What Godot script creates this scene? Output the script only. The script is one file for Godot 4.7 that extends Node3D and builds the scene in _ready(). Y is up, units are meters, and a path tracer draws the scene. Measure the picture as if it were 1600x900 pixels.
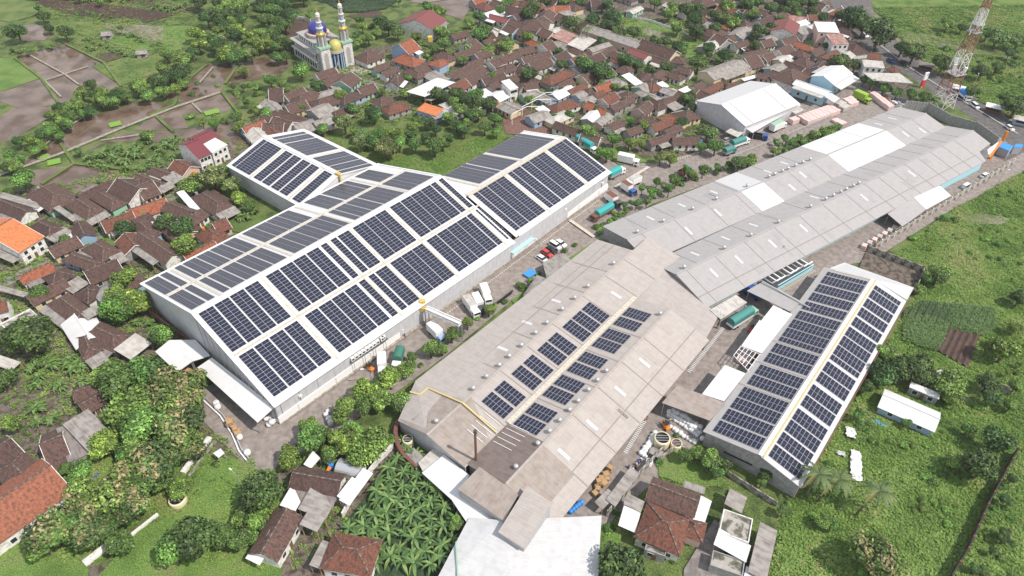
extends Node3D
# Aerial view of a factory compound with solar roofs between a village, flooded fields and a meadow.
# Units are metres, y is up. The drone hangs 140 m above the yard.

var M := {}
var rng := RandomNumberGenerator.new()
var used := {}
var UNIT := BoxMesh.new()

func _ready():
	rng.seed = 20240611
	var cam := Camera3D.new(); cam.name = "camera"; add_child(cam)
	cam.position = Vector3(0, 140, 0)
	cam.rotation = Vector3(deg_to_rad(-41.28), 0, 0)
	cam.rotate_object_local(Vector3(0, 0, 1), deg_to_rad(1.114))
	cam.fov = rad_to_deg(2.0 * atan(450.0 / 1100.0))
	cam.near = 1.0; cam.far = 4000.0; cam.current = true
	var env := Environment.new()
	env.background_mode = Environment.BG_SKY
	var sm := ProceduralSkyMaterial.new()
	sm.sky_top_color = Color(0.70, 0.735, 0.79); sm.sky_horizon_color = Color(0.95, 0.94, 0.93)
	sm.sky_curve = 0.22; sm.ground_bottom_color = Color(0.30, 0.31, 0.27); sm.ground_horizon_color = Color(0.72, 0.75, 0.76)
	sm.sky_energy_multiplier = 1.08
	var sky := Sky.new(); sky.sky_material = sm
	env.sky = sky
	env.tonemap_mode = Environment.TONE_MAPPER_LINEAR
	env.tonemap_exposure = 1.16
	env.sdfgi_enabled = true; env.ssao_enabled = true; env.ssil_enabled = true
	env.fog_enabled = true; env.fog_density = 0.00009; env.fog_light_color = Color(0.86, 0.88, 0.90)
	var we := WorldEnvironment.new(); we.name = "world_environment"; we.environment = env; add_child(we)
	var sun := DirectionalLight3D.new(); sun.name = "sun"; add_child(sun)
	sun.light_energy = 1.28; sun.light_angular_distance = 1.2; sun.light_color = Color(1.0, 0.965, 0.925); sun.shadow_enabled = true
	sun.look_at_from_position(Vector3.ZERO, Vector3(-0.53, -0.81, -0.25), Vector3.UP)
	materials()
	ground()
	warehouses()
	canopies()
	village()
	landmarks()
	plants()
	vehicles()
	yard_things()

# ------------------------------------------------------------------ helpers
func L(r, g, b) -> Color: return Color(r, g, b).linear_to_srgb()

func numbered(n: String) -> String:
	var k: int = used.get(n, 0); used[n] = k + 1
	return n if k == 0 else "%s_%03d" % [n, k]

func tag(o, label: String, category := "", group := "", kind := ""):
	if label != "": o.set_meta("label", label)
	if category != "": o.set_meta("category", category)
	if group != "": o.set_meta("group", group)
	if kind != "": o.set_meta("kind", kind)
	return o

func thing(called: String, label: String, category: String, at := Vector3.ZERO, turn := 0.0, group := "") -> Node3D:
	var o := Node3D.new(); o.name = numbered(called); add_child(o, true)
	o.position = at; o.rotation.y = turn
	tag(o, label, category, group)
	return o

func put(called: String, mesh: Mesh, m: Material, parent: Node = self, xf := Transform3D()) -> MeshInstance3D:
	var o := MeshInstance3D.new(); o.name = numbered(called) if parent == self else called
	o.mesh = mesh
	if m: o.material_override = m
	o.transform = xf
	parent.add_child(o, true)
	return o

func dup(o: Node3D, label := "", group := "") -> Node3D:
	var c: Node3D = o.duplicate(); c.name = numbered(o.name.rstrip("0123456789_")); add_child(c, true)
	if label != "": c.set_meta("label", label)
	if group != "": c.set_meta("group", group)
	return c

func ST() -> SurfaceTool:
	var st := SurfaceTool.new(); st.begin(Mesh.PRIMITIVE_TRIANGLES); st.set_smooth_group(-1); return st

func done(st: SurfaceTool, called: String, m: Material, parent: Node = self, xf := Transform3D()) -> MeshInstance3D:
	st.generate_normals()
	return put(called, st.commit(), m, parent, xf)

func tri(st: SurfaceTool, a: Vector3, b: Vector3, c: Vector3, ua := Vector2.ZERO, ub := Vector2.ZERO, uc := Vector2.ZERO):
	st.set_uv(ua); st.add_vertex(a); st.set_uv(ub); st.add_vertex(b); st.set_uv(uc); st.add_vertex(c)

func quad(st: SurfaceTool, a: Vector3, b: Vector3, c: Vector3, d: Vector3, off := Vector2.ZERO):
	# u runs a->b, v runs a->d, both in metres
	var u := (b - a).normalized(); var n := u.cross(d - a).normalized(); var v := n.cross(u)
	var uv := func(p: Vector3) -> Vector2: return Vector2((p - a).dot(u), (p - a).dot(v)) + off
	tri(st, a, b, c, uv.call(a), uv.call(b), uv.call(c)); tri(st, a, c, d, uv.call(a), uv.call(c), uv.call(d))

func fan(st: SurfaceTool, p: Array, off := Vector2.ZERO):
	var a: Vector3 = p[0]; var u: Vector3 = (p[1] - a).normalized(); var n: Vector3 = u.cross(p[-1] - a).normalized(); var v := n.cross(u)
	for i in range(1, p.size() - 1):
		var uvs := []
		for q in [p[0], p[i], p[i + 1]]: uvs.append(Vector2((q - a).dot(u), (q - a).dot(v)) + off)
		tri(st, p[0], p[i], p[i + 1], uvs[0], uvs[1], uvs[2])

func box(st: SurfaceTool, c: Vector3, s: Vector3, b := Basis()):
	var x := b.x * s.x * 0.5; var y := b.y * s.y * 0.5; var z := b.z * s.z * 0.5
	quad(st, c - x + y - z, c + x + y - z, c + x + y + z, c - x + y + z)
	quad(st, c - x - y - z, c - x - y + z, c + x - y + z, c + x - y - z)
	quad(st, c - x + y + z, c + x + y + z, c + x - y + z, c - x - y + z)
	quad(st, c + x + y - z, c - x + y - z, c - x - y - z, c + x - y - z)
	quad(st, c + x + y + z, c + x + y - z, c + x - y - z, c + x - y + z)
	quad(st, c - x + y - z, c - x + y + z, c - x - y + z, c - x - y - z)

func slab(st: SurfaceTool, p: Array, t: float, off := Vector2.ZERO):
	# a sheet of thickness t hanging under the outline p
	fan(st, p, off)
	var n := p.size(); var d := Vector3(0, -t, 0); var lo := []
	for q in p: lo.append(q + d)
	lo.reverse(); fan(st, lo)
	for i in n: quad(st, p[(i + 1) % n], p[i], p[i] + d, p[(i + 1) % n] + d)

func bar(st: SurfaceTool, a: Vector3, b: Vector3, w: float, h := -1.0):
	if h < 0: h = w
	var x := (b - a); var l := x.length(); x = x / l
	var up := Vector3.UP if absf(x.y) < 0.95 else Vector3.RIGHT
	var z := x.cross(up).normalized(); var y := z.cross(x)
	box(st, (a + b) * 0.5, Vector3(l, h, w), Basis(x, y, z))

func tube(st: SurfaceTool, a: Vector3, b: Vector3, r0: float, r1: float, n := 8, caps := true):
	var x := (b - a).normalized(); var up := Vector3.UP if absf(x.y) < 0.95 else Vector3.RIGHT
	var u := x.cross(up).normalized(); var v := x.cross(u)
	for i in n:
		var t0 := TAU * i / n; var t1 := TAU * (i + 1) / n
		var d0 := u * cos(t0) + v * sin(t0); var d1 := u * cos(t1) + v * sin(t1)
		quad(st, a + d0 * r0, a + d1 * r0, b + d1 * r1, b + d0 * r1)
		if caps: tri(st, b, b + d0 * r1, b + d1 * r1)

func lathe(st: SurfaceTool, c: Vector3, prof: Array, n := 16):
	for k in prof.size() - 1:
		var p: Vector2 = prof[k]; var q: Vector2 = prof[k + 1]
		for i in n:
			var t0 := TAU * i / n; var t1 := TAU * (i + 1) / n
			var d0 := Vector3(cos(t0), 0, sin(t0)); var d1 := Vector3(cos(t1), 0, sin(t1))
			quad(st, c + d0 * q.x + Vector3(0, q.y, 0), c + d1 * q.x + Vector3(0, q.y, 0), c + d1 * p.x + Vector3(0, p.y, 0), c + d0 * p.x + Vector3(0, p.y, 0))

func smooth_lathe(prof: Array, n := 16) -> ArrayMesh:
	var st := SurfaceTool.new(); st.begin(Mesh.PRIMITIVE_TRIANGLES); st.set_smooth_group(0)
	lathe(st, Vector3.ZERO, prof, n); st.index(); st.generate_normals()
	return st.commit()

# ------------------------------------------------------------------ materials
func mat(key: String, c: Color, rough := 0.85, tex: Texture2D = null, scale := 1.0, metal := 0.0) -> StandardMaterial3D:
	var m := StandardMaterial3D.new(); m.resource_name = key
	m.albedo_color = c; m.roughness = rough; m.metallic = metal; m.cull_mode = BaseMaterial3D.CULL_DISABLED
	if tex: m.albedo_texture = tex; m.uv1_scale = Vector3(scale, scale, scale)
	M[key] = m
	return m

func noise_tex(freq: float, cols: Array, stops: Array, sd: int, size := 512, oct := 5, typ := FastNoiseLite.TYPE_SIMPLEX_SMOOTH) -> NoiseTexture2D:
	var f := FastNoiseLite.new(); f.seed = sd; f.frequency = freq; f.fractal_octaves = oct; f.noise_type = typ; f.fractal_gain = 0.55
	var g := Gradient.new(); g.offsets = PackedFloat32Array(stops); g.colors = PackedColorArray(cols)
	var t := NoiseTexture2D.new(); t.width = size; t.height = size; t.seamless = true; t.noise = f; t.color_ramp = g
	return t

func ground_mat(key: String, near_tex: Texture2D, near_m: float, far_tex: Texture2D, far_m: float, rough := 0.95) -> StandardMaterial3D:
	# two noise layers of different size in world metres, multiplied
	var m := mat(key, Color.WHITE, rough, near_tex, 1.0 / near_m)
	m.uv1_triplanar = true; m.uv1_world_triplanar = true
	if far_tex:
		m.detail_enabled = true; m.detail_blend_mode = BaseMaterial3D.BLEND_MODE_MUL; m.detail_uv_layer = BaseMaterial3D.DETAIL_UV_2
		m.detail_albedo = far_tex; m.uv2_triplanar = true; m.uv2_world_triplanar = true; m.uv2_scale = Vector3.ONE / far_m
	return m

func tile_tex(base: Color, light: Color, dark: Color, sd: int, patches := 0.0, pc := Color.WHITE) -> ImageTexture:
	# 8 m of clay tiles, 28 courses: tone per tile, weather streaks, lichen patches
	var n := 256; var im := Image.create(n, n, false, Image.FORMAT_RGB8)
	var f := FastNoiseLite.new(); f.seed = sd; f.frequency = 0.02; f.fractal_octaves = 4
	var r := RandomNumberGenerator.new(); r.seed = sd
	var tone := []
	for k in 32 * 32: tone.append(r.randf())
	for y in n:
		for x in n:
			var w := absf(f.get_noise_2d(x, y * 0.6)); var w2 := f.get_noise_2d(x * 2.3 + 300, y * 2.3)
			var k: float = tone[(y / 8) * 32 + (x / 8)]
			var c := base.lerp(light, clampf(k * 0.75 + w2 * 0.8, 0, 1)).lerp(dark, clampf(w * 1.7 - 0.1, 0, 0.85))
			if patches > 0 and f.get_noise_2d(x * 1.7 + 900, y * 1.7) > 0.42 - patches: c = c.lerp(pc, 0.55)
			if y % 8 == 7: c = c.darkened(0.35)
			elif x % 8 == 7: c = c.darkened(0.12)
			im.set_pixel(x, y, c)
	return ImageTexture.create_from_image(im)

func sheet_tex(base: Color, dirt: Color, sd: int, rib: int, line_shading: float, dirty: float) -> ImageTexture:
	# 12 m of profiled sheet: rib shade and highlight painted as lines down v, stains run with them, faint cross laps
	var n := 384; var im := Image.create(n, n, false, Image.FORMAT_RGB8)
	var f := FastNoiseLite.new(); f.seed = sd; f.frequency = 0.012; f.fractal_octaves = 5
	for y in n:
		for x in n:
			var c := base
			var s := f.get_noise_2d(x * 3.0, y * 0.35) * 0.6 + f.get_noise_2d(x + 700, y) * 0.7
			c = c.lerp(dirt, clampf(s * dirty + dirty * 0.25, 0, 0.9))
			if x % rib == 0: c = c.darkened(line_shading)
			elif x % rib == 1: c = c.lightened(line_shading * 0.5)
			if y % 128 == 127: c = c.darkened(line_shading * 0.7)
			im.set_pixel(x, y, c)
	return ImageTexture.create_from_image(im)

func panel_tex() -> ImageTexture:
	var im := Image.create(96, 48, false, Image.FORMAT_RGB8)
	for y in 48:
		for x in 96:
			var c := L(0.015, 0.018, 0.040)
			if x % 8 == 0 or y % 8 == 0: c = L(0.026, 0.028, 0.046)
			if absi(x - 48) < 2: c = L(0.11, 0.115, 0.14)
			if x < 2 or x > 93 or y < 2 or y > 45: c = L(0.36, 0.37, 0.40)
			im.set_pixel(x, y, c)
	return ImageTexture.create_from_image(im)

func materials():
	# roofs of clay tile
	M["t_br"] = null
	mat("br", Color.WHITE, 0.92, tile_tex(L(.112, .060, .048), L(.175, .102, .083), L(.052, .034, .030), 11, .05, L(.10, .08, .065)), 1 / 8.0)
	mat("dk", Color.WHITE, 0.92, tile_tex(L(.088, .046, .038), L(.135, .078, .065), L(.040, .027, .025), 12, .04, L(.09, .08, .07)), 1 / 8.0)
	mat("rbr", Color.WHITE, 0.9, tile_tex(L(.175, .064, .040), L(.25, .100, .064), L(.07, .034, .026), 13, .10, L(.10, .065, .05)), 1 / 8.0)
	mat("orr", Color.WHITE, 0.88, tile_tex(L(.30, .090, .045), L(.40, .135, .07), L(.14, .055, .035), 14), 1 / 8.0)
	mat("orange", Color.WHITE, 0.85, tile_tex(L(.60, .19, .065), L(.66, .24, .09), L(.42, .14, .06), 15), 1 / 8.0)
	mat("orspot", Color.WHITE, 0.88, tile_tex(L(.31, .105, .058), L(.40, .15, .085), L(.16, .07, .045), 16, .12, L(.10, .05, .035)), 1 / 8.0)
	# sheet roofs
	mat("red", Color.WHITE, 0.7, sheet_tex(L(.20, .055, .055), L(.13, .05, .045), 21, 12, .12, .5), 1 / 12.0)
	mat("maroon", Color.WHITE, 0.6, sheet_tex(L(.17, .035, .042), L(.12, .035, .035), 22, 12, .12, .4), 1 / 12.0)
	mat("rust", Color.WHITE, 0.85, sheet_tex(L(.30, .13, .10), L(.36, .33, .31), 23, 14, .12, 1.2), 1 / 12.0)
	mat("sheet", Color.WHITE, 0.9, sheet_tex(L(.31, .29, .27), L(.14, .12, .105), 24, 13, .14, .9), 1 / 12.0)
	mat("sheetdark", Color.WHITE, 0.9, sheet_tex(L(.24, .21, .20), L(.12, .10, .09), 25, 13, .14, .9), 1 / 12.0)
	mat("sheetlight", Color.WHITE, 0.85, sheet_tex(L(.50, .48, .45), L(.27, .24, .21), 26, 13, .10, .8), 1 / 12.0)
	mat("white", Color.WHITE, 0.6, sheet_tex(L(.66, .66, .66), L(.52, .52, .51), 27, 16, .07, .35), 1 / 12.0)
	mat("conc", Color.WHITE, 0.95, noise_tex(.012, [L(.06, .065, .045), L(.16, .15, .12), L(.34, .32, .29), L(.42, .40, .37)], [0.0, .42, .55, 1.0], 31, 256), 1 / 9.0)
	# warehouse roofs
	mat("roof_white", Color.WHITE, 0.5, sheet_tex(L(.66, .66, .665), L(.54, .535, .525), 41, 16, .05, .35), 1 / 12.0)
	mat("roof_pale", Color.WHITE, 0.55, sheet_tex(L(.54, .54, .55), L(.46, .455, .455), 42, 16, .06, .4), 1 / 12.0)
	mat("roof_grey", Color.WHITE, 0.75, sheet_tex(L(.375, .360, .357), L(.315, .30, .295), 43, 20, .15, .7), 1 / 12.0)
	mat("roof_beige", Color.WHITE, 0.75, sheet_tex(L(.415, .378, .352), L(.325, .282, .252), 44, 20, .26, .65), 1 / 12.0)
	mat("grey_patch", Color.WHITE, 0.75, sheet_tex(L(.35, .336, .333), L(.295, .28, .275), 64, 20, .15, .7), 1 / 12.0); mat("beige_patch", Color.WHITE, 0.75, sheet_tex(L(.385, .35, .325), L(.31, .27, .24), 65, 20, .22, .7), 1 / 12.0)
	mat("roof_brown", Color.WHITE, 0.8, sheet_tex(L(.33, .285, .255), L(.23, .185, .155), 45, 16, .12, .9), 1 / 12.0)
	mat("roof_soot", Color.WHITE, 0.8, sheet_tex(L(.19, .15, .135), L(.12, .09, .08), 46, 16, .10, .8), 1 / 12.0)
	mat("walkway", Color.WHITE, 0.9, noise_tex(.03, [L(.46, .42, .35), L(.58, .53, .45)], [.3, .7], 47, 128), 1 / 4.0)
	mat("yellow", L(.60, .42, .09), 0.6); mat("pale_yellow", L(.58, .46, .20), 0.7)
	mat("joint", L(.27, .24, .22), 0.8)
	mat("joint_pale", L(.255, .24, .232), 0.8)
	mat("skylight", L(.60, .60, .60), 0.35)
	mat("panel", Color.WHITE, 0.30, panel_tex(), 1.0).texture_filter = BaseMaterial3D.TEXTURE_FILTER_LINEAR
	M["panel"].metallic_specular = 0.36
	# walls
	mat("wh", Color.WHITE, 0.9, noise_tex(.02, [L(.52, .50, .46), L(.74, .73, .70), L(.80, .79, .77)], [.2, .5, 1.0], 51, 256), 1 / 7.0)
	mat("cr", L(.62, .52, .34), 0.9); mat("gr", Color.WHITE, 0.9, noise_tex(.02, [L(.27, .265, .26), L(.37, .365, .36)], [.25, .75], 52, 256), 1 / 7.0)
	mat("bl", L(.30, .42, .58), 0.85); mat("pk", L(.58, .42, .36), 0.9); mat("gn", L(.30, .52, .40), 0.85); mat("sky", L(.42, .66, .78), 0.7)
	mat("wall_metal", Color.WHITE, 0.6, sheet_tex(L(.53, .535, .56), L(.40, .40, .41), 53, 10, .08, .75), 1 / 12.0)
	mat("wall_shade", Color.WHITE, 0.7, sheet_tex(L(.40, .40, .41), L(.30, .30, .31), 54, 10, .06, .5), 1 / 12.0)  # darker wall_metal: shade of the sides facing away is in its colour
	mat("wall_cyan", L(.38, .66, .74), 0.7); mat("glass", L(.03, .035, .045), 0.12); mat("door", L(.16, .10, .06), 0.7)
	mat("ridge", Color.WHITE, 0.9, noise_tex(.05, [L(.085, .06, .05), L(.24, .20, .175)], [.3, .8], 55, 64), 1 / 3.0)
	mat("white_paint", L(.80, .80, .79), 0.6); mat("steel", L(.45, .45, .46), 0.45, null, 1, .4); mat("dark_steel", L(.08, .08, .085), 0.5, null, 1, .3)
	mat("rusty", L(.17, .075, .045), 0.85); mat("mast_red", L(.28, .12, .095), 0.7); mat("mast_white", L(.62, .60, .58), 0.7); mat("mosque_wall", Color.WHITE, 0.9, noise_tex(.03, [L(.48, .47, .45), L(.68, .67, .65)], [.25, .75], 62, 128), 1 / 6.0); mat("mosque_grey", L(.34, .33, .315), 0.9); mat("white_old", Color.WHITE, 0.7, sheet_tex(L(.56, .56, .565), L(.43, .43, .43), 63, 14, .12, .7), 1 / 12.0); mat("timber", Color.WHITE, 0.9, noise_tex(.06, [L(.30, .18, .09), L(.52, .36, .20)], [.3, .7], 56, 64), 1.0)
	mat("rubber", L(.018, .018, .018), 0.8); mat("black", L(.02, .02, .021), 0.6); mat("red_paint", L(.55, .05, .04), 0.45); mat("white_car", L(.80, .80, .80), 0.25)
	mat("blue_paint", L(.035, .10, .34), 0.4); mat("teal", L(.035, .34, .34), 0.65); mat("teal_dark", L(.055, .22, .20), 0.65); mat("lime", L(.27, .42, .045), 0.55)
	mat("orange_paint", L(.70, .22, .03), 0.5); mat("bright_blue", L(.04, .26, .70), 0.6); mat("silver", L(.55, .56, .57), 0.3, null, 1, .5); mat("green_tarp", L(.04, .17, .12), 0.7)
	mat("bag", Color.WHITE, 0.8, noise_tex(.05, [L(.58, .58, .58), L(.80, .80, .80)], [.3, .6], 57, 64), .5)
	mat("pink_pack", Color.WHITE, 0.6, noise_tex(.08, [L(.55, .36, .33), L(.74, .66, .63), L(.62, .30, .28)], [.2, .5, .8], 58, 64), .4)
	mat("cream_tub", L(.70, .62, .42), 0.5); mat("brown_wall", L(.17, .07, .055), 0.85); mat("brick", L(.28, .13, .09), 0.95)
	mat("gold", L(.62, .40, .07), 0.35, null, 1, .5); mat("dome_blue", Color.WHITE, 0.4, noise_tex(.08, [L(.02, .025, .17), L(.05, .05, .30), L(.16, .05, .20)], [.2, .6, 1.0], 59, 64), 1.0)
	mat("dome_yellow", Color.WHITE, 0.45, noise_tex(.07, [L(.24, .30, .06), L(.60, .50, .12), L(.66, .60, .30)], [.3, .5, .8], 60, 64), .4)
	mat("mint", L(.28, .46, .34), 0.7); mat("bark", Color.WHITE, 0.95, noise_tex(.05, [L(.07, .05, .035), L(.17, .13, .10)], [.3, .7], 61, 64), .5)
	mat("skin", L(.32, .17, .10), 0.7)
	# leaves: tone comes from the vertex colours
	for k in ["leaf", "blade", "frond"]:
		var m := mat(k, Color.WHITE, 0.6); m.vertex_color_use_as_albedo = true; m.backlight_enabled = true; m.backlight = Color(.22, .28, .07)
	# ground
	var fine := noise_tex(.03, [Color(.62, .62, .62), Color(.86, .86, .86), Color(1, 1, 1)], [.2, .5, .8], 71, 512)
	var soft := noise_tex(.03, [Color(.90, .90, .90), Color(1, 1, 1)], [.25, .75], 70, 256)
	var grass := noise_tex(.014, [L(.070, .105, .028), L(.115, .175, .040), L(.165, .225, .058), L(.22, .215, .09)], [.22, .45, .66, .95], 72, 512)
	var meadow := noise_tex(.012, [L(.082, .145, .024), L(.130, .222, .035), L(.175, .272, .05), L(.205, .25, .07), L(.23, .185, .10)], [.15, .42, .66, .86, 1.0], 73, 512)
	var soil := noise_tex(.02, [L(.075, .055, .042), L(.15, .115, .09), L(.24, .20, .165), L(.10, .12, .05)], [.2, .45, .68, .95], 74, 512)
	ground_mat("ground", grass, 55.0, fine, 9.0)
	ground_mat("meadow", meadow, 70.0, fine, 6.0)
	mat("seedling", L(.17, .32, .045), .9)
	ground_mat("lawn", noise_tex(.01, [L(.12, .22, .042), L(.175, .295, .06), L(.26, .25, .11)], [.3, .6, 1.0], 75, 256), 46.0, fine, 7.0)
	ground_mat("bright_grass", noise_tex(.015, [L(.10, .17, .035), L(.17, .24, .06), L(.26, .24, .10)], [.2, .6, 1.0], 76, 256), 60.0, fine, 8.0)
	ground_mat("soil", soil, 24.0, fine, 5.0)
	ground_mat("asphalt", noise_tex(.02, [L(.235, .20, .18), L(.285, .245, .222), L(.325, .285, .26)], [.2, .5, .85], 77, 512), 30.0, soft, 14.0, .9)
	ground_mat("tarmac", noise_tex(.02, [L(.105, .098, .095), L(.15, .14, .135)], [.3, .7], 78, 256), 18.0, soft, 7.0, .85)
	ground_mat("lane", noise_tex(.02, [L(.19, .17, .155), L(.27, .25, .235)], [.3, .7], 79, 256), 14.0, soft, 6.0, .9)
	ground_mat("plough", noise_tex(.02, [L(.085, .052, .040), L(.145, .09, .072)], [.25, .75], 80, 256), 12.0, fine, 6.0)
	ground_mat("crop", noise_tex(.02, [L(.035, .07, .028), L(.065, .115, .045)], [.25, .75], 81, 256), 10.0, fine, 5.0)
	ground_mat("corn", noise_tex(.02, [L(.075, .125, .035), L(.12, .185, .05), L(.17, .14, .09)], [.25, .65, 1.0], 87, 256), 10.0, fine, 5.0)
	ground_mat("bund", noise_tex(.03, [L(.22, .20, .15), L(.36, .33, .28)], [.3, .7], 82, 128), 6.0, null, 1.0)
	ground_mat("dry", noise_tex(.012, [L(.17, .18, .09), L(.30, .26, .20), L(.38, .33, .28)], [.2, .55, .9], 83, 256), 40.0, fine, 6.0)
	var pad := ground_mat("paddy", noise_tex(.008, [L(.10, .066, .046), L(.155, .108, .080), L(.19, .142, .108)], [.25, .55, .85], 84, 512), 60.0, null, 1.0, 1.0)
	pad.roughness_texture = noise_tex(.008, [Color(.05, .05, .05), Color(.12, .12, .12), Color(.5, .5, .5)], [.42, .56, .72], 85, 512)
	ground_mat("rubble", noise_tex(.05, [L(.16, .075, .055), L(.26, .14, .11), L(.38, .30, .26)], [.2, .55, .9], 86, 256), 10.0, fine, 4.0)

# ------------------------------------------------------------------ ground
var layer := 0
func sheet_poly(called: String, pts: PackedVector2Array, m: String):
	layer += 1
	var y := 0.006 * layer
	var idx := Geometry2D.triangulate_polygon(pts)
	if idx.is_empty(): push_warning("bad polygon " + called); return null
	var st := ST()
	for i in idx: st.set_uv(pts[i]); st.add_vertex(Vector3(pts[i].x, y, pts[i].y))
	return tag(done(st, called, M[m]), "", "", "", "structure")

func ribbon(called: String, pts: PackedVector2Array, w: float, m: String, rise := 0.0):
	layer += 1
	var y := 0.006 * layer + rise; var st := ST(); var lo := []; var hi := []
	for i in pts.size():
		var a := pts[maxi(i - 1, 0)]; var b := pts[mini(i + 1, pts.size() - 1)]
		var d := (b - a).normalized().orthogonal() * w * 0.5
		lo.append(pts[i] - d); hi.append(pts[i] + d)
	for i in pts.size() - 1:
		var p := [lo[i], lo[i + 1], hi[i + 1], hi[i]]; var v := []
		for q in p: v.append(Vector3(q.x, y, q.y))
		if rise > 0.05: slab(st, v, rise)
		else: fan(st, v)
	return tag(done(st, called, M[m]), "", "", "", "structure")

func scatter(called: String, label: String, pts: PackedVector2Array, n: int, mesh: Mesh, m: Material, s0: float, s1: float, cols: Array, holes := []):
	var lo := pts[0]; var hi := pts[0]
	for p in pts: lo = lo.min(p); hi = hi.max(p)
	var xs := []; var cs := []; var tries := 0
	var f := FastNoiseLite.new(); f.seed = n; f.frequency = 0.035; f.fractal_octaves = 3
	while xs.size() < n and tries < n * 4:
		tries += 1
		var p := Vector2(rng.randf_range(lo.x, hi.x), rng.randf_range(lo.y, hi.y))
		if not Geometry2D.is_point_in_polygon(p, pts): continue
		var k := f.get_noise_2d(p.x, p.y) * 0.5 + 0.5
		if rng.randf() > 0.25 + k * 1.1: continue
		var out := false
		for h in holes:
			if Geometry2D.is_point_in_polygon(p, h): out = true
		if out: continue
		var s := rng.randf_range(s0, s1) * (0.6 + k * 0.8)
		xs.append(Transform3D(Basis(Vector3.UP, rng.randf() * TAU).scaled(Vector3(s, s * rng.randf_range(.7, 1.2), s)), Vector3(p.x, 0.0, p.y)))
		var c: Color = cols[int(clampf(k * 1.25 - .12 + rng.randf_range(-.22, .22), 0, .999) * cols.size())]
		cs.append(Color(c.r, c.g, c.b).srgb_to_linear() * rng.randf_range(.8, 1.2))
	var mm := MultiMesh.new(); mm.transform_format = MultiMesh.TRANSFORM_3D; mm.use_colors = true; mm.mesh = mesh; mm.instance_count = xs.size()
	for i in xs.size(): mm.set_instance_transform(i, xs[i]); mm.set_instance_color(i, cs[i])
	var o := MultiMeshInstance3D.new(); o.name = numbered(called); o.multimesh = mm; o.material_override = m; add_child(o, true)
	return tag(o, label, "grass", "", "stuff")

func tuft(n: int, w: float, hgt: float, spread: float, sd: int) -> ArrayMesh:
	var r := RandomNumberGenerator.new(); r.seed = sd; var st := ST(); st.set_color(Color.WHITE)
	for i in n:
		var a := r.randf() * TAU; var c := Vector3(cos(a), 0, sin(a)) * r.randf() * spread
		var d := Vector3(cos(a + r.randf_range(-1, 1)), 0, sin(a + r.randf_range(-1, 1))); var s := d.cross(Vector3.UP).normalized() * w
		var hh := hgt * r.randf_range(.5, 1.0)
		var mid := c + d * hh * .35 + Vector3(0, hh * .75, 0); var tip := c + d * hh * r.randf_range(.7, 1.3) + Vector3(0, hh * r.randf_range(.6, 1.0), 0)
		tri(st, c - s, c + s, mid); tri(st, mid - s, mid + s, tip); tri(st, c - s, mid - s * .5, mid + s)
	st.generate_normals(); return st.commit()

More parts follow.
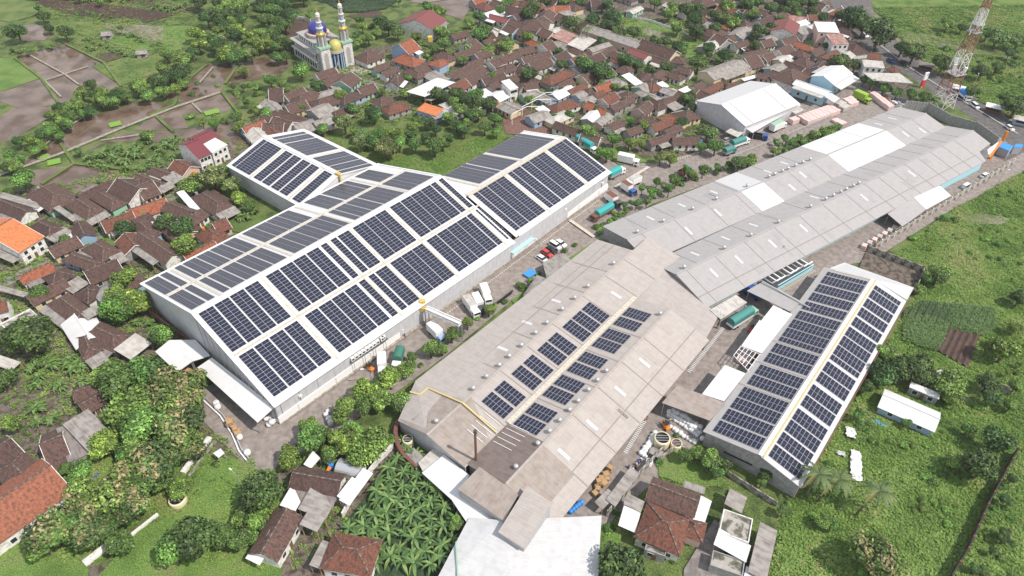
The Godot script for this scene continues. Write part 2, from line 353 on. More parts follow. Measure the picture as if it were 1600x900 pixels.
func ground():
	var st := ST()
	quad(st, Vector3(-1600, 0, -1900), Vector3(1600, 0, -1900), Vector3(1600, 0, 400), Vector3(-1600, 0, 400))
	tag(done(st, "ground", M.ground), "", "", "", "structure")
	sheet_poly("village_ground", PackedVector2Array([Vector2(-189.3, -200.2), Vector2(-136.1, -222.5), Vector2(-111.2, -242.1), Vector2(-107.8, -257.1), Vector2(-81.8, -315.3), Vector2(-72.9, -335.3), Vector2(-29.9, -350.7), Vector2(-11.3, -404.5), Vector2(3.4, -427.1), Vector2(187.6, -416.5), Vector2(177.1, -346.1), Vector2(182.1, -299.3), Vector2(119.1, -268.7), Vector2(64.7, -235.5), Vector2(38.4, -241.3), Vector2(19.3, -254.7), Vector2(-4.0, -269.3), Vector2(-25.1, -264.5), Vector2(-64.0, -276.3), Vector2(-81.1, -253.5), Vector2(-104.4, -219.2), Vector2(-107.3, -162.6), Vector2(-85.4, -125.9), Vector2(-72.3, -105.0), Vector2(-56.7, -92.1), Vector2(-31.5, -102.1), Vector2(-25.5, -103.9), Vector2(-26.6, -62.4), Vector2(-111.1, -64.0)]), "soil")
	sheet_poly("meadow", PackedVector2Array([Vector2(199.0, -237.1), Vector2(153.4, -206.1), Vector2(116.8, -173.9), Vector2(124.8, -163.2), Vector2(68.3, -92.4), Vector2(61.9, -87.8), Vector2(49.5, -58.5), Vector2(133.8, -56.9), Vector2(325.9, -272.8), Vector2(210.6, -242.1)]), "meadow")
	sheet_poly("roadside_field", PackedVector2Array([Vector2(204.3, -426.7), Vector2(433.2, -448.6), Vector2(268.1, -232.6), Vector2(214.1, -257.1), Vector2(200.7, -293.2), Vector2(195.5, -333.2)]), "meadow")
	sheet_poly("lawn", PackedVector2Array([Vector2(-79.1, -253.9), Vector2(-58.5, -240.2), Vector2(-38.1, -234.7), Vector2(-23.9, -242.7), Vector2(-6.5, -255.2), Vector2(-3.4, -249.9), Vector2(-25.1, -221.6), Vector2(-50.2, -226.0)]), "lawn")
	sheet_poly("yard", PackedVector2Array([Vector2(-83.5, -115.1), Vector2(-71.1, -123.3), Vector2(-56.5, -108.0), Vector2(-18.9, -151.5), Vector2(34.7, -217.3), Vector2(31.4, -233.9), Vector2(41.1, -243.2), Vector2(51.9, -232.2), Vector2(82.1, -247.6), Vector2(90.8, -262.1), Vector2(123.9, -283.9), Vector2(154.4, -312.9), Vector2(177.3, -288.5), Vector2(163.6, -272.6), Vector2(115.0, -247.4), Vector2(79.3, -224.8), Vector2(47.6, -204.9), Vector2(29.6, -183.3), Vector2(-0.1, -153.7), Vector2(-17.7, -131.1), Vector2(-32.9, -113.9), Vector2(-49.3, -98.9), Vector2(-55.5, -93.4), Vector2(-61.1, -94.8), Vector2(-72.3, -105.0)]), "asphalt")
	sheet_poly("side_yard", PackedVector2Array([Vector2(46.3, -139.1), Vector2(82.7, -178.9), Vector2(136.4, -208.3), Vector2(200.6, -260.9), Vector2(202.9, -237.5), Vector2(153.1, -205.3), Vector2(114.7, -176.2), Vector2(98.8, -171.8), Vector2(47.9, -106.3), Vector2(23.8, -83.8), Vector2(18.0, -76.4), Vector2(7.4, -81.8), Vector2(23.7, -100.8)]), "asphalt")
	sheet_poly("main_road", PackedVector2Array([Vector2(181.1, -428.0), Vector2(205.4, -426.6), Vector2(196.6, -383.3), Vector2(196.0, -349.3), Vector2(200.5, -310.8), Vector2(209.6, -277.8), Vector2(222.2, -236.7), Vector2(208.2, -214.5), Vector2(200.3, -246.0), Vector2(193.9, -273.7), Vector2(184.8, -308.7), Vector2(176.5, -340.5), Vector2(173.6, -377.0)]), "tarmac")
	ribbon("road_shoulder", PackedVector2Array([Vector2(198.0, -405.3), Vector2(196.5, -381.4), Vector2(196.0, -347.7), Vector2(200.4, -309.4), Vector2(209.5, -276.6), Vector2(221.2, -239.2)]), 2.6, "dry")
	ribbon("gate_apron", PackedVector2Array([Vector2(187.3, -243.0), Vector2(207.9, -255.1), Vector2(217.4, -236.9)]), 9.0, "tarmac")
	ribbon("village_street", PackedVector2Array([Vector2(-156.7, -150.0), Vector2(-148.1, -162.4), Vector2(-143.2, -169.1), Vector2(-131.8, -184.0), Vector2(-122.3, -198.0), Vector2(-116.1, -212.2), Vector2(-108.0, -219.4)]), 4.2, "lane")
	ribbon("mosque_street", PackedVector2Array([Vector2(-91.6, -290.7), Vector2(-76.9, -304.2), Vector2(-57.8, -291.7), Vector2(-51.8, -289.0), Vector2(-40.5, -288.5), Vector2(-30.0, -299.5), Vector2(-17.6, -320.9), Vector2(-0.9, -331.1)]), 4.5, "lane")
	ribbon("school_lane", PackedVector2Array([Vector2(35.5, -262.1), Vector2(44.6, -271.8), Vector2(58.2, -290.5), Vector2(77.2, -301.3), Vector2(114.2, -320.5), Vector2(145.2, -351.9), Vector2(184.4, -387.9)]), 3.6, "lane")
	ribbon("upper_lane", PackedVector2Array([Vector2(17.6, -328.0), Vector2(31.5, -349.3), Vector2(38.2, -371.3), Vector2(31.3, -394.2), Vector2(21.7, -415.2)]), 5.0, "lane")
	ribbon("mosque_forecourt", PackedVector2Array([Vector2(-85.5, -303.2), Vector2(-73.6, -310.8), Vector2(-68.4, -305.8)]), 7.0, "bund")
	# flooded and ploughed plots
	sheet_poly("paddy", PackedVector2Array([Vector2(-235.3, -316.6), Vector2(-219.3, -332.4), Vector2(-191.2, -311.9), Vector2(-195.4, -308.1), Vector2(-173.0, -288.0), Vector2(-176.6, -284.5), Vector2(-191.9, -288.8), Vector2(-186.9, -276.7), Vector2(-192.0, -271.3), Vector2(-202.8, -265.1), Vector2(-224.4, -275.4), Vector2(-228.7, -283.1), Vector2(-220.2, -282.8), Vector2(-211.6, -294.6)]), "paddy")
	sheet_poly("paddy", PackedVector2Array([Vector2(-182.0, -223.3), Vector2(-178.1, -242.3), Vector2(-178.2, -252.1), Vector2(-175.8, -258.2), Vector2(-158.0, -276.1), Vector2(-143.6, -271.6), Vector2(-149.9, -261.9), Vector2(-157.2, -250.8), Vector2(-171.3, -232.2), Vector2(-182.2, -216.9)]), "paddy")
	sheet_poly("paddy", PackedVector2Array([Vector2(-148.4, -261.3), Vector2(-128.0, -284.9), Vector2(-117.8, -278.5), Vector2(-119.9, -267.3), Vector2(-128.7, -265.4), Vector2(-137.3, -263.6), Vector2(-131.0, -252.8), Vector2(-140.0, -250.6), Vector2(-152.0, -250.6)]), "paddy")
	sheet_poly("paddy", PackedVector2Array([Vector2(-163.1, -235.6), Vector2(-155.9, -247.8), Vector2(-141.2, -249.2), Vector2(-130.7, -251.8), Vector2(-120.6, -256.6), Vector2(-110.5, -259.3), Vector2(-103.8, -253.8), Vector2(-106.1, -242.0), Vector2(-114.3, -244.2), Vector2(-123.8, -242.6), Vector2(-141.9, -240.9), Vector2(-158.1, -241.0), Vector2(-162.3, -233.7)]), "paddy")
	sheet_poly("paddy", PackedVector2Array([Vector2(-177.9, -218.9), Vector2(-162.5, -223.5), Vector2(-149.9, -221.7), Vector2(-139.0, -219.6), Vector2(-137.8, -215.0), Vector2(-143.3, -211.5), Vector2(-153.3, -202.4), Vector2(-166.8, -208.3), Vector2(-172.7, -210.9)]), "paddy")
	sheet_poly("paddy", PackedVector2Array([Vector2(-212.0, -248.4), Vector2(-208.8, -266.4), Vector2(-196.3, -268.1), Vector2(-188.5, -262.9), Vector2(-195.1, -240.5), Vector2(-204.6, -235.2)]), "paddy")
	sheet_poly("paddy", PackedVector2Array([Vector2(-113.6, -246.1), Vector2(-103.0, -250.7), Vector2(-94.5, -245.4), Vector2(-97.1, -235.9), Vector2(-102.0, -228.8), Vector2(-110.6, -240.2)]), "paddy")
	sheet_poly("paddy", PackedVector2Array([Vector2(-147.3, -290.0), Vector2(-143.8, -312.5), Vector2(-129.0, -314.6), Vector2(-119.7, -322.7), Vector2(-104.5, -316.3), Vector2(-107.3, -302.9), Vector2(-116.2, -298.1), Vector2(-129.4, -292.3), Vector2(-128.3, -286.1), Vector2(-140.0, -273.7), Vector2(-154.9, -280.1)]), "paddy")
	sheet_poly("paddy", PackedVector2Array([Vector2(-253.9, -355.1), Vector2(-246.1, -357.2), Vector2(-231.7, -344.4), Vector2(-231.7, -336.7), Vector2(-241.1, -334.9)]), "paddy")
	sheet_poly("paddy", PackedVector2Array([Vector2(-60.4, -399.2), Vector2(-52.2, -419.4), Vector2(-24.5, -420.0), Vector2(-14.0, -398.6), Vector2(-26.7, -387.6), Vector2(-29.2, -374.8), Vector2(-38.5, -381.7), Vector2(-45.2, -396.4)]), "paddy")
	sheet_poly("ploughed_field", PackedVector2Array([Vector2(-262.0, -385.9), Vector2(-258.7, -393.2), Vector2(-219.9, -386.5), Vector2(-180.1, -374.4), Vector2(-185.4, -368.5), Vector2(-191.2, -362.0), Vector2(-203.9, -368.6), Vector2(-214.4, -365.7), Vector2(-239.9, -373.0), Vector2(-247.4, -378.8)]), "plough")
	sheet_poly("ploughed_field", PackedVector2Array([Vector2(-224.1, -398.1), Vector2(-204.0, -395.1), Vector2(-170.7, -383.0), Vector2(-169.6, -376.6), Vector2(-178.3, -377.0), Vector2(-196.8, -385.3), Vector2(-217.6, -391.1)]), "plough")
	sheet_poly("ploughed_field", PackedVector2Array([Vector2(-92.0, -376.2), Vector2(-75.4, -386.4), Vector2(-71.8, -377.9), Vector2(-85.2, -372.2)]), "plough")
	sheet_poly("crop_field", PackedVector2Array([Vector2(-118.2, -402.3), Vector2(-113.9, -416.4), Vector2(-74.1, -416.3), Vector2(-67.6, -399.6), Vector2(-72.1, -388.1), Vector2(-83.4, -382.2), Vector2(-92.0, -381.7), Vector2(-104.7, -393.7)]), "crop")
	sheet_poly("grass_plot", PackedVector2Array([Vector2(-249.9, -315.9), Vector2(-234.5, -315.2), Vector2(-212.0, -295.2), Vector2(-220.2, -282.8), Vector2(-228.8, -278.5)]), "lawn")
	sheet_poly("grass_plot", PackedVector2Array([Vector2(-194.8, -308.0), Vector2(-178.3, -324.6), Vector2(-164.6, -320.4), Vector2(-162.7, -303.3), Vector2(-173.5, -289.2)]), "bright_grass")
	sheet_poly("grass_plot", PackedVector2Array([Vector2(-211.7, -359.6), Vector2(-181.5, -358.1), Vector2(-166.9, -349.2), Vector2(-164.6, -333.6), Vector2(-178.5, -337.3), Vector2(-208.8, -352.9)]), "dry")
	sheet_poly("grass_plot", PackedVector2Array([Vector2(-228.6, -360.5), Vector2(-219.3, -361.7), Vector2(-208.1, -351.2), Vector2(-209.7, -340.3), Vector2(-223.8, -348.8)]), "bright_grass")
	sheet_poly("grass_plot", PackedVector2Array([Vector2(-195.5, -344.3), Vector2(-182.3, -339.0), Vector2(-171.5, -329.4), Vector2(-180.2, -325.5), Vector2(-201.9, -336.8)]), "lawn")
	sheet_poly("grass_plot", PackedVector2Array([Vector2(-243.0, -362.8), Vector2(-229.4, -362.2), Vector2(-223.1, -347.2), Vector2(-209.9, -337.2), Vector2(-212.0, -331.3), Vector2(-229.9, -342.8)]), "bright_grass")
	sheet_poly("grass_plot", PackedVector2Array([Vector2(-181.5, -358.1), Vector2(-162.0, -358.8), Vector2(-157.2, -334.7), Vector2(-163.5, -327.6), Vector2(-170.9, -329.4)]), "lawn")
	sheet_poly("grass_plot", PackedVector2Array([Vector2(-290.8, -401.7), Vector2(-259.4, -396.1), Vector2(-260.8, -384.9), Vector2(-248.2, -373.5), Vector2(-260.7, -358.7), Vector2(-277.1, -364.5)]), "bright_grass")
	sheet_poly("grass_plot", PackedVector2Array([Vector2(-225.1, -416.3), Vector2(-180.1, -413.8), Vector2(-169.2, -391.4), Vector2(-200.1, -398.8)]), "bright_grass")
	sheet_poly("plough_strip", PackedVector2Array([Vector2(-200.1, -318.5), Vector2(-192.3, -325.3), Vector2(-185.0, -320.0), Vector2(-191.2, -311.9)]), "plough")
	sheet_poly("mosque_yard", PackedVector2Array([Vector2(-124.2, -342.4), Vector2(-117.1, -371.2), Vector2(-107.7, -366.4), Vector2(-104.2, -356.0), Vector2(-107.5, -343.2), Vector2(-119.6, -340.6)]), "plough")
	sheet_poly("sports_field", PackedVector2Array([Vector2(58.6, -381.2), Vector2(67.8, -377.9), Vector2(85.4, -361.8), Vector2(93.3, -348.7), Vector2(89.1, -334.5), Vector2(80.9, -328.8), Vector2(86.4, -348.2), Vector2(64.9, -357.6), Vector2(53.1, -354.8)]), "lawn")
	sheet_poly("sports_dirt", PackedVector2Array([Vector2(66.4, -368.0), Vector2(78.5, -360.4), Vector2(83.2, -353.3), Vector2(78.7, -351.9), Vector2(65.8, -359.3)]), "dry")
	sheet_poly("demolished_lot", PackedVector2Array([Vector2(-6.1, -272.2), Vector2(1.5, -277.7), Vector2(14.8, -269.6), Vector2(15.7, -254.9), Vector2(8.9, -251.5), Vector2(-3.9, -253.0)]), "rubble")
	sheet_poly("dry_strip", PackedVector2Array([Vector2(201.7, -369.1), Vector2(216.3, -365.6), Vector2(230.0, -352.7), Vector2(245.5, -345.2), Vector2(255.3, -339.8), Vector2(243.5, -335.6), Vector2(225.2, -342.9), Vector2(210.1, -352.0), Vector2(198.0, -357.7)]), "dry")
	sheet_poly("far_field", PackedVector2Array([Vector2(261.6, -395.5), Vector2(301.7, -397.4), Vector2(299.3, -370.3), Vector2(269.5, -377.5)]), "lawn")
	sheet_poly("garden_plot", PackedVector2Array([Vector2(117.8, -136.6), Vector2(124.9, -145.5), Vector2(133.0, -143.1), Vector2(123.4, -130.1), Vector2(120.7, -133.1)]), "plough")
	sheet_poly("garden_plot", PackedVector2Array([Vector2(110.9, -140.4), Vector2(116.9, -148.2), Vector2(124.5, -145.5), Vector2(117.5, -136.7)]), "soil")
	sheet_poly("corn_plot", PackedVector2Array([Vector2(115.5, -151.8), Vector2(122.1, -156.4), Vector2(141.8, -153.9), Vector2(138.5, -147.0), Vector2(133.4, -143.4), Vector2(124.7, -145.8), Vector2(115.9, -149.3)]), "corn")
	sheet_poly("dry_patch", PackedVector2Array([Vector2(153.8, -202.1), Vector2(163.3, -203.3), Vector2(171.9, -200.7), Vector2(166.6, -197.0), Vector2(155.5, -196.6)]), "dry")
	sheet_poly("dry_patch", PackedVector2Array([Vector2(121.0, -123.9), Vector2(131.6, -124.8), Vector2(131.1, -121.4), Vector2(121.0, -120.6)]), "dry")
	sheet_poly("garden_lawn", PackedVector2Array([Vector2(-71.2, -93.8), Vector2(-66.8, -97.5), Vector2(-60.2, -95.3), Vector2(-47.9, -85.4), Vector2(-46.3, -77.7), Vector2(-46.0, -59.1), Vector2(-86.2, -59.8), Vector2(-78.8, -78.4), Vector2(-71.2, -82.8)]), "lawn")
	sheet_poly("garden_lawn", PackedVector2Array([Vector2(-101.9, -88.2), Vector2(-101.3, -96.5), Vector2(-95.1, -103.6), Vector2(-88.5, -102.5), Vector2(-89.3, -92.8), Vector2(-93.9, -86.4), Vector2(-81.1, -59.7), Vector2(-105.1, -60.2), Vector2(-115.7, -72.0)]), "lawn")
	sheet_poly("garden_lawn", PackedVector2Array([Vector2(35.7, -99.6), Vector2(41.6, -102.3), Vector2(48.5, -95.8), Vector2(49.9, -92.3), Vector2(43.0, -91.2), Vector2(34.8, -94.3)]), "lawn")
	sheet_poly("garden_lawn", PackedVector2Array([Vector2(20.0, -82.0), Vector2(24.7, -80.7), Vector2(24.1, -76.3), Vector2(20.2, -72.0), Vector2(19.6, -76.3)]), "lawn")
	sheet_poly("garden_lawn", PackedVector2Array([Vector2(-97.4, -191.7), Vector2(-86.9, -196.8), Vector2(-81.1, -191.1), Vector2(-87.7, -183.6), Vector2(-94.4, -185.2)]), "bright_grass")
	sheet_poly("garden_lawn", PackedVector2Array([Vector2(-133.2, -178.4), Vector2(-131.2, -181.6), Vector2(-122.1, -178.0), Vector2(-124.2, -175.5), Vector2(-130.4, -175.7)]), "bright_grass")
	sheet_poly("banana_soil", PackedVector2Array([Vector2(-25.5, -103.9), Vector2(-17.2, -94.6), Vector2(-9.1, -79.9), Vector2(-13.1, -58.4), Vector2(-29.2, -58.7), Vector2(-35.9, -79.7), Vector2(-30.1, -90.7)]), "crop")
	sheet_poly("green_verge", PackedVector2Array([Vector2(-0.1, -153.7), Vector2(12.0, -168.2), Vector2(29.0, -185.4), Vector2(30.4, -181.3), Vector2(15.8, -165.0), Vector2(1.7, -149.8)]), "lawn")
	sheet_poly("green_verge", PackedVector2Array([Vector2(32.1, -240.6), Vector2(41.3, -245.2), Vector2(50.8, -233.2), Vector2(39.6, -230.8)]), "lawn")
	sheet_poly("red_drive", PackedVector2Array([Vector2(36.8, -71.7), Vector2(45.5, -83.4), Vector2(47.8, -81.0), Vector2(43.1, -67.5), Vector2(35.9, -67.6)]), "lane")
	ribbon("wall_verge", PackedVector2Array([Vector2(-56.3, -107.3), Vector2(-18.8, -150.9), Vector2(34.5, -216.0)]), 1.4, "bund", 0.12)
	ribbon("field_path", PackedVector2Array([Vector2(-187.5, -213.0), Vector2(-170.9, -231.3), Vector2(-157.2, -250.8), Vector2(-142.8, -269.3), Vector2(-127.4, -284.9)]), 1.3, "bund", 0.25)
	for p in [PackedVector2Array([Vector2(-230.9, -319.9), Vector2(-202.7, -298.6)]), PackedVector2Array([Vector2(-208.4, -292.5), Vector2(-196.6, -307.5)]), PackedVector2Array([Vector2(-202.7, -298.6), Vector2(-191.9, -288.8)]), PackedVector2Array([Vector2(-212.3, -295.8), Vector2(-193.9, -277.0)]), PackedVector2Array([Vector2(-176.1, -258.7), Vector2(-178.2, -252.1), Vector2(-180.6, -236.2)]), PackedVector2Array([Vector2(-130.0, -265.5), Vector2(-136.7, -273.5)]), PackedVector2Array([Vector2(-160.6, -241.1), Vector2(-144.3, -247.3)]), PackedVector2Array([Vector2(-139.7, -309.0), Vector2(-140.3, -292.8)]), PackedVector2Array([Vector2(-53.8, -396.8), Vector2(-33.1, -407.8)])]:
		ribbon("earth_bund", p, 0.8, "bund", 0.2)
	for p in [PackedVector2Array([Vector2(-162.7, -253.0), Vector2(-159.1, -255.5)]), PackedVector2Array([Vector2(-176.8, -226.1), Vector2(-174.5, -229.6)]), PackedVector2Array([Vector2(-128.3, -264.3), Vector2(-123.4, -267.4)]), PackedVector2Array([Vector2(-172.6, -223.8), Vector2(-168.8, -225.9)])]:
		ribbon("rice_seedbed", p, 4.0, "seedling", 0.1)
	for p in [PackedVector2Array([Vector2(-234.5, -315.2), Vector2(-212.0, -295.2), Vector2(-192.0, -271.3)]), PackedVector2Array([Vector2(-219.3, -332.4), Vector2(-191.2, -311.9), Vector2(-173.0, -288.0)]), PackedVector2Array([Vector2(-178.1, -242.3), Vector2(-162.5, -223.5)]), PackedVector2Array([Vector2(-143.6, -271.6), Vector2(-149.9, -261.9)]), PackedVector2Array([Vector2(-128.0, -284.9), Vector2(-110.5, -259.3)]), PackedVector2Array([Vector2(-147.0, -261.3), Vector2(-135.6, -249.0)]), PackedVector2Array([Vector2(-163.0, -223.5), Vector2(-167.6, -209.9)]), PackedVector2Array([Vector2(-139.8, -220.1), Vector2(-149.9, -221.7), Vector2(-162.7, -223.9)]), PackedVector2Array([Vector2(-143.6, -311.8), Vector2(-147.3, -290.0), Vector2(-143.6, -271.6)]), PackedVector2Array([Vector2(-129.0, -314.6), Vector2(-128.8, -292.3)])]:
		ribbon("earth_bund", p, 1.2, "bright_grass", 0.25)
	ribbon("road_line", PackedVector2Array([Vector2(182.5, -406.2), Vector2(180.9, -369.2), Vector2(186.8, -326.0), Vector2(195.5, -294.1), Vector2(205.7, -260.7)]), 0.25, "white_paint")
	ribbon("yard_line", PackedVector2Array([Vector2(50.5, -229.5), Vector2(36.5, -215.1)]), 1.2, "walkway")
	ribbon("yard_line", PackedVector2Array([Vector2(19.1, -194.4), Vector2(26.6, -185.2)]), 1.2, "walkway")
	var tuft_a := tuft(9, .10, .55, .5, 3); var tuft_b := tuft(12, .16, .8, .7, 4)
	var greens := [L(.076, .148, .024), L(.118, .216, .033), L(.158, .265, .046), L(.20, .30, .064), L(.26, .28, .095)]
	scatter("grass", "tall meadow grass and creepers on the right of the factory wall", PackedVector2Array([Vector2(196.3, -234.4), Vector2(152.7, -204.5), Vector2(117.5, -173.2), Vector2(124.4, -162.3), Vector2(68.6, -92.3), Vector2(61.9, -87.0), Vector2(52.0, -64.7), Vector2(113.4, -63.5), Vector2(226.7, -244.0)]), 52000, tuft_b, M.blade, .22, .85, greens, [PackedVector2Array([Vector2(115.5, -151.8), Vector2(122.1, -156.4), Vector2(142.1, -153.8), Vector2(138.5, -147.0), Vector2(133.4, -143.4), Vector2(123.4, -130.1), Vector2(116.8, -136.7), Vector2(110.9, -140.4)]), PackedVector2Array([Vector2(94.6, -119.1), Vector2(107.8, -110.4), Vector2(104.5, -107.5), Vector2(92.7, -116.6)])])
	scatter("grass", "rough grass beyond the main road", PackedVector2Array([Vector2(199.8, -405.2), Vector2(343.7, -418.5), Vector2(234.8, -248.8), Vector2(216.0, -260.3), Vector2(202.0, -295.7), Vector2(196.8, -336.3)]), 24000, tuft_b, M.blade, .35, 1.1, greens)
	scatter("grass", "lawn grass beside the solar annex", PackedVector2Array([Vector2(-79.1, -253.9), Vector2(-58.5, -240.2), Vector2(-38.1, -234.7), Vector2(-23.9, -242.7), Vector2(-6.5, -255.2), Vector2(-3.4, -249.9), Vector2(-25.1, -221.6), Vector2(-50.2, -226.0)]), 5000, tuft_a, M.blade, .3, .7, greens)
	scatter("grass", "garden grass in the lower left", PackedVector2Array([Vector2(-101.9, -88.2), Vector2(-101.3, -96.5), Vector2(-95.1, -103.6), Vector2(-66.8, -97.5), Vector2(-60.2, -95.3), Vector2(-47.9, -85.4), Vector2(-46.3, -77.7), Vector2(-51.7, -69.4), Vector2(-108.6, -71.2)]), 12000, tuft_a, M.blade, .4, .9, greens)
	scatter("grass", "field grass around the flooded plots", PackedVector2Array([Vector2(-261.4, -400.1), Vector2(-174.1, -395.5), Vector2(-151.6, -327.0), Vector2(-155.3, -287.2), Vector2(-172.4, -288.0), Vector2(-214.4, -330.0), Vector2(-238.8, -354.3)]), 4500, tuft_b, M.blade, .35, .9, greens)
	scatter("grass", "grass behind the red-roofed house", PackedVector2Array([Vector2(35.7, -99.6), Vector2(41.6, -102.3), Vector2(48.5, -95.8), Vector2(49.9, -92.3), Vector2(43.0, -91.2), Vector2(34.8, -94.3)]), 1800, tuft_a, M.blade, .4, .9, greens)
	scatter("corn_leaves", "rows of leafy crop in the garden plot", PackedVector2Array([Vector2(115.5, -151.8), Vector2(122.1, -156.4), Vector2(141.8, -153.9), Vector2(138.5, -147.0), Vector2(133.4, -143.4), Vector2(124.7, -145.8), Vector2(117.5, -136.7), Vector2(110.9, -140.4)]), 5000, tuft_b, M.blade, .7, 1.2, [L(.05, .09, .03), L(.08, .14, .035), L(.10, .17, .045)])
	scatter("crop_leaves", "dark green crop behind the mosque", PackedVector2Array([Vector2(-118.2, -402.3), Vector2(-113.9, -416.4), Vector2(-74.1, -416.3), Vector2(-67.6, -399.6), Vector2(-72.1, -388.1), Vector2(-83.4, -382.2), Vector2(-92.0, -381.7), Vector2(-104.7, -393.7)]), 7000, tuft_b, M.blade, .6, 1.1, [L(.03, .06, .025), L(.05, .09, .035), L(.065, .11, .05)])
	scatter("undergrowth", "weeds between the village houses", PackedVector2Array([Vector2(-183.7, -201.9), Vector2(-112.3, -237.4), Vector2(-81.8, -315.3), Vector2(-10.9, -377.4), Vector2(170.1, -386.7), Vector2(63.1, -240.4), Vector2(1.4, -269.0), Vector2(-81.6, -256.1), Vector2(-106.4, -165.6), Vector2(-73.9, -105.0), Vector2(-37.1, -98.6), Vector2(-32.8, -70.4), Vector2(-111.6, -71.9)]), 22000, tuft_b, M.blade, .5, 1.1, greens, [PackedVector2Array([Vector2(-83.5, -115.1), Vector2(-71.1, -123.3), Vector2(-56.5, -108.0), Vector2(-49.3, -98.9), Vector2(-55.5, -93.4), Vector2(-72.3, -105.0)])])
	furrows("furrow_ridges", PackedVector2Array([Vector2(117.8, -136.6), Vector2(124.9, -145.5), Vector2(133.0, -143.1), Vector2(123.4, -130.1), Vector2(120.7, -133.1)]), PackedVector2Array([Vector2(127.8, -144.6), Vector2(118.8, -133.4)]), 1.6, 0.35, "plough", "earth ridges of the ploughed garden plot")
	furrows("crop_rows", PackedVector2Array([Vector2(115.5, -151.8), Vector2(122.1, -156.4), Vector2(141.8, -153.9), Vector2(138.5, -147.0), Vector2(133.4, -143.4), Vector2(124.7, -145.8), Vector2(115.9, -149.3)]), PackedVector2Array([Vector2(121.6, -155.3), Vector2(117.3, -149.8)]), 1.8, .5, "crop", "green crop rows of the corn plot in the meadow")
	furrows("furrow_ridges", PackedVector2Array([Vector2(-262.0, -385.9), Vector2(-258.7, -393.2), Vector2(-219.9, -386.5), Vector2(-180.1, -374.4), Vector2(-185.4, -368.5), Vector2(-191.2, -362.0), Vector2(-203.9, -368.6), Vector2(-214.4, -365.7), Vector2(-239.9, -373.0), Vector2(-247.4, -378.8)]), PackedVector2Array([Vector2(-256.5, -390.3), Vector2(-186.4, -371.2)]), 2.2, 0.3, "plough", "earth ridges of the long ploughed field")

func furrows(called: String, pts: PackedVector2Array, dirp: PackedVector2Array, gap: float, hgt: float, m: String, label: String):
	var d := (dirp[1] - dirp[0]).normalized(); var n := d.orthogonal(); var st := ST(); var lo := 1e9; var hi := -1e9
	for p in pts: lo = minf(lo, p.dot(n)); hi = maxf(hi, p.dot(n))
	var k := lo + gap * .5
	while k < hi:
		var seg := Geometry2D.intersect_polyline_with_polygon(PackedVector2Array([n * k - d * 2000, n * k + d * 2000]), pts)
		for s in seg:
			for i in s.size() - 1:
				var a := Vector3(s[i].x, 0, s[i].y); var b := Vector3(s[i + 1].x, 0, s[i + 1].y); var w := Vector3(n.x, 0, n.y) * gap * .38
				var up := Vector3(0, hgt + .35, 0); var lift := Vector3(0, .3, 0)
				quad(st, a - w + lift, b - w + lift, b + up, a + up); quad(st, a + up, b + up, b + w + lift, a + w + lift)
		k += gap
	tag(done(st, called, M[m]), label, "soil", "", "stuff")

# ------------------------------------------------------------------ warehouses
func plane(nr: Vector3, fr: Vector3, e: Vector3) -> Dictionary:
	var s := (fr - nr).normalized(); var t := e - nr; t -= s * t.dot(s); var tl := t.length(); t = t.normalized()
	var n := s.cross(t); if n.y < 0: n = -n
	return {"o": nr, "s": s, "t": t, "n": n, "l": nr.distance_to(fr), "tl": tl}

func at(p: Dictionary, s: float, t: float, up := 0.0) -> Vector3: return p.o + p.s * s + p.t * t + p.n * up

func slope(root: Node3D, called: String, p: Dictionary, s0: float, s1: float, t0: float, t1: float, m: String, up := 0.0, thick := 0.22):
	var st := ST()
	slab(st, [at(p, s0, t0, up), at(p, s1, t0, up), at(p, s1, t1, up), at(p, s0, t1, up)], thick, Vector2(s0, 0))
	return done(st, called, M[m], root)

func strip(root: Node3D, called: String, p: Dictionary, s0: float, t0: float, s1: float, t1: float, w: float, m: String, h := 0.1):
	var st := ST(); bar(st, at(p, s0, t0, h * .5), at(p, s1, t1, h * .5), w, h)
	return done(st, called, M[m], root)

func wall_poly(root: Node3D, called: String, pts: Array, m: String):
	# vertical wall: outline of the top edge, dropped to the ground, 0.2 m thick
	var st := ST(); var n := pts.size(); var d: Vector3 = pts[n - 1] - pts[0]; d.y = 0
	var th := d.normalized().cross(Vector3.UP) * 0.1
	for k in [1.0, -1.0]:
		var o := []
		for p in pts: o.append(p + th * k)
		for i in n - 1: quad(st, Vector3(o[i].x, 0, o[i].z), Vector3(o[i + 1].x, 0, o[i + 1].z), o[i + 1], o[i], Vector2(Vector2(pts[0].x, pts[0].z).distance_to(Vector2(o[i].x, o[i].z)), 0))
	for i in n - 1: quad(st, pts[i] + th, pts[i + 1] + th, pts[i + 1] - th, pts[i] - th)
	for e in [pts[0], pts[n - 1]]: quad(st, Vector3(e.x, 0, e.z) + th, e + th, e - th, Vector3(e.x, 0, e.z) - th)
	return done(st, called, M[m], root)

var pv_mesh: ArrayMesh
func module_mesh() -> ArrayMesh:
	if pv_mesh: return pv_mesh
	var st := ST(); var a := Vector3(-.992, .0, -.492); var y := Vector3(0, .045, 0)
	var c := [a, Vector3(.992, 0, -.492), Vector3(.992, 0, .492), Vector3(-.992, 0, .492)]
	tri(st, c[0] + y, c[1] + y, c[2] + y, Vector2(0, 0), Vector2(1, 0), Vector2(1, 1)); tri(st, c[0] + y, c[2] + y, c[3] + y, Vector2(0, 0), Vector2(1, 1), Vector2(0, 1))
	for i in 4:
		var p: Vector3 = c[i]; var q: Vector3 = c[(i + 1) % 4]; var u := Vector2(.01, .02)
		tri(st, p, q, q + y, u, u, u); tri(st, p, q + y, p + y, u, u, u)
	st.generate_normals(); pv_mesh = st.commit()
	return pv_mesh

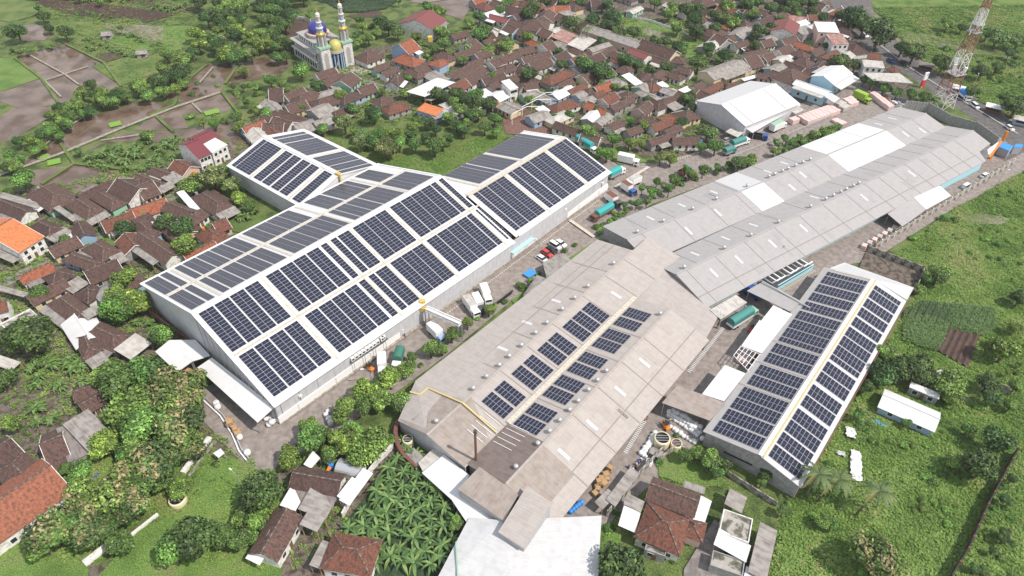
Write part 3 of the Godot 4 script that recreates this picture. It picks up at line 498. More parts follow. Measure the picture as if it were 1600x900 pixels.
func array_of(list: Array, p: Dictionary, cols: Array, t0: float, rows: int, pitch := 1.015):
	for c in cols:
		for k in int(c[1]):
			for r in rows:
				var o := at(p, c[0] + 1.0 + 2.01 * k, t0 + .5 + r * pitch, .10)
				list.append(Transform3D(Basis(p.s, p.n, p.s.cross(p.n)), o))

func fit_panels(root: Node3D, list: Array, most := 300):
	var eye := Vector3(0, 140, 0)
	list.sort_custom(func(a, b): return a.origin.distance_squared_to(eye) < b.origin.distance_squared_to(eye))
	var mesh := module_mesh(); var st := SurfaceTool.new(); var rest := false
	for i in list.size():
		if i < most: put("solar_panel", mesh, M.panel, root, list[i])
		else: rest = true; st.append_from(mesh, 0, list[i])
	if rest: tag(put("solar_panels", st.commit(), M.panel, root), "", "", "", "stuff")

func ventilator_mesh() -> ArrayMesh: return smooth_lathe([Vector2(0, 1.5), Vector2(.45, 1.42), Vector2(.72, 1.1), Vector2(.72, .8), Vector2(.45, .5), Vector2(.42, -.3)], 12)

func vent_row(root: Node3D, p: Dictionary, list: Array, t := .9):
	var m := ventilator_mesh()
	for s in list: put("roof_ventilator", m, M.silver, root, Transform3D(Basis.from_scale(Vector3.ONE * .8), at(p, s, t, .2)))

func sky_lights(root: Node3D, p: Dictionary, list: Array, along_t := true, ln := 3.4):
	for q in list:
		if along_t: strip(root, "skylight", p, q[0], q[1], q[0], q[1] + ln, .9, "skylight", .07)
		else: strip(root, "skylight", p, q[0], q[1], q[0] + ln, q[1], .9, "skylight", .07)

func joints(root: Node3D, p: Dictionary, list: Array, m := "joint"):
	for s in list: strip(root, "roof_joint", p, s, .2, s, p.tl - .1, .3 if m == "joint" else .2, m, .06)

func old_sheets(root: Node3D, p: Dictionary, n: int, mats: Array, s_max: float, t_max: float):
	# sheets that were replaced or weathered on their own
	for k in n:
		var s := rng.randf_range(1, s_max - 4); var t := rng.randf_range(.5, t_max * .6); var len := rng.randf_range(2.0, t_max * .4)
		slope(root, "replaced_sheet", p, s, s + [.9, 1.8, 2.7][k % 3], t, minf(t + len, t_max - .3), mats[k % mats.size()], .03, .05)

func block(parent: Node, called: String, c: Vector3, s: Vector3, yaw: float, m: String):
	var st := ST(); box(st, Vector3.ZERO, s); return done(st, called, M[m], parent, Transform3D(Basis(Vector3.UP, yaw), c))

func warehouses():
	# --- the great solar warehouse: near bay with a high ridge, far bay with a lower one
	var r := thing("solar_warehouse", "largest white warehouse, its two bays covered in dark solar panels", "warehouse")
	var ar := plane(Vector3(-80.17, 17.7, -127.1), Vector3(-23.45, 17.7, -193.34), Vector3(-55.93, 7.2, -106.91))
	var al := plane(Vector3(-80.17, 17.7, -127.1), Vector3(-23.45, 17.7, -193.34), Vector3(-103.85, 8.9, -148.03))
	var br := plane(Vector3(-14.33, 13.2, -189.67), Vector3(18.16, 13.2, -227.74), Vector3(33.99, 7.2, -214.05))
	var bl := plane(Vector3(-14.33, 13.2, -189.67), Vector3(18.16, 13.2, -227.74), Vector3(2.98, 8.5, -239.86))
	slope(r, "roof", ar, 0, ar.l, 0, ar.tl, "roof_white"); slope(r, "roof", al, 0, ar.l, 0, al.tl, "roof_white")
	slope(r, "roof", br, -1.0, br.l, 0, br.tl, "roof_white"); slope(r, "roof", bl, -9.0, br.l, 0, bl.tl, "roof_white")
	strip(r, "ridge_cap", ar, 0, 0, ar.l, 0, 1.0, "white_paint", .14); strip(r, "ridge_cap", br, -1, 0, br.l, 0, 1.5, "walkway", .14)
	for s in [0.25, ar.l - .25]: strip(r, "verge_flashing", ar, s, .3, s, ar.tl, .5, "white_paint", .2); strip(r, "verge_flashing", al, s, .3, s, al.tl, .5, "white_paint", .2)
	for s in [br.l - .25]: strip(r, "verge_flashing", br, s, .3, s, br.tl, .5, "white_paint", .2); strip(r, "verge_flashing", bl, s, .3, s, bl.tl, .5, "white_paint", .2)
	for s in [19.9, 41.6, 49.5, 63.5, 84.3]: strip(r, "walkway", ar, s, .8, s, ar.tl - .5, .6, "walkway", .12)
	strip(r, "walkway", ar, 1.0, 16.05, ar.l + 1.5, 16.05, .7, "walkway", .13)
	for s in [8.9, 30.9, 51.6, 74.0]: strip(r, "walkway", al, s, .8, s, al.tl - .5, .7, "walkway", .12)
	strip(r, "walkway", al, 1.0, 17.0, al.l - 1, 17.0, .8, "walkway", .13)
	for s in [16.6, 37.9]: strip(r, "walkway", br, s, .8, s, br.tl - .4, .8, "walkway", .12)
	for s in [5.8, 27.3]: strip(r, "walkway", bl, s, .8, s, bl.tl - .4, .8, "walkway", .12)
	strip(r, "gutter", ar, 0, ar.tl + .15, ar.l, ar.tl + .15, .4, "white_paint", .3); strip(r, "gutter", br, 0, br.tl + .15, br.l, br.tl + .15, .4, "white_paint", .3); strip(r, "gutter", al, 0, al.tl + .15, al.l, al.tl + .15, .4, "white_paint", .3)
	var pv := []
	var cols := [[1.3, 2], [5.7, 2], [10.1, 2], [14.5, 2], [20.9, 2], [25.3, 2], [29.6, 2], [34.0, 2], [38.9, 1], [42.3, 1], [44.8, 2], [50.3, 2], [54.5, 2], [58.7, 2], [64.5, 2], [68.8, 2], [73.0, 2], [77.2, 2], [81.6, 1], [85.0, 1]]
	array_of(pv, ar, cols, 1.0, 14)
	for c in cols: c[0] += .35
	array_of(pv, ar, cols.slice(0, 19), 17.0, 14); array_of(pv, ar, [[86.0, 1]], 17.0, 14)
	array_of(pv, al, [[1.0, 2], [5.6, 1], [9.9, 1], [12.4, 2], [16.8, 2], [21.2, 2], [25.6, 2], [32.1, 2], [36.4, 2], [40.7, 2], [45.0, 2], [49.3, 1], [53.5, 1], [55.9, 2], [60.3, 2], [64.8, 2], [69.0, 2], [75.0, 2], [79.3, 2], [83.5, 1]], 1.8, 14)
	array_of(pv, al, [[1.0, 2], [5.6, 1], [9.9, 1], [12.4, 2], [16.8, 2], [21.2, 2], [25.6, 2], [32.1, 2], [36.4, 2], [40.7, 2], [45.0, 2], [55.0, 2], [59.2, 1], [62.0, 2], [66.2, 2], [70.6, 1], [76.0, 2], [80.2, 1]], 18.2, 14)
	array_of(pv, br, [[.9, 1], [3.2, 2], [7.5, 2], [11.7, 2], [17.7, 1], [20.0, 2], [24.5, 2], [28.8, 2], [33.0, 2], [38.9, 2], [43.1, 2], [47.4, 1]], .8, 19)
	array_of(pv, bl, [[7.3, 2], [11.4, 2], [15.8, 1], [18.5, 2], [22.6, 2], [28.6, 2], [32.6, 2], [36.7, 2], [40.8, 2], [45.2, 1]], 2.4, 17)
	fit_panels(r, pv)
	var e := .6
	wall_poly(r, "wall", [at(ar, .6, ar.tl - e, -.3), at(ar, ar.l, ar.tl - e, -.3)], "wall_metal")
	wall_poly(r, "wall", [at(ar, ar.l, ar.tl - e, -.3), at(br, br.l - .6, br.tl - e, -.3)], "wall_metal")
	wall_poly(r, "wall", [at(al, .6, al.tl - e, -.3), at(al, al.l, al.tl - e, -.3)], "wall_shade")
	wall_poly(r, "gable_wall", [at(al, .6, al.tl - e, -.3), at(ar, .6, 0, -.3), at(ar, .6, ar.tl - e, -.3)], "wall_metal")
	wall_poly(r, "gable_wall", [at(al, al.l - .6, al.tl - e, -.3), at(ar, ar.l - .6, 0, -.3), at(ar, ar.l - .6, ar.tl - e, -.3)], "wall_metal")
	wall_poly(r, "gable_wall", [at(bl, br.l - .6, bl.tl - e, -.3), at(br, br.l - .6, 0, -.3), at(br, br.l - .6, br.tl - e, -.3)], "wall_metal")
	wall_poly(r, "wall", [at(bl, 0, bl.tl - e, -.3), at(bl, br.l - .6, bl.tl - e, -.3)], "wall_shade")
	# white plinth along the road side, with pilasters and doors
	var w0 := at(ar, .3, ar.tl - e); var w1 := at(br, br.l - .4, br.tl - e); w0.y = 1.3; w1.y = 1.3
	var out := Vector3(w1.z - w0.z, 0, -(w1.x - w0.x)).normalized(); if out.z < 0: out = -out
	var st := ST(); bar(st, w0 + out * .25, w1 + out * .25, .3, 2.6); done(st, "plinth", M.white_paint, r)
	for k in 12:
		var q := w0.lerp(w1, (k + .5) / 12.0) + out * .42; q.y = 1.35
		st = ST(); bar(st, q - Vector3(0, 1.3, 0), q + Vector3(0, 1.4, 0), .35); done(st, "pilaster", M.white_paint, r)
	for k in [.565, .60]:
		var q := w0.lerp(w1, k) + out * .2; var d := (w1 - w0).normalized()
		st = ST(); bar(st, q - d * 2 + Vector3(0, 1.6, 0), q + d * 2 + Vector3(0, 1.6, 0), .2, 4.4); done(st, "door", M.skylight, r)
	for k in 26:
		var q := w0.lerp(w1, (k + .3) / 26.0) + out * .16
		if k > 15 and k < 19: continue
		st = ST(); bar(st, Vector3(q.x, 2.6, q.z), Vector3(q.x, 6.9, q.z), .12); done(st, "downpipe", M.wall_shade, r)
		if k % 4 == 1: st = ST(); var qv := q + out * .2; box(st, Vector3(qv.x, 4.6, qv.z), Vector3(.7, .7, .7)); done(st, "wall_vent", M.white_paint, r)
	for k in 11:
		var gq := at(ar, .3, 0).lerp(at(ar, .3, ar.tl - e), (k + .5) / 11.0); st = ST(); bar(st, Vector3(gq.x, 0, gq.z) - ar.s * .25, gq - ar.s * .25 - Vector3(0, .5, 0), .16); done(st, "cladding_seam", M.wall_shade, r)
	# cyan office bay cut into the road side
	var q0 := w0.lerp(w1, .615) + out * .5; var q1 := w0.lerp(w1, .69) + out * .5
	st = ST(); bar(st, q0 + Vector3(0, .8, 0), q1 + Vector3(0, .8, 0), 2.0, 1.6); done(st, "office_wall", M.wh, r)
	st = ST(); bar(st, q0 + Vector3(0, 2.0, 0) + out * .3, q1 + Vector3(0, 2.0, 0) + out * .3, 2.4, .25); done(st, "office_roof", M.wall_cyan, r)
	st = ST(); bar(st, q0 + Vector3(0, 3.9, 0) - out * .55, q1 + Vector3(0, 3.9, 0) - out * .55, .2, 3.0); done(st, "office_recess", M.brown_wall, r)
	# --- annex behind
	var c := thing("solar_annex", "white solar-roofed annex standing across the back of the largest warehouse", "warehouse")
	var cn := plane(Vector3(-58.73, 11.6, -202.22), Vector3(-91.26, 11.6, -227.08), Vector3(-70.49, 7.2, -189.85)); var cb := plane(Vector3(-58.73, 11.6, -202.22), Vector3(-91.26, 11.6, -227.08), Vector3(-47.81, 7.2, -216.07))
	slope(c, "roof", cn, 0, cn.l, 0, cn.tl, "roof_white"); slope(c, "roof", cb, 0, cb.l, 0, cb.tl, "roof_white")
	strip(c, "ridge_cap", cn, 0, 0, cn.l, 0, .9, "white_paint", .14)
	for s in [7.3, 27.9]: strip(c, "walkway", cn, s, .6, s, cn.tl - .4, .7, "walkway", .12); strip(c, "walkway", cb, s + 9.5 if s < 9 else s + .1, .6, s + 9.5 if s < 9 else s + .1, cb.tl - .4, .7, "walkway", .12)
	pv = []
	array_of(pv, cn, [[2.2, 2], [8.8, 2], [13.4, 2], [18.2, 2], [22.8, 2], [29.0, 2], [33.0, 2], [37.3, 1]], 1.15, 15); array_of(pv, cb, [[.5, 1], [3.0, 2], [7.5, 2], [11.8, 2], [18.6, 2], [22.8, 2], [26.9, 2], [31.6, 2], [36.3, 1]], 1.6, 14)
	fit_panels(c, pv)
	wall_poly(c, "wall", [at(cn, .4, cn.tl - e, -.3), at(cn, cn.l - .4, cn.tl - e, -.3)], "wall_metal"); wall_poly(c, "wall", [at(cb, .4, cb.tl - e, -.3), at(cb, cn.l - .4, cb.tl - e, -.3)], "wall_metal")
	wall_poly(c, "gable_wall", [at(cn, .4, cn.tl - e, -.3), at(cn, .4, 0, -.3), at(cb, .4, cb.tl - e, -.3)], "roof_white"); wall_poly(c, "gable_wall", [at(cn, cn.l - .4, cn.tl - e, -.3), at(cn, cn.l - .4, 0, -.3), at(cb, cn.l - .4, cb.tl - e, -.3)], "wall_metal")
	st = ST(); bar(st, at(cn, -.3, 0, .3), at(cn, -.3, 0, .3) + Vector3(0, -4.2, 0), .9, .25); bar(st, at(cn, -.2, 0, .4), at(cn, 1.4, 0, .4), 1.2, .5); done(st, "cable_riser", M.yellow, c)
	# --- right-hand solar warehouse
	var f := thing("solar_warehouse", "right-hand pale warehouse with a yellow conduit along its solar ridge", "warehouse")
	var fl := plane(Vector3(56.88, 7.8, -94.93), Vector3(105.72, 7.8, -157.56), Vector3(45.64, 5.1, -103.24)); var fr := plane(Vector3(56.88, 7.8, -94.93), Vector3(105.72, 7.8, -157.56), Vector3(113.95, 5.1, -151.7))
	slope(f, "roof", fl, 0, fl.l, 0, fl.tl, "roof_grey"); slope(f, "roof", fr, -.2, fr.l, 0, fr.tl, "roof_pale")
	strip(f, "ridge_cap", fl, 0, .3, fl.l, .3, .9, "white_paint", .12); strip(f, "conduit", fr, 0, .5, fr.l, .5, .3, "pale_yellow", .25); strip(f, "ridge_cap", fr, 0, .2, fr.l, .2, .7, "walkway", .1)
	pv = []
	var fc := [[1.3, 2], [5.9, 2], [10.5, 2], [14.9, 2], [20.2, 2], [24.7, 2], [30.2, 2], [34.7, 2], [39.9, 1], [42.3, 2], [46.7, 2], [51.2, 2], [56.2, 2], [61.2, 2], [66.0, 2], [70.8, 2], [75.3, 1]]
	array_of(pv, fl, fc, 1.1, 11, 1.03); array_of(pv, fr, fc, 1.15, 8, 1.03); fit_panels(f, pv)
	joints(f, fl, [19.4, 29.4, 39.3])
	strip(f, "cable_tray", fl, fl.l - .5, .5, fl.l - .5, fl.tl - 3, .6, "walkway", .15)
	wall_poly(f, "wall", [at(fl, .5, fl.tl - .7, -.3), at(fl, fl.l, fl.tl - .7, -.3)], "gr"); wall_poly(f, "wall", [at(fr, .5, fr.tl - .5, -.3), at(fr, fr.l, fr.tl - .5, -.3)], "wh")
	wall_poly(f, "gable_wall", [at(fl, .5, fl.tl - .7, -.3), at(fl, .5, 0, -.3), at(fr, .5, fr.tl - .5, -.3)], "gr"); wall_poly(f, "gable_wall", [at(fl, fl.l, fl.tl - .7, -.3), at(fl, fl.l, 0, -.3), at(fr, fr.l, fr.tl - .5, -.3)], "gr")
	st = ST(); fan(st, [at(fl, .44, 9.5, -4.0), at(fl, .44, 1.0, -5.2), at(fl, .44, 1.0, -4.8), at(fl, .44, 9.5, -3.6)]); bar(st, at(fl, .3, 9.0, -4.2), at(fl, .3, 2.0, -4.6), .3, .3); done(st, "louvre_band", M.black, f)
	for s in [0.0, .33, .66, 1.0]: st = ST(); bar(st, at(fr, s * (fl.l - 1) + .5, fr.tl - .1, -.2), at(fr, s * (fl.l - 1) + .5, fr.tl - .1, -.2) + Vector3(0, -6, 0), .18); done(st, "downpipe", M.rusty, f)
	strip(f, "gutter", fr, 0, fr.tl + .25, fr.l, fr.tl + .25, .25, "brown_wall", .2)
	slab_thing("lean_to", "pale lean-to roof on the far end of the right solar warehouse", [Vector3(96.17, 4.8, -165.91), Vector3(102.4, 4.1, -169.75), Vector3(119.16, 4.1, -158.48), Vector3(114.21, 4.8, -152.04), Vector3(106.12, 7.3, -158.15)], "roof_pale", "lean-to")
	# --- beige two-ridge factory
	var d := thing("beige_factory", "weathered beige factory hall with two ridges and small solar arrays in the valley", "factory")
	var s1 := plane(Vector3(-18.81, 7.7, -98.91), Vector3(36.49, 7.7, -169.12), Vector3(26.69, 4.7, -178.25)); var s2 := plane(Vector3(-18.81, 7.7, -98.91), Vector3(36.49, 7.7, -169.12), Vector3(-2.76, 5.8, -101.04))
	var s3 := plane(Vector3(-0.41, 8.1, -86.15), Vector3(43.66, 8.1, -142.93), Vector3(-2.76, 5.8, -101.04)); var s4 := plane(Vector3(-0.41, 8.1, -86.15), Vector3(43.66, 8.1, -142.93), Vector3(54.18, 4, -135.5))
	st = ST(); slab(st, [Vector3(-18.81, 7.7, -98.91), Vector3(36.49, 7.7, -169.12), Vector3(26.69, 4.7, -178.25), Vector3(-23.92, 4.7, -117.9), Vector3(-26.69, 4.5, -105.4)], .22); done(st, "roof", M.roof_beige, d)
	slope(d, "roof", s2, 0, s2.l + 9.0, 0, s2.tl + .3, "roof_beige"); slope(d, "roof", s3, -.3, s3.l, 0, s3.tl + .3, "roof_beige"); slope(d, "roof", s4, -.3, s4.l, 0, s4.tl, "roof_beige")
	st = ST(); slab(st, [Vector3(-18.8, 7.82, -98.89), Vector3(-10.83, 7.82, -108.84), Vector3(-20.21, 5.5, -114.64), Vector3(-22.25, 5.1, -111.86), Vector3(-26.37, 4.65, -105.47)], .1); done(st, "roof_patch", M.roof_brown, d)
	st = ST(); slab(st, [at(s3, -.2, .3, .08), at(s3, 14, .3, .08), at(s3, 14, s3.tl, .08), at(s3, -.2, s3.tl, .08)], .1); done(st, "roof_patch", M.roof_soot, d)
	st = ST(); slab(st, [at(s2, -.1, .3, .08), at(s2, 15, .3, .08), at(s2, 9, s2.tl, .08), at(s2, -.1, s2.tl, .08)], .1); done(st, "roof_patch", M.roof_brown, d)
	st = ST(); slab(st, [at(s4, -.2, .2, .08), at(s4, 13, .2, .08), at(s4, 13, 9.5, .08), at(s4, -.2, 9.5, .08)], .1); done(st, "roof_patch", M.roof_brown, d)
	strip(d, "ridge_cap", s1, 0, 0, s1.l, 0, .6, "roof_beige", .12); strip(d, "ridge_cap", s3, 0, 0, s3.l, 0, .6, "roof_beige", .12)
	strip(d, "valley_walkway", s3, 14.2, s3.tl - .2, s3.l, s3.tl - .2, 1.3, "walkway", .5)
	strip(d, "walkway", s1, 2, 6.8, s1.l, 6.8, .35, "joint", .08)
	pv = []
	array_of(pv, s2, [[15.7, 2], [20.4, 2], [27.1, 2], [31.9, 2], [37.8, 2], [42.4, 2], [48.9, 2], [53.4, 2], [58.0, 2]], 2.85, 7); array_of(pv, s3, [[14.6, 2], [19.2, 2], [26.1, 2], [30.8, 2], [36.5, 2], [41.2, 2], [47.9, 2], [52.4, 2], [58.4, 2], [63.2, 2]], 2.9, 7)
	fit_panels(d, pv)
	joints(d, s1, [12.5, 26, 40, 52, 64, 76]); joints(d, s2, [14.5, 26, 37, 48, 62.5, 74, 84]); joints(d, s3, [24.8, 35, 46, 57]); joints(d, s4, [13, 24.6, 35.5, 46.5, 57.5])
	strip(d, "roof_lap", s4, 0, 8.8, s4.l, 8.8, .25, "joint", .06); strip(d, "roof_lap", s1, 6, 9.3, s1.l, 9.3, .25, "joint", .06)
	vent_row(d, s1, [4, 17, 22, 27, 31, 36, 42, 47, 54, 60, 66.5, 80]); vent_row(d, s3, [4.5, 12.5, 17, 21, 25, 28.5, 33, 37, 41, 68])
	sky_lights(d, s1, [[33, 3.2], [45, 4.5], [57, 3.6]]); sky_lights(d, s4, [[15, 3.2], [26, 3.5], [39, 3.2], [51, 3.0]]); sky_lights(d, s2, [[70, 5]])
	for ln in [[Vector3(-24.8, 5, -113.84), Vector3(-22.13, 5.4, -112.62)], [Vector3(-22.13, 5.4, -112.62), Vector3(-20.36, 5.6, -114.66)], [Vector3(-20.36, 5.6, -114.66), Vector3(-11.25, 8.1, -108.13)], [Vector3(-11.25, 8.1, -108.13), Vector3(-2.81, 6.1, -101)]]:
		st = ST(); bar(st, ln[0] + Vector3(0, .2, 0), ln[1] + Vector3(0, .2, 0), .4, .2); done(st, "yellow_conduit", M.pale_yellow, d)
	for k in 5: st = ST(); bar(st, at(s2, 7.5 + k * 1.6, 5.5, .2), at(s2, 7.5 + k * 1.6, 10.5, .2), .12); done(st, "rack_rail", M.white_paint, d)
	for k in 5: st = ST(); bar(st, at(s3, 8 + k * 1.6, 5.0, .2), at(s3, 8 + k * 1.6, 10.5, .2), .12); done(st, "rack_rail", M.white_paint, d)
	wall_poly(d, "wall", [Vector3(-26.46, 4.3, -105.93), Vector3(-23.72, 4.4, -118.07)], "gr"); wall_poly(d, "wall", [at(s1, 14, s1.tl - .5, -.3), at(s1, s1.l - .3, s1.tl - .5, -.3)], "gr"); wall_poly(d, "wall", [at(s4, .3, s4.tl - 1.6, -.3), at(s4, s4.l - .3, s4.tl - 1.6, -.3)], "gr")
	wall_poly(d, "gable_wall", [Vector3(-26.48, 4.2, -106.01), at(s1, .5, 0, -.3), at(s2, .5, s2.tl, -.3)], "wall_metal"); wall_poly(d, "gable_wall", [at(s3, .4, s3.tl, -.3), at(s3, .4, 0, -.3), at(s4, .4, s4.tl - .5, -.3)], "gr")
	wall_poly(d, "gable_wall", [at(s1, s1.l - .4, s1.tl - .5, -.3), at(s1, s1.l - .4, 0, -.3), at(s2, s1.l - .4, s2.tl, -.3)], "gr"); wall_poly(d, "gable_wall", [at(s3, s3.l - .4, s3.tl, -.3), at(s3, s3.l - .4, 0, -.3), at(s4, s3.l - .4, s4.tl - .5, -.3)], "gr")
	old_sheets(d, s1, 10, ["beige_patch"], s1.l, s1.tl); old_sheets(d, s4, 10, ["beige_patch"], s4.l, s4.tl)
	# annexes on the beige factory
	slab_thing("link_roof", "light sheet roof with crossed cables joining the beige factory to the grey halls", [Vector3(32.01, 5.4, -148.51), Vector3(43.11, 5.7, -160.65), Vector3(45.39, 5.8, -162.86), Vector3(56.2, 4.4, -148.37), Vector3(57.89, 4.2, -143.72), Vector3(53.12, 3.9, -135.75), Vector3(45.07, 4.4, -135.96)], "roof_beige", "roof")
	slab_thing("side_roof", "striped rusty lean-to along the left side of the beige factory", [Vector3(9.21, 3.3, -167.97), Vector3(15.83, 3.3, -172.84), Vector3(19.98, 4.1, -165.42), Vector3(10.89, 4.1, -155.33)], "sheet", "lean-to")
	slab_thing("side_roof", "small grey lean-to behind the blue tarpaulin", [Vector3(7.42, 2.9, -162.39), Vector3(10.91, 3.9, -159.33), Vector3(4.18, 3.9, -150.43), Vector3(3.33, 2.9, -153.24)], "sheet", "lean-to")
	slab_thing("stack_roof", "raised brown sheet roof beside the rusty chimney", [Vector3(-10.93, 7.1, -85.37), Vector3(-0.68, 7.1, -77.86), Vector3(2.21, 8.1, -83.66), Vector3(-6.4, 8.1, -90.42)], "roof_brown", "roof", 1.6)
	slab_thing("ribbed_roof", "raised light ribbed roof over the near end of the beige factory", [Vector3(-1.88, 7.9, -74.98), Vector3(4.02, 9.5, -84.98), Vector3(9.15, 9.5, -80.95), Vector3(3.34, 7.9, -71.53)], "roof_beige", "roof", 2.0)
	slab_thing("low_roof", "stained white low roof left of the chimney", [Vector3(-19.52, 3.6, -91.59), Vector3(-14.86, 4.4, -96.08), Vector3(-8.69, 4.6, -90.51), Vector3(-11.76, 4, -84.2)], "white", "roof")
	slab_thing("low_roof", "long white low roof below the brown raised roof", [Vector3(-12.2, 3.9, -84.58), Vector3(-10.13, 4.6, -86.47), Vector3(-0.19, 4.8, -76.99), Vector3(-5.26, 4.2, -74.28)], "white", "roof")
	slab_thing("low_roof", "small tan and white roof above the round tank", [Vector3(-20.74, 3.2, -94.61), Vector3(-17.15, 3.6, -98.83), Vector3(-14.66, 3.6, -96.81), Vector3(-19.38, 3.2, -92.19)], "sheetlight", "roof")
	slab_thing("low_roof", "grey corrugated roof patch beside the cream tank behind the brown wall", [Vector3(-24.38, 2.4, -98.06), Vector3(-22.33, 2.8, -98.99), Vector3(-19.11, 2.8, -95.9), Vector3(-20.78, 2.4, -94.13)], "sheet", "roof")
	var wg := thing("white_hall", "large white-roofed hall cut off by the bottom edge of the picture", "hall")
	st = ST(); slab(st, [Vector3(-14.89, 4.6, -63.84), Vector3(-8.16, 4.6, -80.08), Vector3(-0.95, 6.2, -78.69), Vector3(1.75, 6.2, -60.91)], .22); done(st, "roof", M.white_old, wg)
	st = ST(); slab(st, [Vector3(1.75, 6.2, -60.91), Vector3(-0.95, 6.2, -78.69), Vector3(20.08, 4.8, -81.02), Vector3(17.98, 4.7, -77.98), Vector3(18.79, 4.6, -71.06), Vector3(17.28, 4.6, -61.33)], .22); done(st, "roof", M.white_old, wg)
	wall_poly(wg, "wall", [Vector3(-8.03, 4.3, -79.96), Vector3(-14.67, 4.3, -63.97)], "gr"); wall_poly(wg, "wall", [Vector3(19.83, 4.5, -81.05), Vector3(17.74, 4.4, -78.01), Vector3(18.57, 4.3, -71.22), Vector3(17.07, 4.3, -61.48)], "gr"); wall_poly(wg, "wall", [Vector3(-8.03, 4.3, -79.96), Vector3(-0.95, 5.9, -78.57), Vector3(19.82, 4.5, -80.9)], "gr")
	st = ST(); bar(st, Vector3(-10.49, 5.2, -74.12), Vector3(-9.03, 5.8, -62.16), .25, .3); done(st, "gutter", M.mint, wg)
	# --- the two long grey halls
	var a1 := plane(Vector3(35.55, 6.7, -175.98), Vector3(167.35, 6.7, -264.73), Vector3(27.57, 4.5, -184.66)); var a2 := plane(Vector3(35.55, 6.7, -175.98), Vector3(167.35, 6.7, -264.73), Vector3(41.98, 4.5, -167.34))
	var h1 := thing("grey_hall", "long grey hall with patches of new white sheets, nearer the inner road", "factory")
	for g in [[0, 51, "roof_grey", 0.0], [51, 62, "roof_pale", .05], [62, 97, "roof_grey", 0.0], [97, 132, "roof_white", .05], [132, a1.l, "roof_grey", 0.0]]:
		slope(h1, "roof", a1, g[0], g[1], 0, a1.tl, g[2], g[3]); slope(h1, "roof", a2, g[0], g[1], 0, a2.tl - .4, "roof_white" if g[2] == "roof_pale" else g[2], g[3])
	strip(h1, "ridge_cap", a1, 0, 0, a1.l, 0, .6, "roof_grey", .14)
	joints(h1, a1, [9, 21, 35, 50, 70, 84, 108, 120, 140, 149], "joint_pale"); joints(h1, a2, [6, 20, 35, 48, 75, 88, 108, 120, 140, 149], "joint_pale")
	sky_lights(h1, a1, [[15, 4], [29, 4], [44, 4], [70, 3], [80, 4], [136, 4], [145, 4]]); sky_lights(h1, a2, [[21, 4.4], [36, 2.5], [70, 5.0], [79, 2.0], [138, 3.5], [147, 5]])
	vent_row(h1, a1, [5, 16, 29, 40, 55, 66, 69, 73, 76, 80, 84, 88])
	st = ST(); bar(st, at(a2, .2, a2.tl + .1, -.4), at(a2, a2.l, a2.tl + .1, -.4), .9, .3); done(st, "valley_gutter", M.dark_steel, h1)
	wall_poly(h1, "gable_wall", [at(a1, .6, a1.tl - .5, -.3), at(a1, .6, 0, -.3), at(a2, .6, a2.tl - .2, -.3)], "gr"); wall_poly(h1, "wall", [at(a1, .6, a1.tl - .5, -.3), at(a1, a1.l, a1.tl - .5, -.3)], "gr"); wall_poly(h1, "gable_wall", [at(a1, a1.l - .4, a1.tl - .5, -.3), at(a1, a1.l - .4, 0, -.3), at(a2, a1.l - .4, a2.tl - .2, -.3)], "gr")
	var b1 := plane(Vector3(48.19, 7.2, -158.76), Vector3(179.38, 7.2, -250.02), Vector3(41.98, 4.5, -167.34)); var b2 := plane(Vector3(48.19, 7.2, -158.76), Vector3(179.38, 7.2, -250.02), Vector3(55.68, 4.2, -147.86))
	var h2 := thing("grey_hall", "longest grey hall, beside the meadow wall, with a pale blue side", "factory")
	slope(h2, "roof", b1, 0, b1.l, 0, b1.tl - .4, "roof_grey"); slope(h2, "roof", b2, 0, 147.5, 0, b2.tl, "roof_grey")
	st = ST(); slab(st, [at(b2, 147.5, 0), at(b2, b2.l, 0), at(b2, b2.l - .5, 8.1), at(b2, 150, 9.0), at(b2, 147.5, b2.tl)], .2); done(st, "roof", M.roof_grey, h2)
	strip(h2, "ridge_cap", b1, 0, 0, b1.l, 0, .6, "roof_grey", .14); strip(h2, "roof_lap", b2, 0, 9.6, 147, 9.6, .25, "joint", .06)
	joints(h2, b1, [9, 22, 35, 48, 60, 72, 84, 93, 102, 110, 118, 126, 134, 142, 150], "joint_pale"); joints(h2, b2, [4, 16, 29, 43, 55, 67, 79, 90, 98, 106, 114, 122, 130, 138, 146], "joint_pale")
	sky_lights(h2, b1, [[13, 3.5], [27, 4], [40, 4], [70, 3.5]]); sky_lights(h2, b2, [[11, 3.2], [22, 3], [37, 3.2], [52, 3.2], [84, 3.0], [112, 3]])
	vent_row(h2, b1, [4, 21, 33, 46, 62, 70, 74, 78, 81, 85, 88])
	wall_poly(h2, "wall", [at(b2, .6, b2.tl - 2.4, -.3), at(b2, 120, b2.tl - 2.4, -.3)], "wall_cyan"); wall_poly(h2, "wall", [at(b2, 120, b2.tl - .8, -.3), at(b2, 147.5, b2.tl - .8, -.3)], "wall_cyan"); wall_poly(h2, "gable_wall", [at(b1, .6, b1.tl - .2, -.3), at(b1, .6, 0, -.3), at(b2, .6, b2.tl - .6, -.3)], "gr"); wall_poly(h2, "gable_wall", [at(b1, b1.l - .4, b1.tl - .2, -.3), at(b1, b1.l - .4, 0, -.3), at(b2, b1.l - .4, 8, -.3)], "gr")
	old_sheets(h1, a2, 8, ["grey_patch"], 96, a2.tl); old_sheets(h2, b2, 12, ["grey_patch"], 145, b2.tl); old_sheets(h2, b1, 7, ["grey_patch"], b1.l, b1.tl); old_sheets(h1, a1, 6, ["grey_patch"], 50, a1.tl)
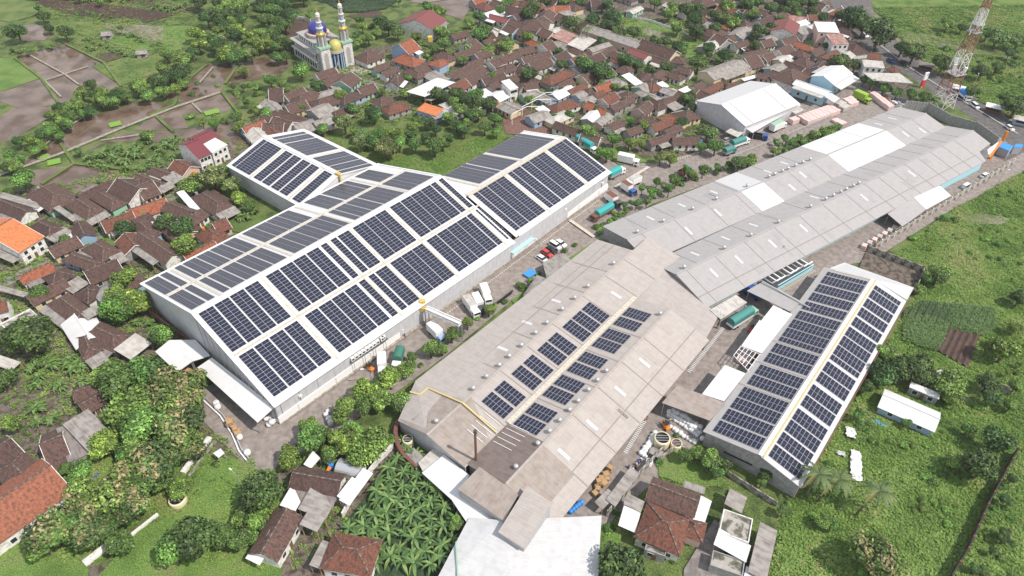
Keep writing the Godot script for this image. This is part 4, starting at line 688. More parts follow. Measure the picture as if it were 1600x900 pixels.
	# --- pale grey warehouse by the village
	var g1 := plane(Vector3(82.71, 9.8, -262.44), Vector3(110.28, 9.8, -282.86), Vector3(74.45, 6.2, -272.34)); var g2 := plane(Vector3(82.71, 9.8, -262.44), Vector3(110.28, 9.8, -282.86), Vector3(91.18, 6.2, -251.85))
	var gw := thing("grey_warehouse", "pale grey gabled warehouse standing between the village and the truck yard", "warehouse")
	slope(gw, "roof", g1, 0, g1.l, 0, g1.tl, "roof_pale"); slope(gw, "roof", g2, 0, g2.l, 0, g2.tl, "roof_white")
	joints(gw, g2, [4.5, 25.5]); strip(gw, "ridge_cap", g1, 0, 0, g1.l, 0, .6, "roof_white", .14); strip(gw, "roof_lap", g2, 4.5, 6.5, 36, 6.5, .2, "walkway", .06)
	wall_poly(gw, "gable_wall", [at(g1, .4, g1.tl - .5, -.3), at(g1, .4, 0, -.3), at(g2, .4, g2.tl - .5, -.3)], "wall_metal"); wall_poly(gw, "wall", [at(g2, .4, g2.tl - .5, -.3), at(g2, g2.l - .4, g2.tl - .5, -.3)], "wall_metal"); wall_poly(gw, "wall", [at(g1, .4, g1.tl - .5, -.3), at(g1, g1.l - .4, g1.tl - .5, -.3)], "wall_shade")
	wall_poly(gw, "gable_wall", [at(g1, g1.l - .4, g1.tl - .5, -.3), at(g1, g1.l - .4, 0, -.3), at(g2, g1.l - .4, g2.tl - .5, -.3)], "wall_metal")

func slab_thing(called: String, label: String, pts: Array, m: String, cat: String, skirt := 0.0, posts := true):
	var c := Vector3.ZERO
	for p in pts: c += p
	c /= pts.size(); c.y = 0
	var r := thing(called, label, cat, c)
	var q := []
	for p in pts: q.append(p - c)
	var st := ST(); slab(st, q, .16); done(st, "roof", M[m], r)
	var n := q.size()
	if skirt > 0:
		for i in n: wall_poly(r, "wall", [q[i].lerp(-Vector3(0, 0, 0) + Vector3(0, q[i].y, 0), .06) - Vector3(0, .2, 0), q[(i + 1) % n].lerp(Vector3(0, q[(i + 1) % n].y, 0), .06) - Vector3(0, .2, 0)], "wall_shade")
	elif posts:
		for p in q:
			var b: Vector3 = p.lerp(Vector3(0, p.y, 0), .07) - Vector3(0, .2, 0); st = ST(); bar(st, Vector3(b.x, 0, b.z), b, .18); done(st, "post", M.steel, r)
	return r

func canopies():
	slab_thing("loading_canopy", "long white canopy along the shaded near gable of the largest warehouse", [Vector3(-79.96, 5, -120.64), Vector3(-59.7, 5, -103.65), Vector3(-56.42, 6.2, -107.48), Vector3(-76.73, 6.2, -123.1)], "white", "canopy")
	slab_thing("loading_canopy", "white outer canopy beside the trees at the warehouse corner", [Vector3(-93.17, 4.4, -126.44), Vector3(-84.85, 4.4, -119.42), Vector3(-81.87, 5.2, -122.53), Vector3(-90.57, 5.2, -129.98)], "white", "canopy")
	slab_thing("loading_canopy", "white inner canopy between the outer canopy and the long one", [Vector3(-90.54, 5.25, -129.94), Vector3(-81.84, 5.25, -122.49), Vector3(-78.08, 4.9, -124.92), Vector3(-83.89, 4.9, -130.56)], "white", "canopy")
	slab_thing("loading_canopy", "grey lean-to canopy reaching the meadow wall from the longest hall", [Vector3(125.87, 4.4, -196.12), Vector3(128.93, 3.4, -190.36), Vector3(141.17, 3.4, -200.56), Vector3(138.94, 4.4, -206.3)], "roof_grey", "canopy")
	slab_thing("loading_canopy", "white sheeted canopy reaching the meadow wall", [Vector3(138.89, 4.45, -206.22), Vector3(141.12, 3.45, -200.49), Vector3(153.65, 3.45, -209.32), Vector3(151.45, 4.45, -214.11)], "roof_white", "canopy")
	slab_thing("yard_canopy", "white tarpaulin roof between the tanker lane and the right solar warehouse", [Vector3(61.75, 4.8, -132.42), Vector3(69.35, 4.8, -142.75), Vector3(69.41, 4.8, -141.71), Vector3(74.68, 4.8, -148.76), Vector3(78.67, 5.4, -144.47), Vector3(66.26, 5.4, -129.09)], "white", "canopy")
	slab_thing("yard_canopy", "lower white tarpaulin roof beside the left eave of the right solar warehouse", [Vector3(47.94, 4.8, -115.27), Vector3(55.82, 4.8, -125.32), Vector3(60.3, 5.4, -121.95), Vector3(52.77, 5.4, -112.57)], "white", "canopy")
	slab_thing("yard_canopy", "dusty beige canopy above the white bulk bags", [Vector3(37.44, 5, -112.07), Vector3(42.04, 5.4, -117.43), Vector3(52.9, 5.6, -111.99), Vector3(48.14, 5.2, -106.68)], "roof_brown", "canopy")
	slab_thing("yard_canopy", "grey cross canopy over the blue truck lane", [Vector3(69, 4, -155.73), Vector3(74.86, 4.2, -160), Vector3(82.67, 5.6, -149.82), Vector3(78.58, 5.2, -145.76)], "roof_grey", "canopy")
	slab_thing("yard_canopy", "pink-white canopy end beside the grey halls corner", [Vector3(56.12, 4.6, -146.53), Vector3(64.76, 5.2, -152.48), Vector3(67.56, 4.6, -150.01), Vector3(58.66, 4.2, -143.17)], "sheetlight", "canopy")
	slab_thing("warehouse_porch", "grey porch roof at the near corner of the pale grey warehouse", [Vector3(91.8, 4.4, -253.13), Vector3(93.77, 4, -250.65), Vector3(120.18, 4, -275.21), Vector3(119.32, 4.4, -276.21)], "roof_pale", "porch")
	slab_thing("warehouse_porch", "small flat porch at the village side corner of the pale grey warehouse", [Vector3(83.86, 3, -252.92), Vector3(87.64, 3, -248.6), Vector3(91.69, 3.4, -252.91), Vector3(87.79, 3.4, -256.8)], "sheetlight", "porch")
	slab_thing("warehouse_porch", "grey side porch at the far end of the pale grey warehouse", [Vector3(114.33, 3.6, -271.56), Vector3(116.08, 3.4, -268.41), Vector3(120.75, 3.4, -272.28), Vector3(119.11, 3.8, -275.07)], "sheetlight", "porch")
	slab_thing("shed_canopy", "grey canopy leaning on the larger pale blue shed", [Vector3(138.55, 5.6, -292.17), Vector3(141.77, 4.6, -289.37), Vector3(153.95, 4.6, -301.04), Vector3(151.02, 5.6, -304.03)], "roof_pale", "canopy")
	slab_thing("shed_canopy", "small grey canopy at the end of the long pale blue shed", [Vector3(132.76, 4.2, -283.06), Vector3(135.43, 3.8, -278.57), Vector3(139.34, 3.8, -282.69), Vector3(136.33, 4.4, -287.18)], "roof_pale", "canopy")
	slab_thing("station_canopy", "grey fuel station canopy with dull red edges beside the main road", [Vector3(156.75, 5.5, -305.38), Vector3(173.36, 5.5, -305.65), Vector3(175.27, 5.5, -295.33), Vector3(158.58, 5.5, -297.44)], "sheetlight", "canopy")
	# open steel frame with pink goods under it
	var r := thing("open_pergola", "open white roof frame over pink goods beside the white tarpaulins", "pergola")
	var A := [Vector3(58.93, 4.6, -128.89), Vector3(61.69, 4.6, -132.38), Vector3(66.59, 5.2, -128.34), Vector3(61.7, 5.2, -122.1)]
	for k in 7:
		var st := ST(); bar(st, A[0].lerp(A[3], k / 6.0), A[1].lerp(A[2], k / 6.0), .14); done(st, "rafter", M.white_paint, r)
	for k in 4:
		var st := ST(); bar(st, A[0].lerp(A[1], k / 3.0), A[3].lerp(A[2], k / 3.0), .12); bar(st, A[k], Vector3(A[k].x, 0, A[k].z), .16); done(st, "purlin", M.white_paint, r)


# ------------------------------------------------------------------ village
const LANDMARKS := [[-89, -328, "the mosque"], [-46, -372, "the red-roofed hall"], [72, -362, "the sports field"], [98, -318, "the cream school building"], [99, -283, "the pale grey warehouse"], [145, -305, "the pale blue sheds"], [184, -285, "the lattice tower"], [-121, -240, "the maroon-roofed school"], [-158, -179, "the orange-roofed white house"], [-83, -234, "the solar annex"], [-210, -296, "the flooded paddies"], [-22, -83, "the banana grove"], [-105, -83, "the long orange roof"], [102, -115, "the white-roofed shed"], [6, -74, "the white roof at the bottom"], [19, -245, "the far solar gable"], [-112, -157, "the solar warehouse corner"], [36, -85, "the red hip-roofed house"], [251, -355, "the top right corner"], [-38, -106, "the loading yard"], [138, -224, "the long grey roofs"], [35, -349, "the long grey school roof"], [-74, -81, "the round yellow tub"], [122, -140, "the ploughed garden plot"], [78, -77, "the blossoming tree"], [-217, -379, "the long ploughed field"], [-87, -397, "the dark crop field"], [-149, -259, "the concrete field path"], [-120, -355, "the brown mosque yard"], [165, -194, "the dry meadow patch"], [105, -87, "the black netted wall"], [-131, -289, "the upper paddy by the river trees"], [-15, -275, "the demolished brick lot"], [-36, -271, "the bright orange roof"], [124, -345, "the red two storey house"]]
const ORDINAL := ["", "second ", "third ", "fourth ", "fifth ", "sixth ", "seventh ", "eighth ", "ninth ", "tenth ", "eleventh ", "twelfth ", "thirteenth ", "fourteenth ", "fifteenth ", "sixteenth ", "seventeenth ", "eighteenth ", "nineteenth ", "twentieth "]
func ordinal(k: int) -> String:
	return ORDINAL[k] if k < 20 else "%d%s " % [k + 1, {1: "st", 2: "nd", 3: "rd"}.get((k + 1) % 10, "th")]
func name_apart(items: Array):
	# items: [base words, position]; each gets a label by its rank among look-alikes round the nearest landmark
	var groups := {}
	for it in items:
		var best := 1e9; var lm := 0
		for k in LANDMARKS.size():
			var d: float = it[1].distance_to(Vector2(LANDMARKS[k][0], LANDMARKS[k][1]))
			if d < best and d > 4.0: best = d; lm = k
		it.append(best); var key: String = it[0] + "|" + LANDMARKS[lm][2]
		if not groups.has(key): groups[key] = []
		groups[key].append(it)
	for key in groups:
		var g: Array = groups[key]; g.sort_custom(func(a, b): return a[2] < b[2])
		var w: PackedStringArray = key.split("|")
		for k in g.size(): g[k].append(w[0] + (", close to " if g.size() == 1 else ", %snearest to " % ordinal(k)) + w[1])

const TILE_WORDS := {"br": "brown tiled", "dk": "dark brown tiled", "rbr": "reddish brown tiled", "red": "dull red", "orr": "orange-red tiled", "orange": "bright orange tiled", "orspot": "spotted orange tiled", "maroon": "maroon", "sheet": "grey sheet", "sheetdark": "dark grey sheet", "sheetlight": "pale sheet", "white": "white", "rust": "rusty metal", "conc": "concrete"}
const FORM_WORDS := {"g": "gable house", "h": "hip-roofed house", "s": "lean-to roof", "f": "flat-roofed house"}

var win_mesh := BoxMesh.new()
var frame_mesh := BoxMesh.new()
var door_mesh := BoxMesh.new()

func house(x: float, z: float, yaw: float, ln: float, w: float, e: float, ty: String, col: String, wall: String, label: String):
	var cat := "house"
	for k in ["school", "hall", "shed", "stall", "canopy"]:
		if label.contains(k) and not label.contains("house"): cat = k
	if ty == "s": cat = "lean-to" if not label.contains("shed") else "shed"
	var r := thing("lean_to_roof" if ty == "s" else "village_house", label, cat, Vector3(x, 0, z), yaw, "village roofs and houses")
	if wall == "no" and ty != "s": wall = "gr"
	var off := Vector2(rng.randf() * 8, rng.randf() * 8)
	var hl := ln * .5; var hw := w * .5; var st: SurfaceTool
	if ty == "s":
		var rise := clampf(w * .14, .15, 1.3)
		st = ST(); slab(st, [Vector3(-hl, e + rise, hw), Vector3(hl, e + rise, hw), Vector3(hl, e - .1, -hw), Vector3(-hl, e - .1, -hw)], .10, off); done(st, "roof", M[col], r)
		if wall == "no":
			for k in [[-1, -1], [1, -1], [1, 1], [-1, 1]]:
				st = ST(); bar(st, Vector3(k[0] * (hl - .2), 0, k[1] * (hw - .2)), Vector3(k[0] * (hl - .2), e - .2 + (rise if k[1] > 0 else 0.0), k[1] * (hw - .2)), .14); done(st, "post", M.timber, r)
		else:
			st = ST(); box(st, Vector3(0, e * .5 - .1, 0), Vector3(ln - .4, e - .25, w - .4)); done(st, "wall", M[wall], r)
		if wall == "no": return
		openings(r, hl - .2, hw - .2, e); return
	if ty == "f":
		st = ST(); box(st, Vector3(0, e * .5, 0), Vector3(ln, e, w)); done(st, "wall", M[wall], r)
		st = ST(); fan(st, [Vector3(-hl + .2, e + .02, -hw + .2), Vector3(hl - .2, e + .02, -hw + .2), Vector3(hl - .2, e + .02, hw - .2), Vector3(-hl + .2, e + .02, hw - .2)], off); done(st, "roof", M[col], r)
		for k in [[0, hw - .1, ln, .2], [0, -hw + .1, ln, .2], [hl - .1, 0, .2, w - .4], [-hl + .1, 0, .2, w - .4]]:
			st = ST(); box(st, Vector3(k[0], e + .2, k[1]), Vector3(k[2], .4, k[3])); done(st, "parapet", M[wall], r)
		openings(r, hl, hw, e); return
	var metal := col in ["sheet", "white", "red", "maroon", "rust", "sheetlight", "sheetdark"]
	var ov := .45; var pitch := (.36 if metal else .56); var rise := hw * pitch
	if rise > 3.6: rise = 3.6; pitch = rise / hw
	var y1 := e + rise; var hr := hl if ty == "g" else maxf(hl - hw * .95, .3)
	st = ST()
	var A := Vector3(-hr, y1, 0); var B := Vector3(hr, y1, 0)
	var c := [Vector3(-hl, e, -hw), Vector3(hl, e, -hw), Vector3(hl, e, hw), Vector3(-hl, e, hw)]
	slab(st, [A, B, c[2], c[3]], .12, off); slab(st, [B, A, c[0], c[1]], .12, off + Vector2(3, 2))
	if ty == "h": slab(st, [B, c[1], c[2]], .12, off + Vector2(1, 5)); slab(st, [A, c[3], c[0]], .12, off + Vector2(4, 1))
	var roof := done(st, "roof", M[col], r)
	st = ST(); var up := Vector3(0, .06, 0); bar(st, A + up, B + up, .34, .16)
	if ty == "h":
		for k in [[A, c[0]], [A, c[3]], [B, c[1]], [B, c[2]]]: bar(st, k[0] + up, k[1] + up, .28, .14)
	done(st, "ridge_cap", M.ridge if not metal else M[col], roof)
	# body
	var wl := hl - ov; var ww := hw - ov; var we := e + ov * pitch - .14
	st = ST()
	for s in [1.0, -1.0]:
		quad(st, Vector3(-wl, 0, ww * s), Vector3(wl, 0, ww * s), Vector3(wl, we, ww * s), Vector3(-wl, we, ww * s))
		if ty == "g": fan(st, [Vector3(wl * s, 0, -ww), Vector3(wl * s, 0, ww), Vector3(wl * s, we, ww), Vector3(wl * s, y1 - .16, 0), Vector3(wl * s, we, -ww)])
		else: quad(st, Vector3(wl * s, 0, -ww), Vector3(wl * s, 0, ww), Vector3(wl * s, we, ww), Vector3(wl * s, we, -ww))
	done(st, "wall", M[wall], r)
	if ty == "g" and not metal:
		for s in [1.0, -1.0]:
			st = ST()
			for q in [1.0, -1.0]: bar(st, Vector3((hl - .05) * s, e - .02, hw * q), Vector3((hl - .05) * s, y1 - .02, 0), .12, .22)
			done(st, "barge_board", M.wh if hw > 3.4 else M.ridge, r)
	openings(r, wl, ww, e)
	if rng.randf() < .45 and ln > 6.5:
		var sd := 1.0 if rng.randf() < .6 else -1.0; var pl := ln * rng.randf_range(.4, .9); var px0 := rng.randf_range(-1, 1) * (ln - pl) * .4; var dp := rng.randf_range(1.6, 2.6)
		st = ST(); slab(st, [Vector3(px0 - pl * .5, e - .05, hw * sd * .93), Vector3(px0 + pl * .5, e - .05, hw * sd * .93), Vector3(px0 + pl * .5, e - .5, (hw + dp) * sd), Vector3(px0 - pl * .5, e - .5, (hw + dp) * sd)], .08, off)
		done(st, "porch_roof", M[["sheet", "sheet", "sheetlight", "sheetdark", col, "white"][rng.randi() % 6]], r)
		for k in [-1, 1]: st = ST(); bar(st, Vector3(px0 + k * pl * .46, 0, (hw + dp - .2) * sd), Vector3(px0 + k * pl * .46, e - .5, (hw + dp - .2) * sd), .14); done(st, "porch_post", M.timber, r)
	if rng.randf() < .12: st = ST(); tube(st, Vector3(hl + .9, 0, 0), Vector3(hl + .9, 1.9, 0), .08, .08, 5); tube(st, Vector3(hl + .9, 1.9, 0), Vector3(hl + .9, 3.1, 0), .55, .5, 10); done(st, "water_tank", M[["orange_paint", "bright_blue", "steel"][rng.randi() % 3]], r)
	# some houses carry small roof things
	if rng.randf() < .3 and ty == "g":
		st = ST(); var px := rng.randf_range(-.6, .6) * hl; bar(st, Vector3(px, y1, .3), Vector3(px, y1 + 2.6, .3), .06); bar(st, Vector3(px - .7, y1 + 2.4, .3), Vector3(px + .7, y1 + 2.4, .3), .05); done(st, "aerial", M.steel, r)

func openings(r: Node3D, wl: float, ww: float, e: float):
	win_mesh.size = Vector3(1.15, 1.2, .10); door_mesh.size = Vector3(.95, 2.1, .10); frame_mesh.size = Vector3(1.4, 1.45, .06)
	var top := minf(e - .9, 1.75)
	for s in [1.0, -1.0]:
		var z: float = (ww + .03) * s
		var xs := [-wl * .55, wl * .55] if wl > 2.2 else [wl * .4]
		for x in xs:
			var w := put("window", frame_mesh, M.white_paint, r, Transform3D(Basis(), Vector3(x, top, z)))
			put("pane", win_mesh, M.glass, w)
		put("door", door_mesh, M.door, r, Transform3D(Basis(), Vector3(0, 1.08, z)))
	if e > 5.0:
		for s in [1.0, -1.0]:
			for x in [-wl * .6, 0.0, wl * .6]:
				var w := put("window", frame_mesh, M.white_paint, r, Transform3D(Basis(), Vector3(x, e - 1.4, (ww + .03) * s)))
				put("pane", win_mesh, M.glass, w)

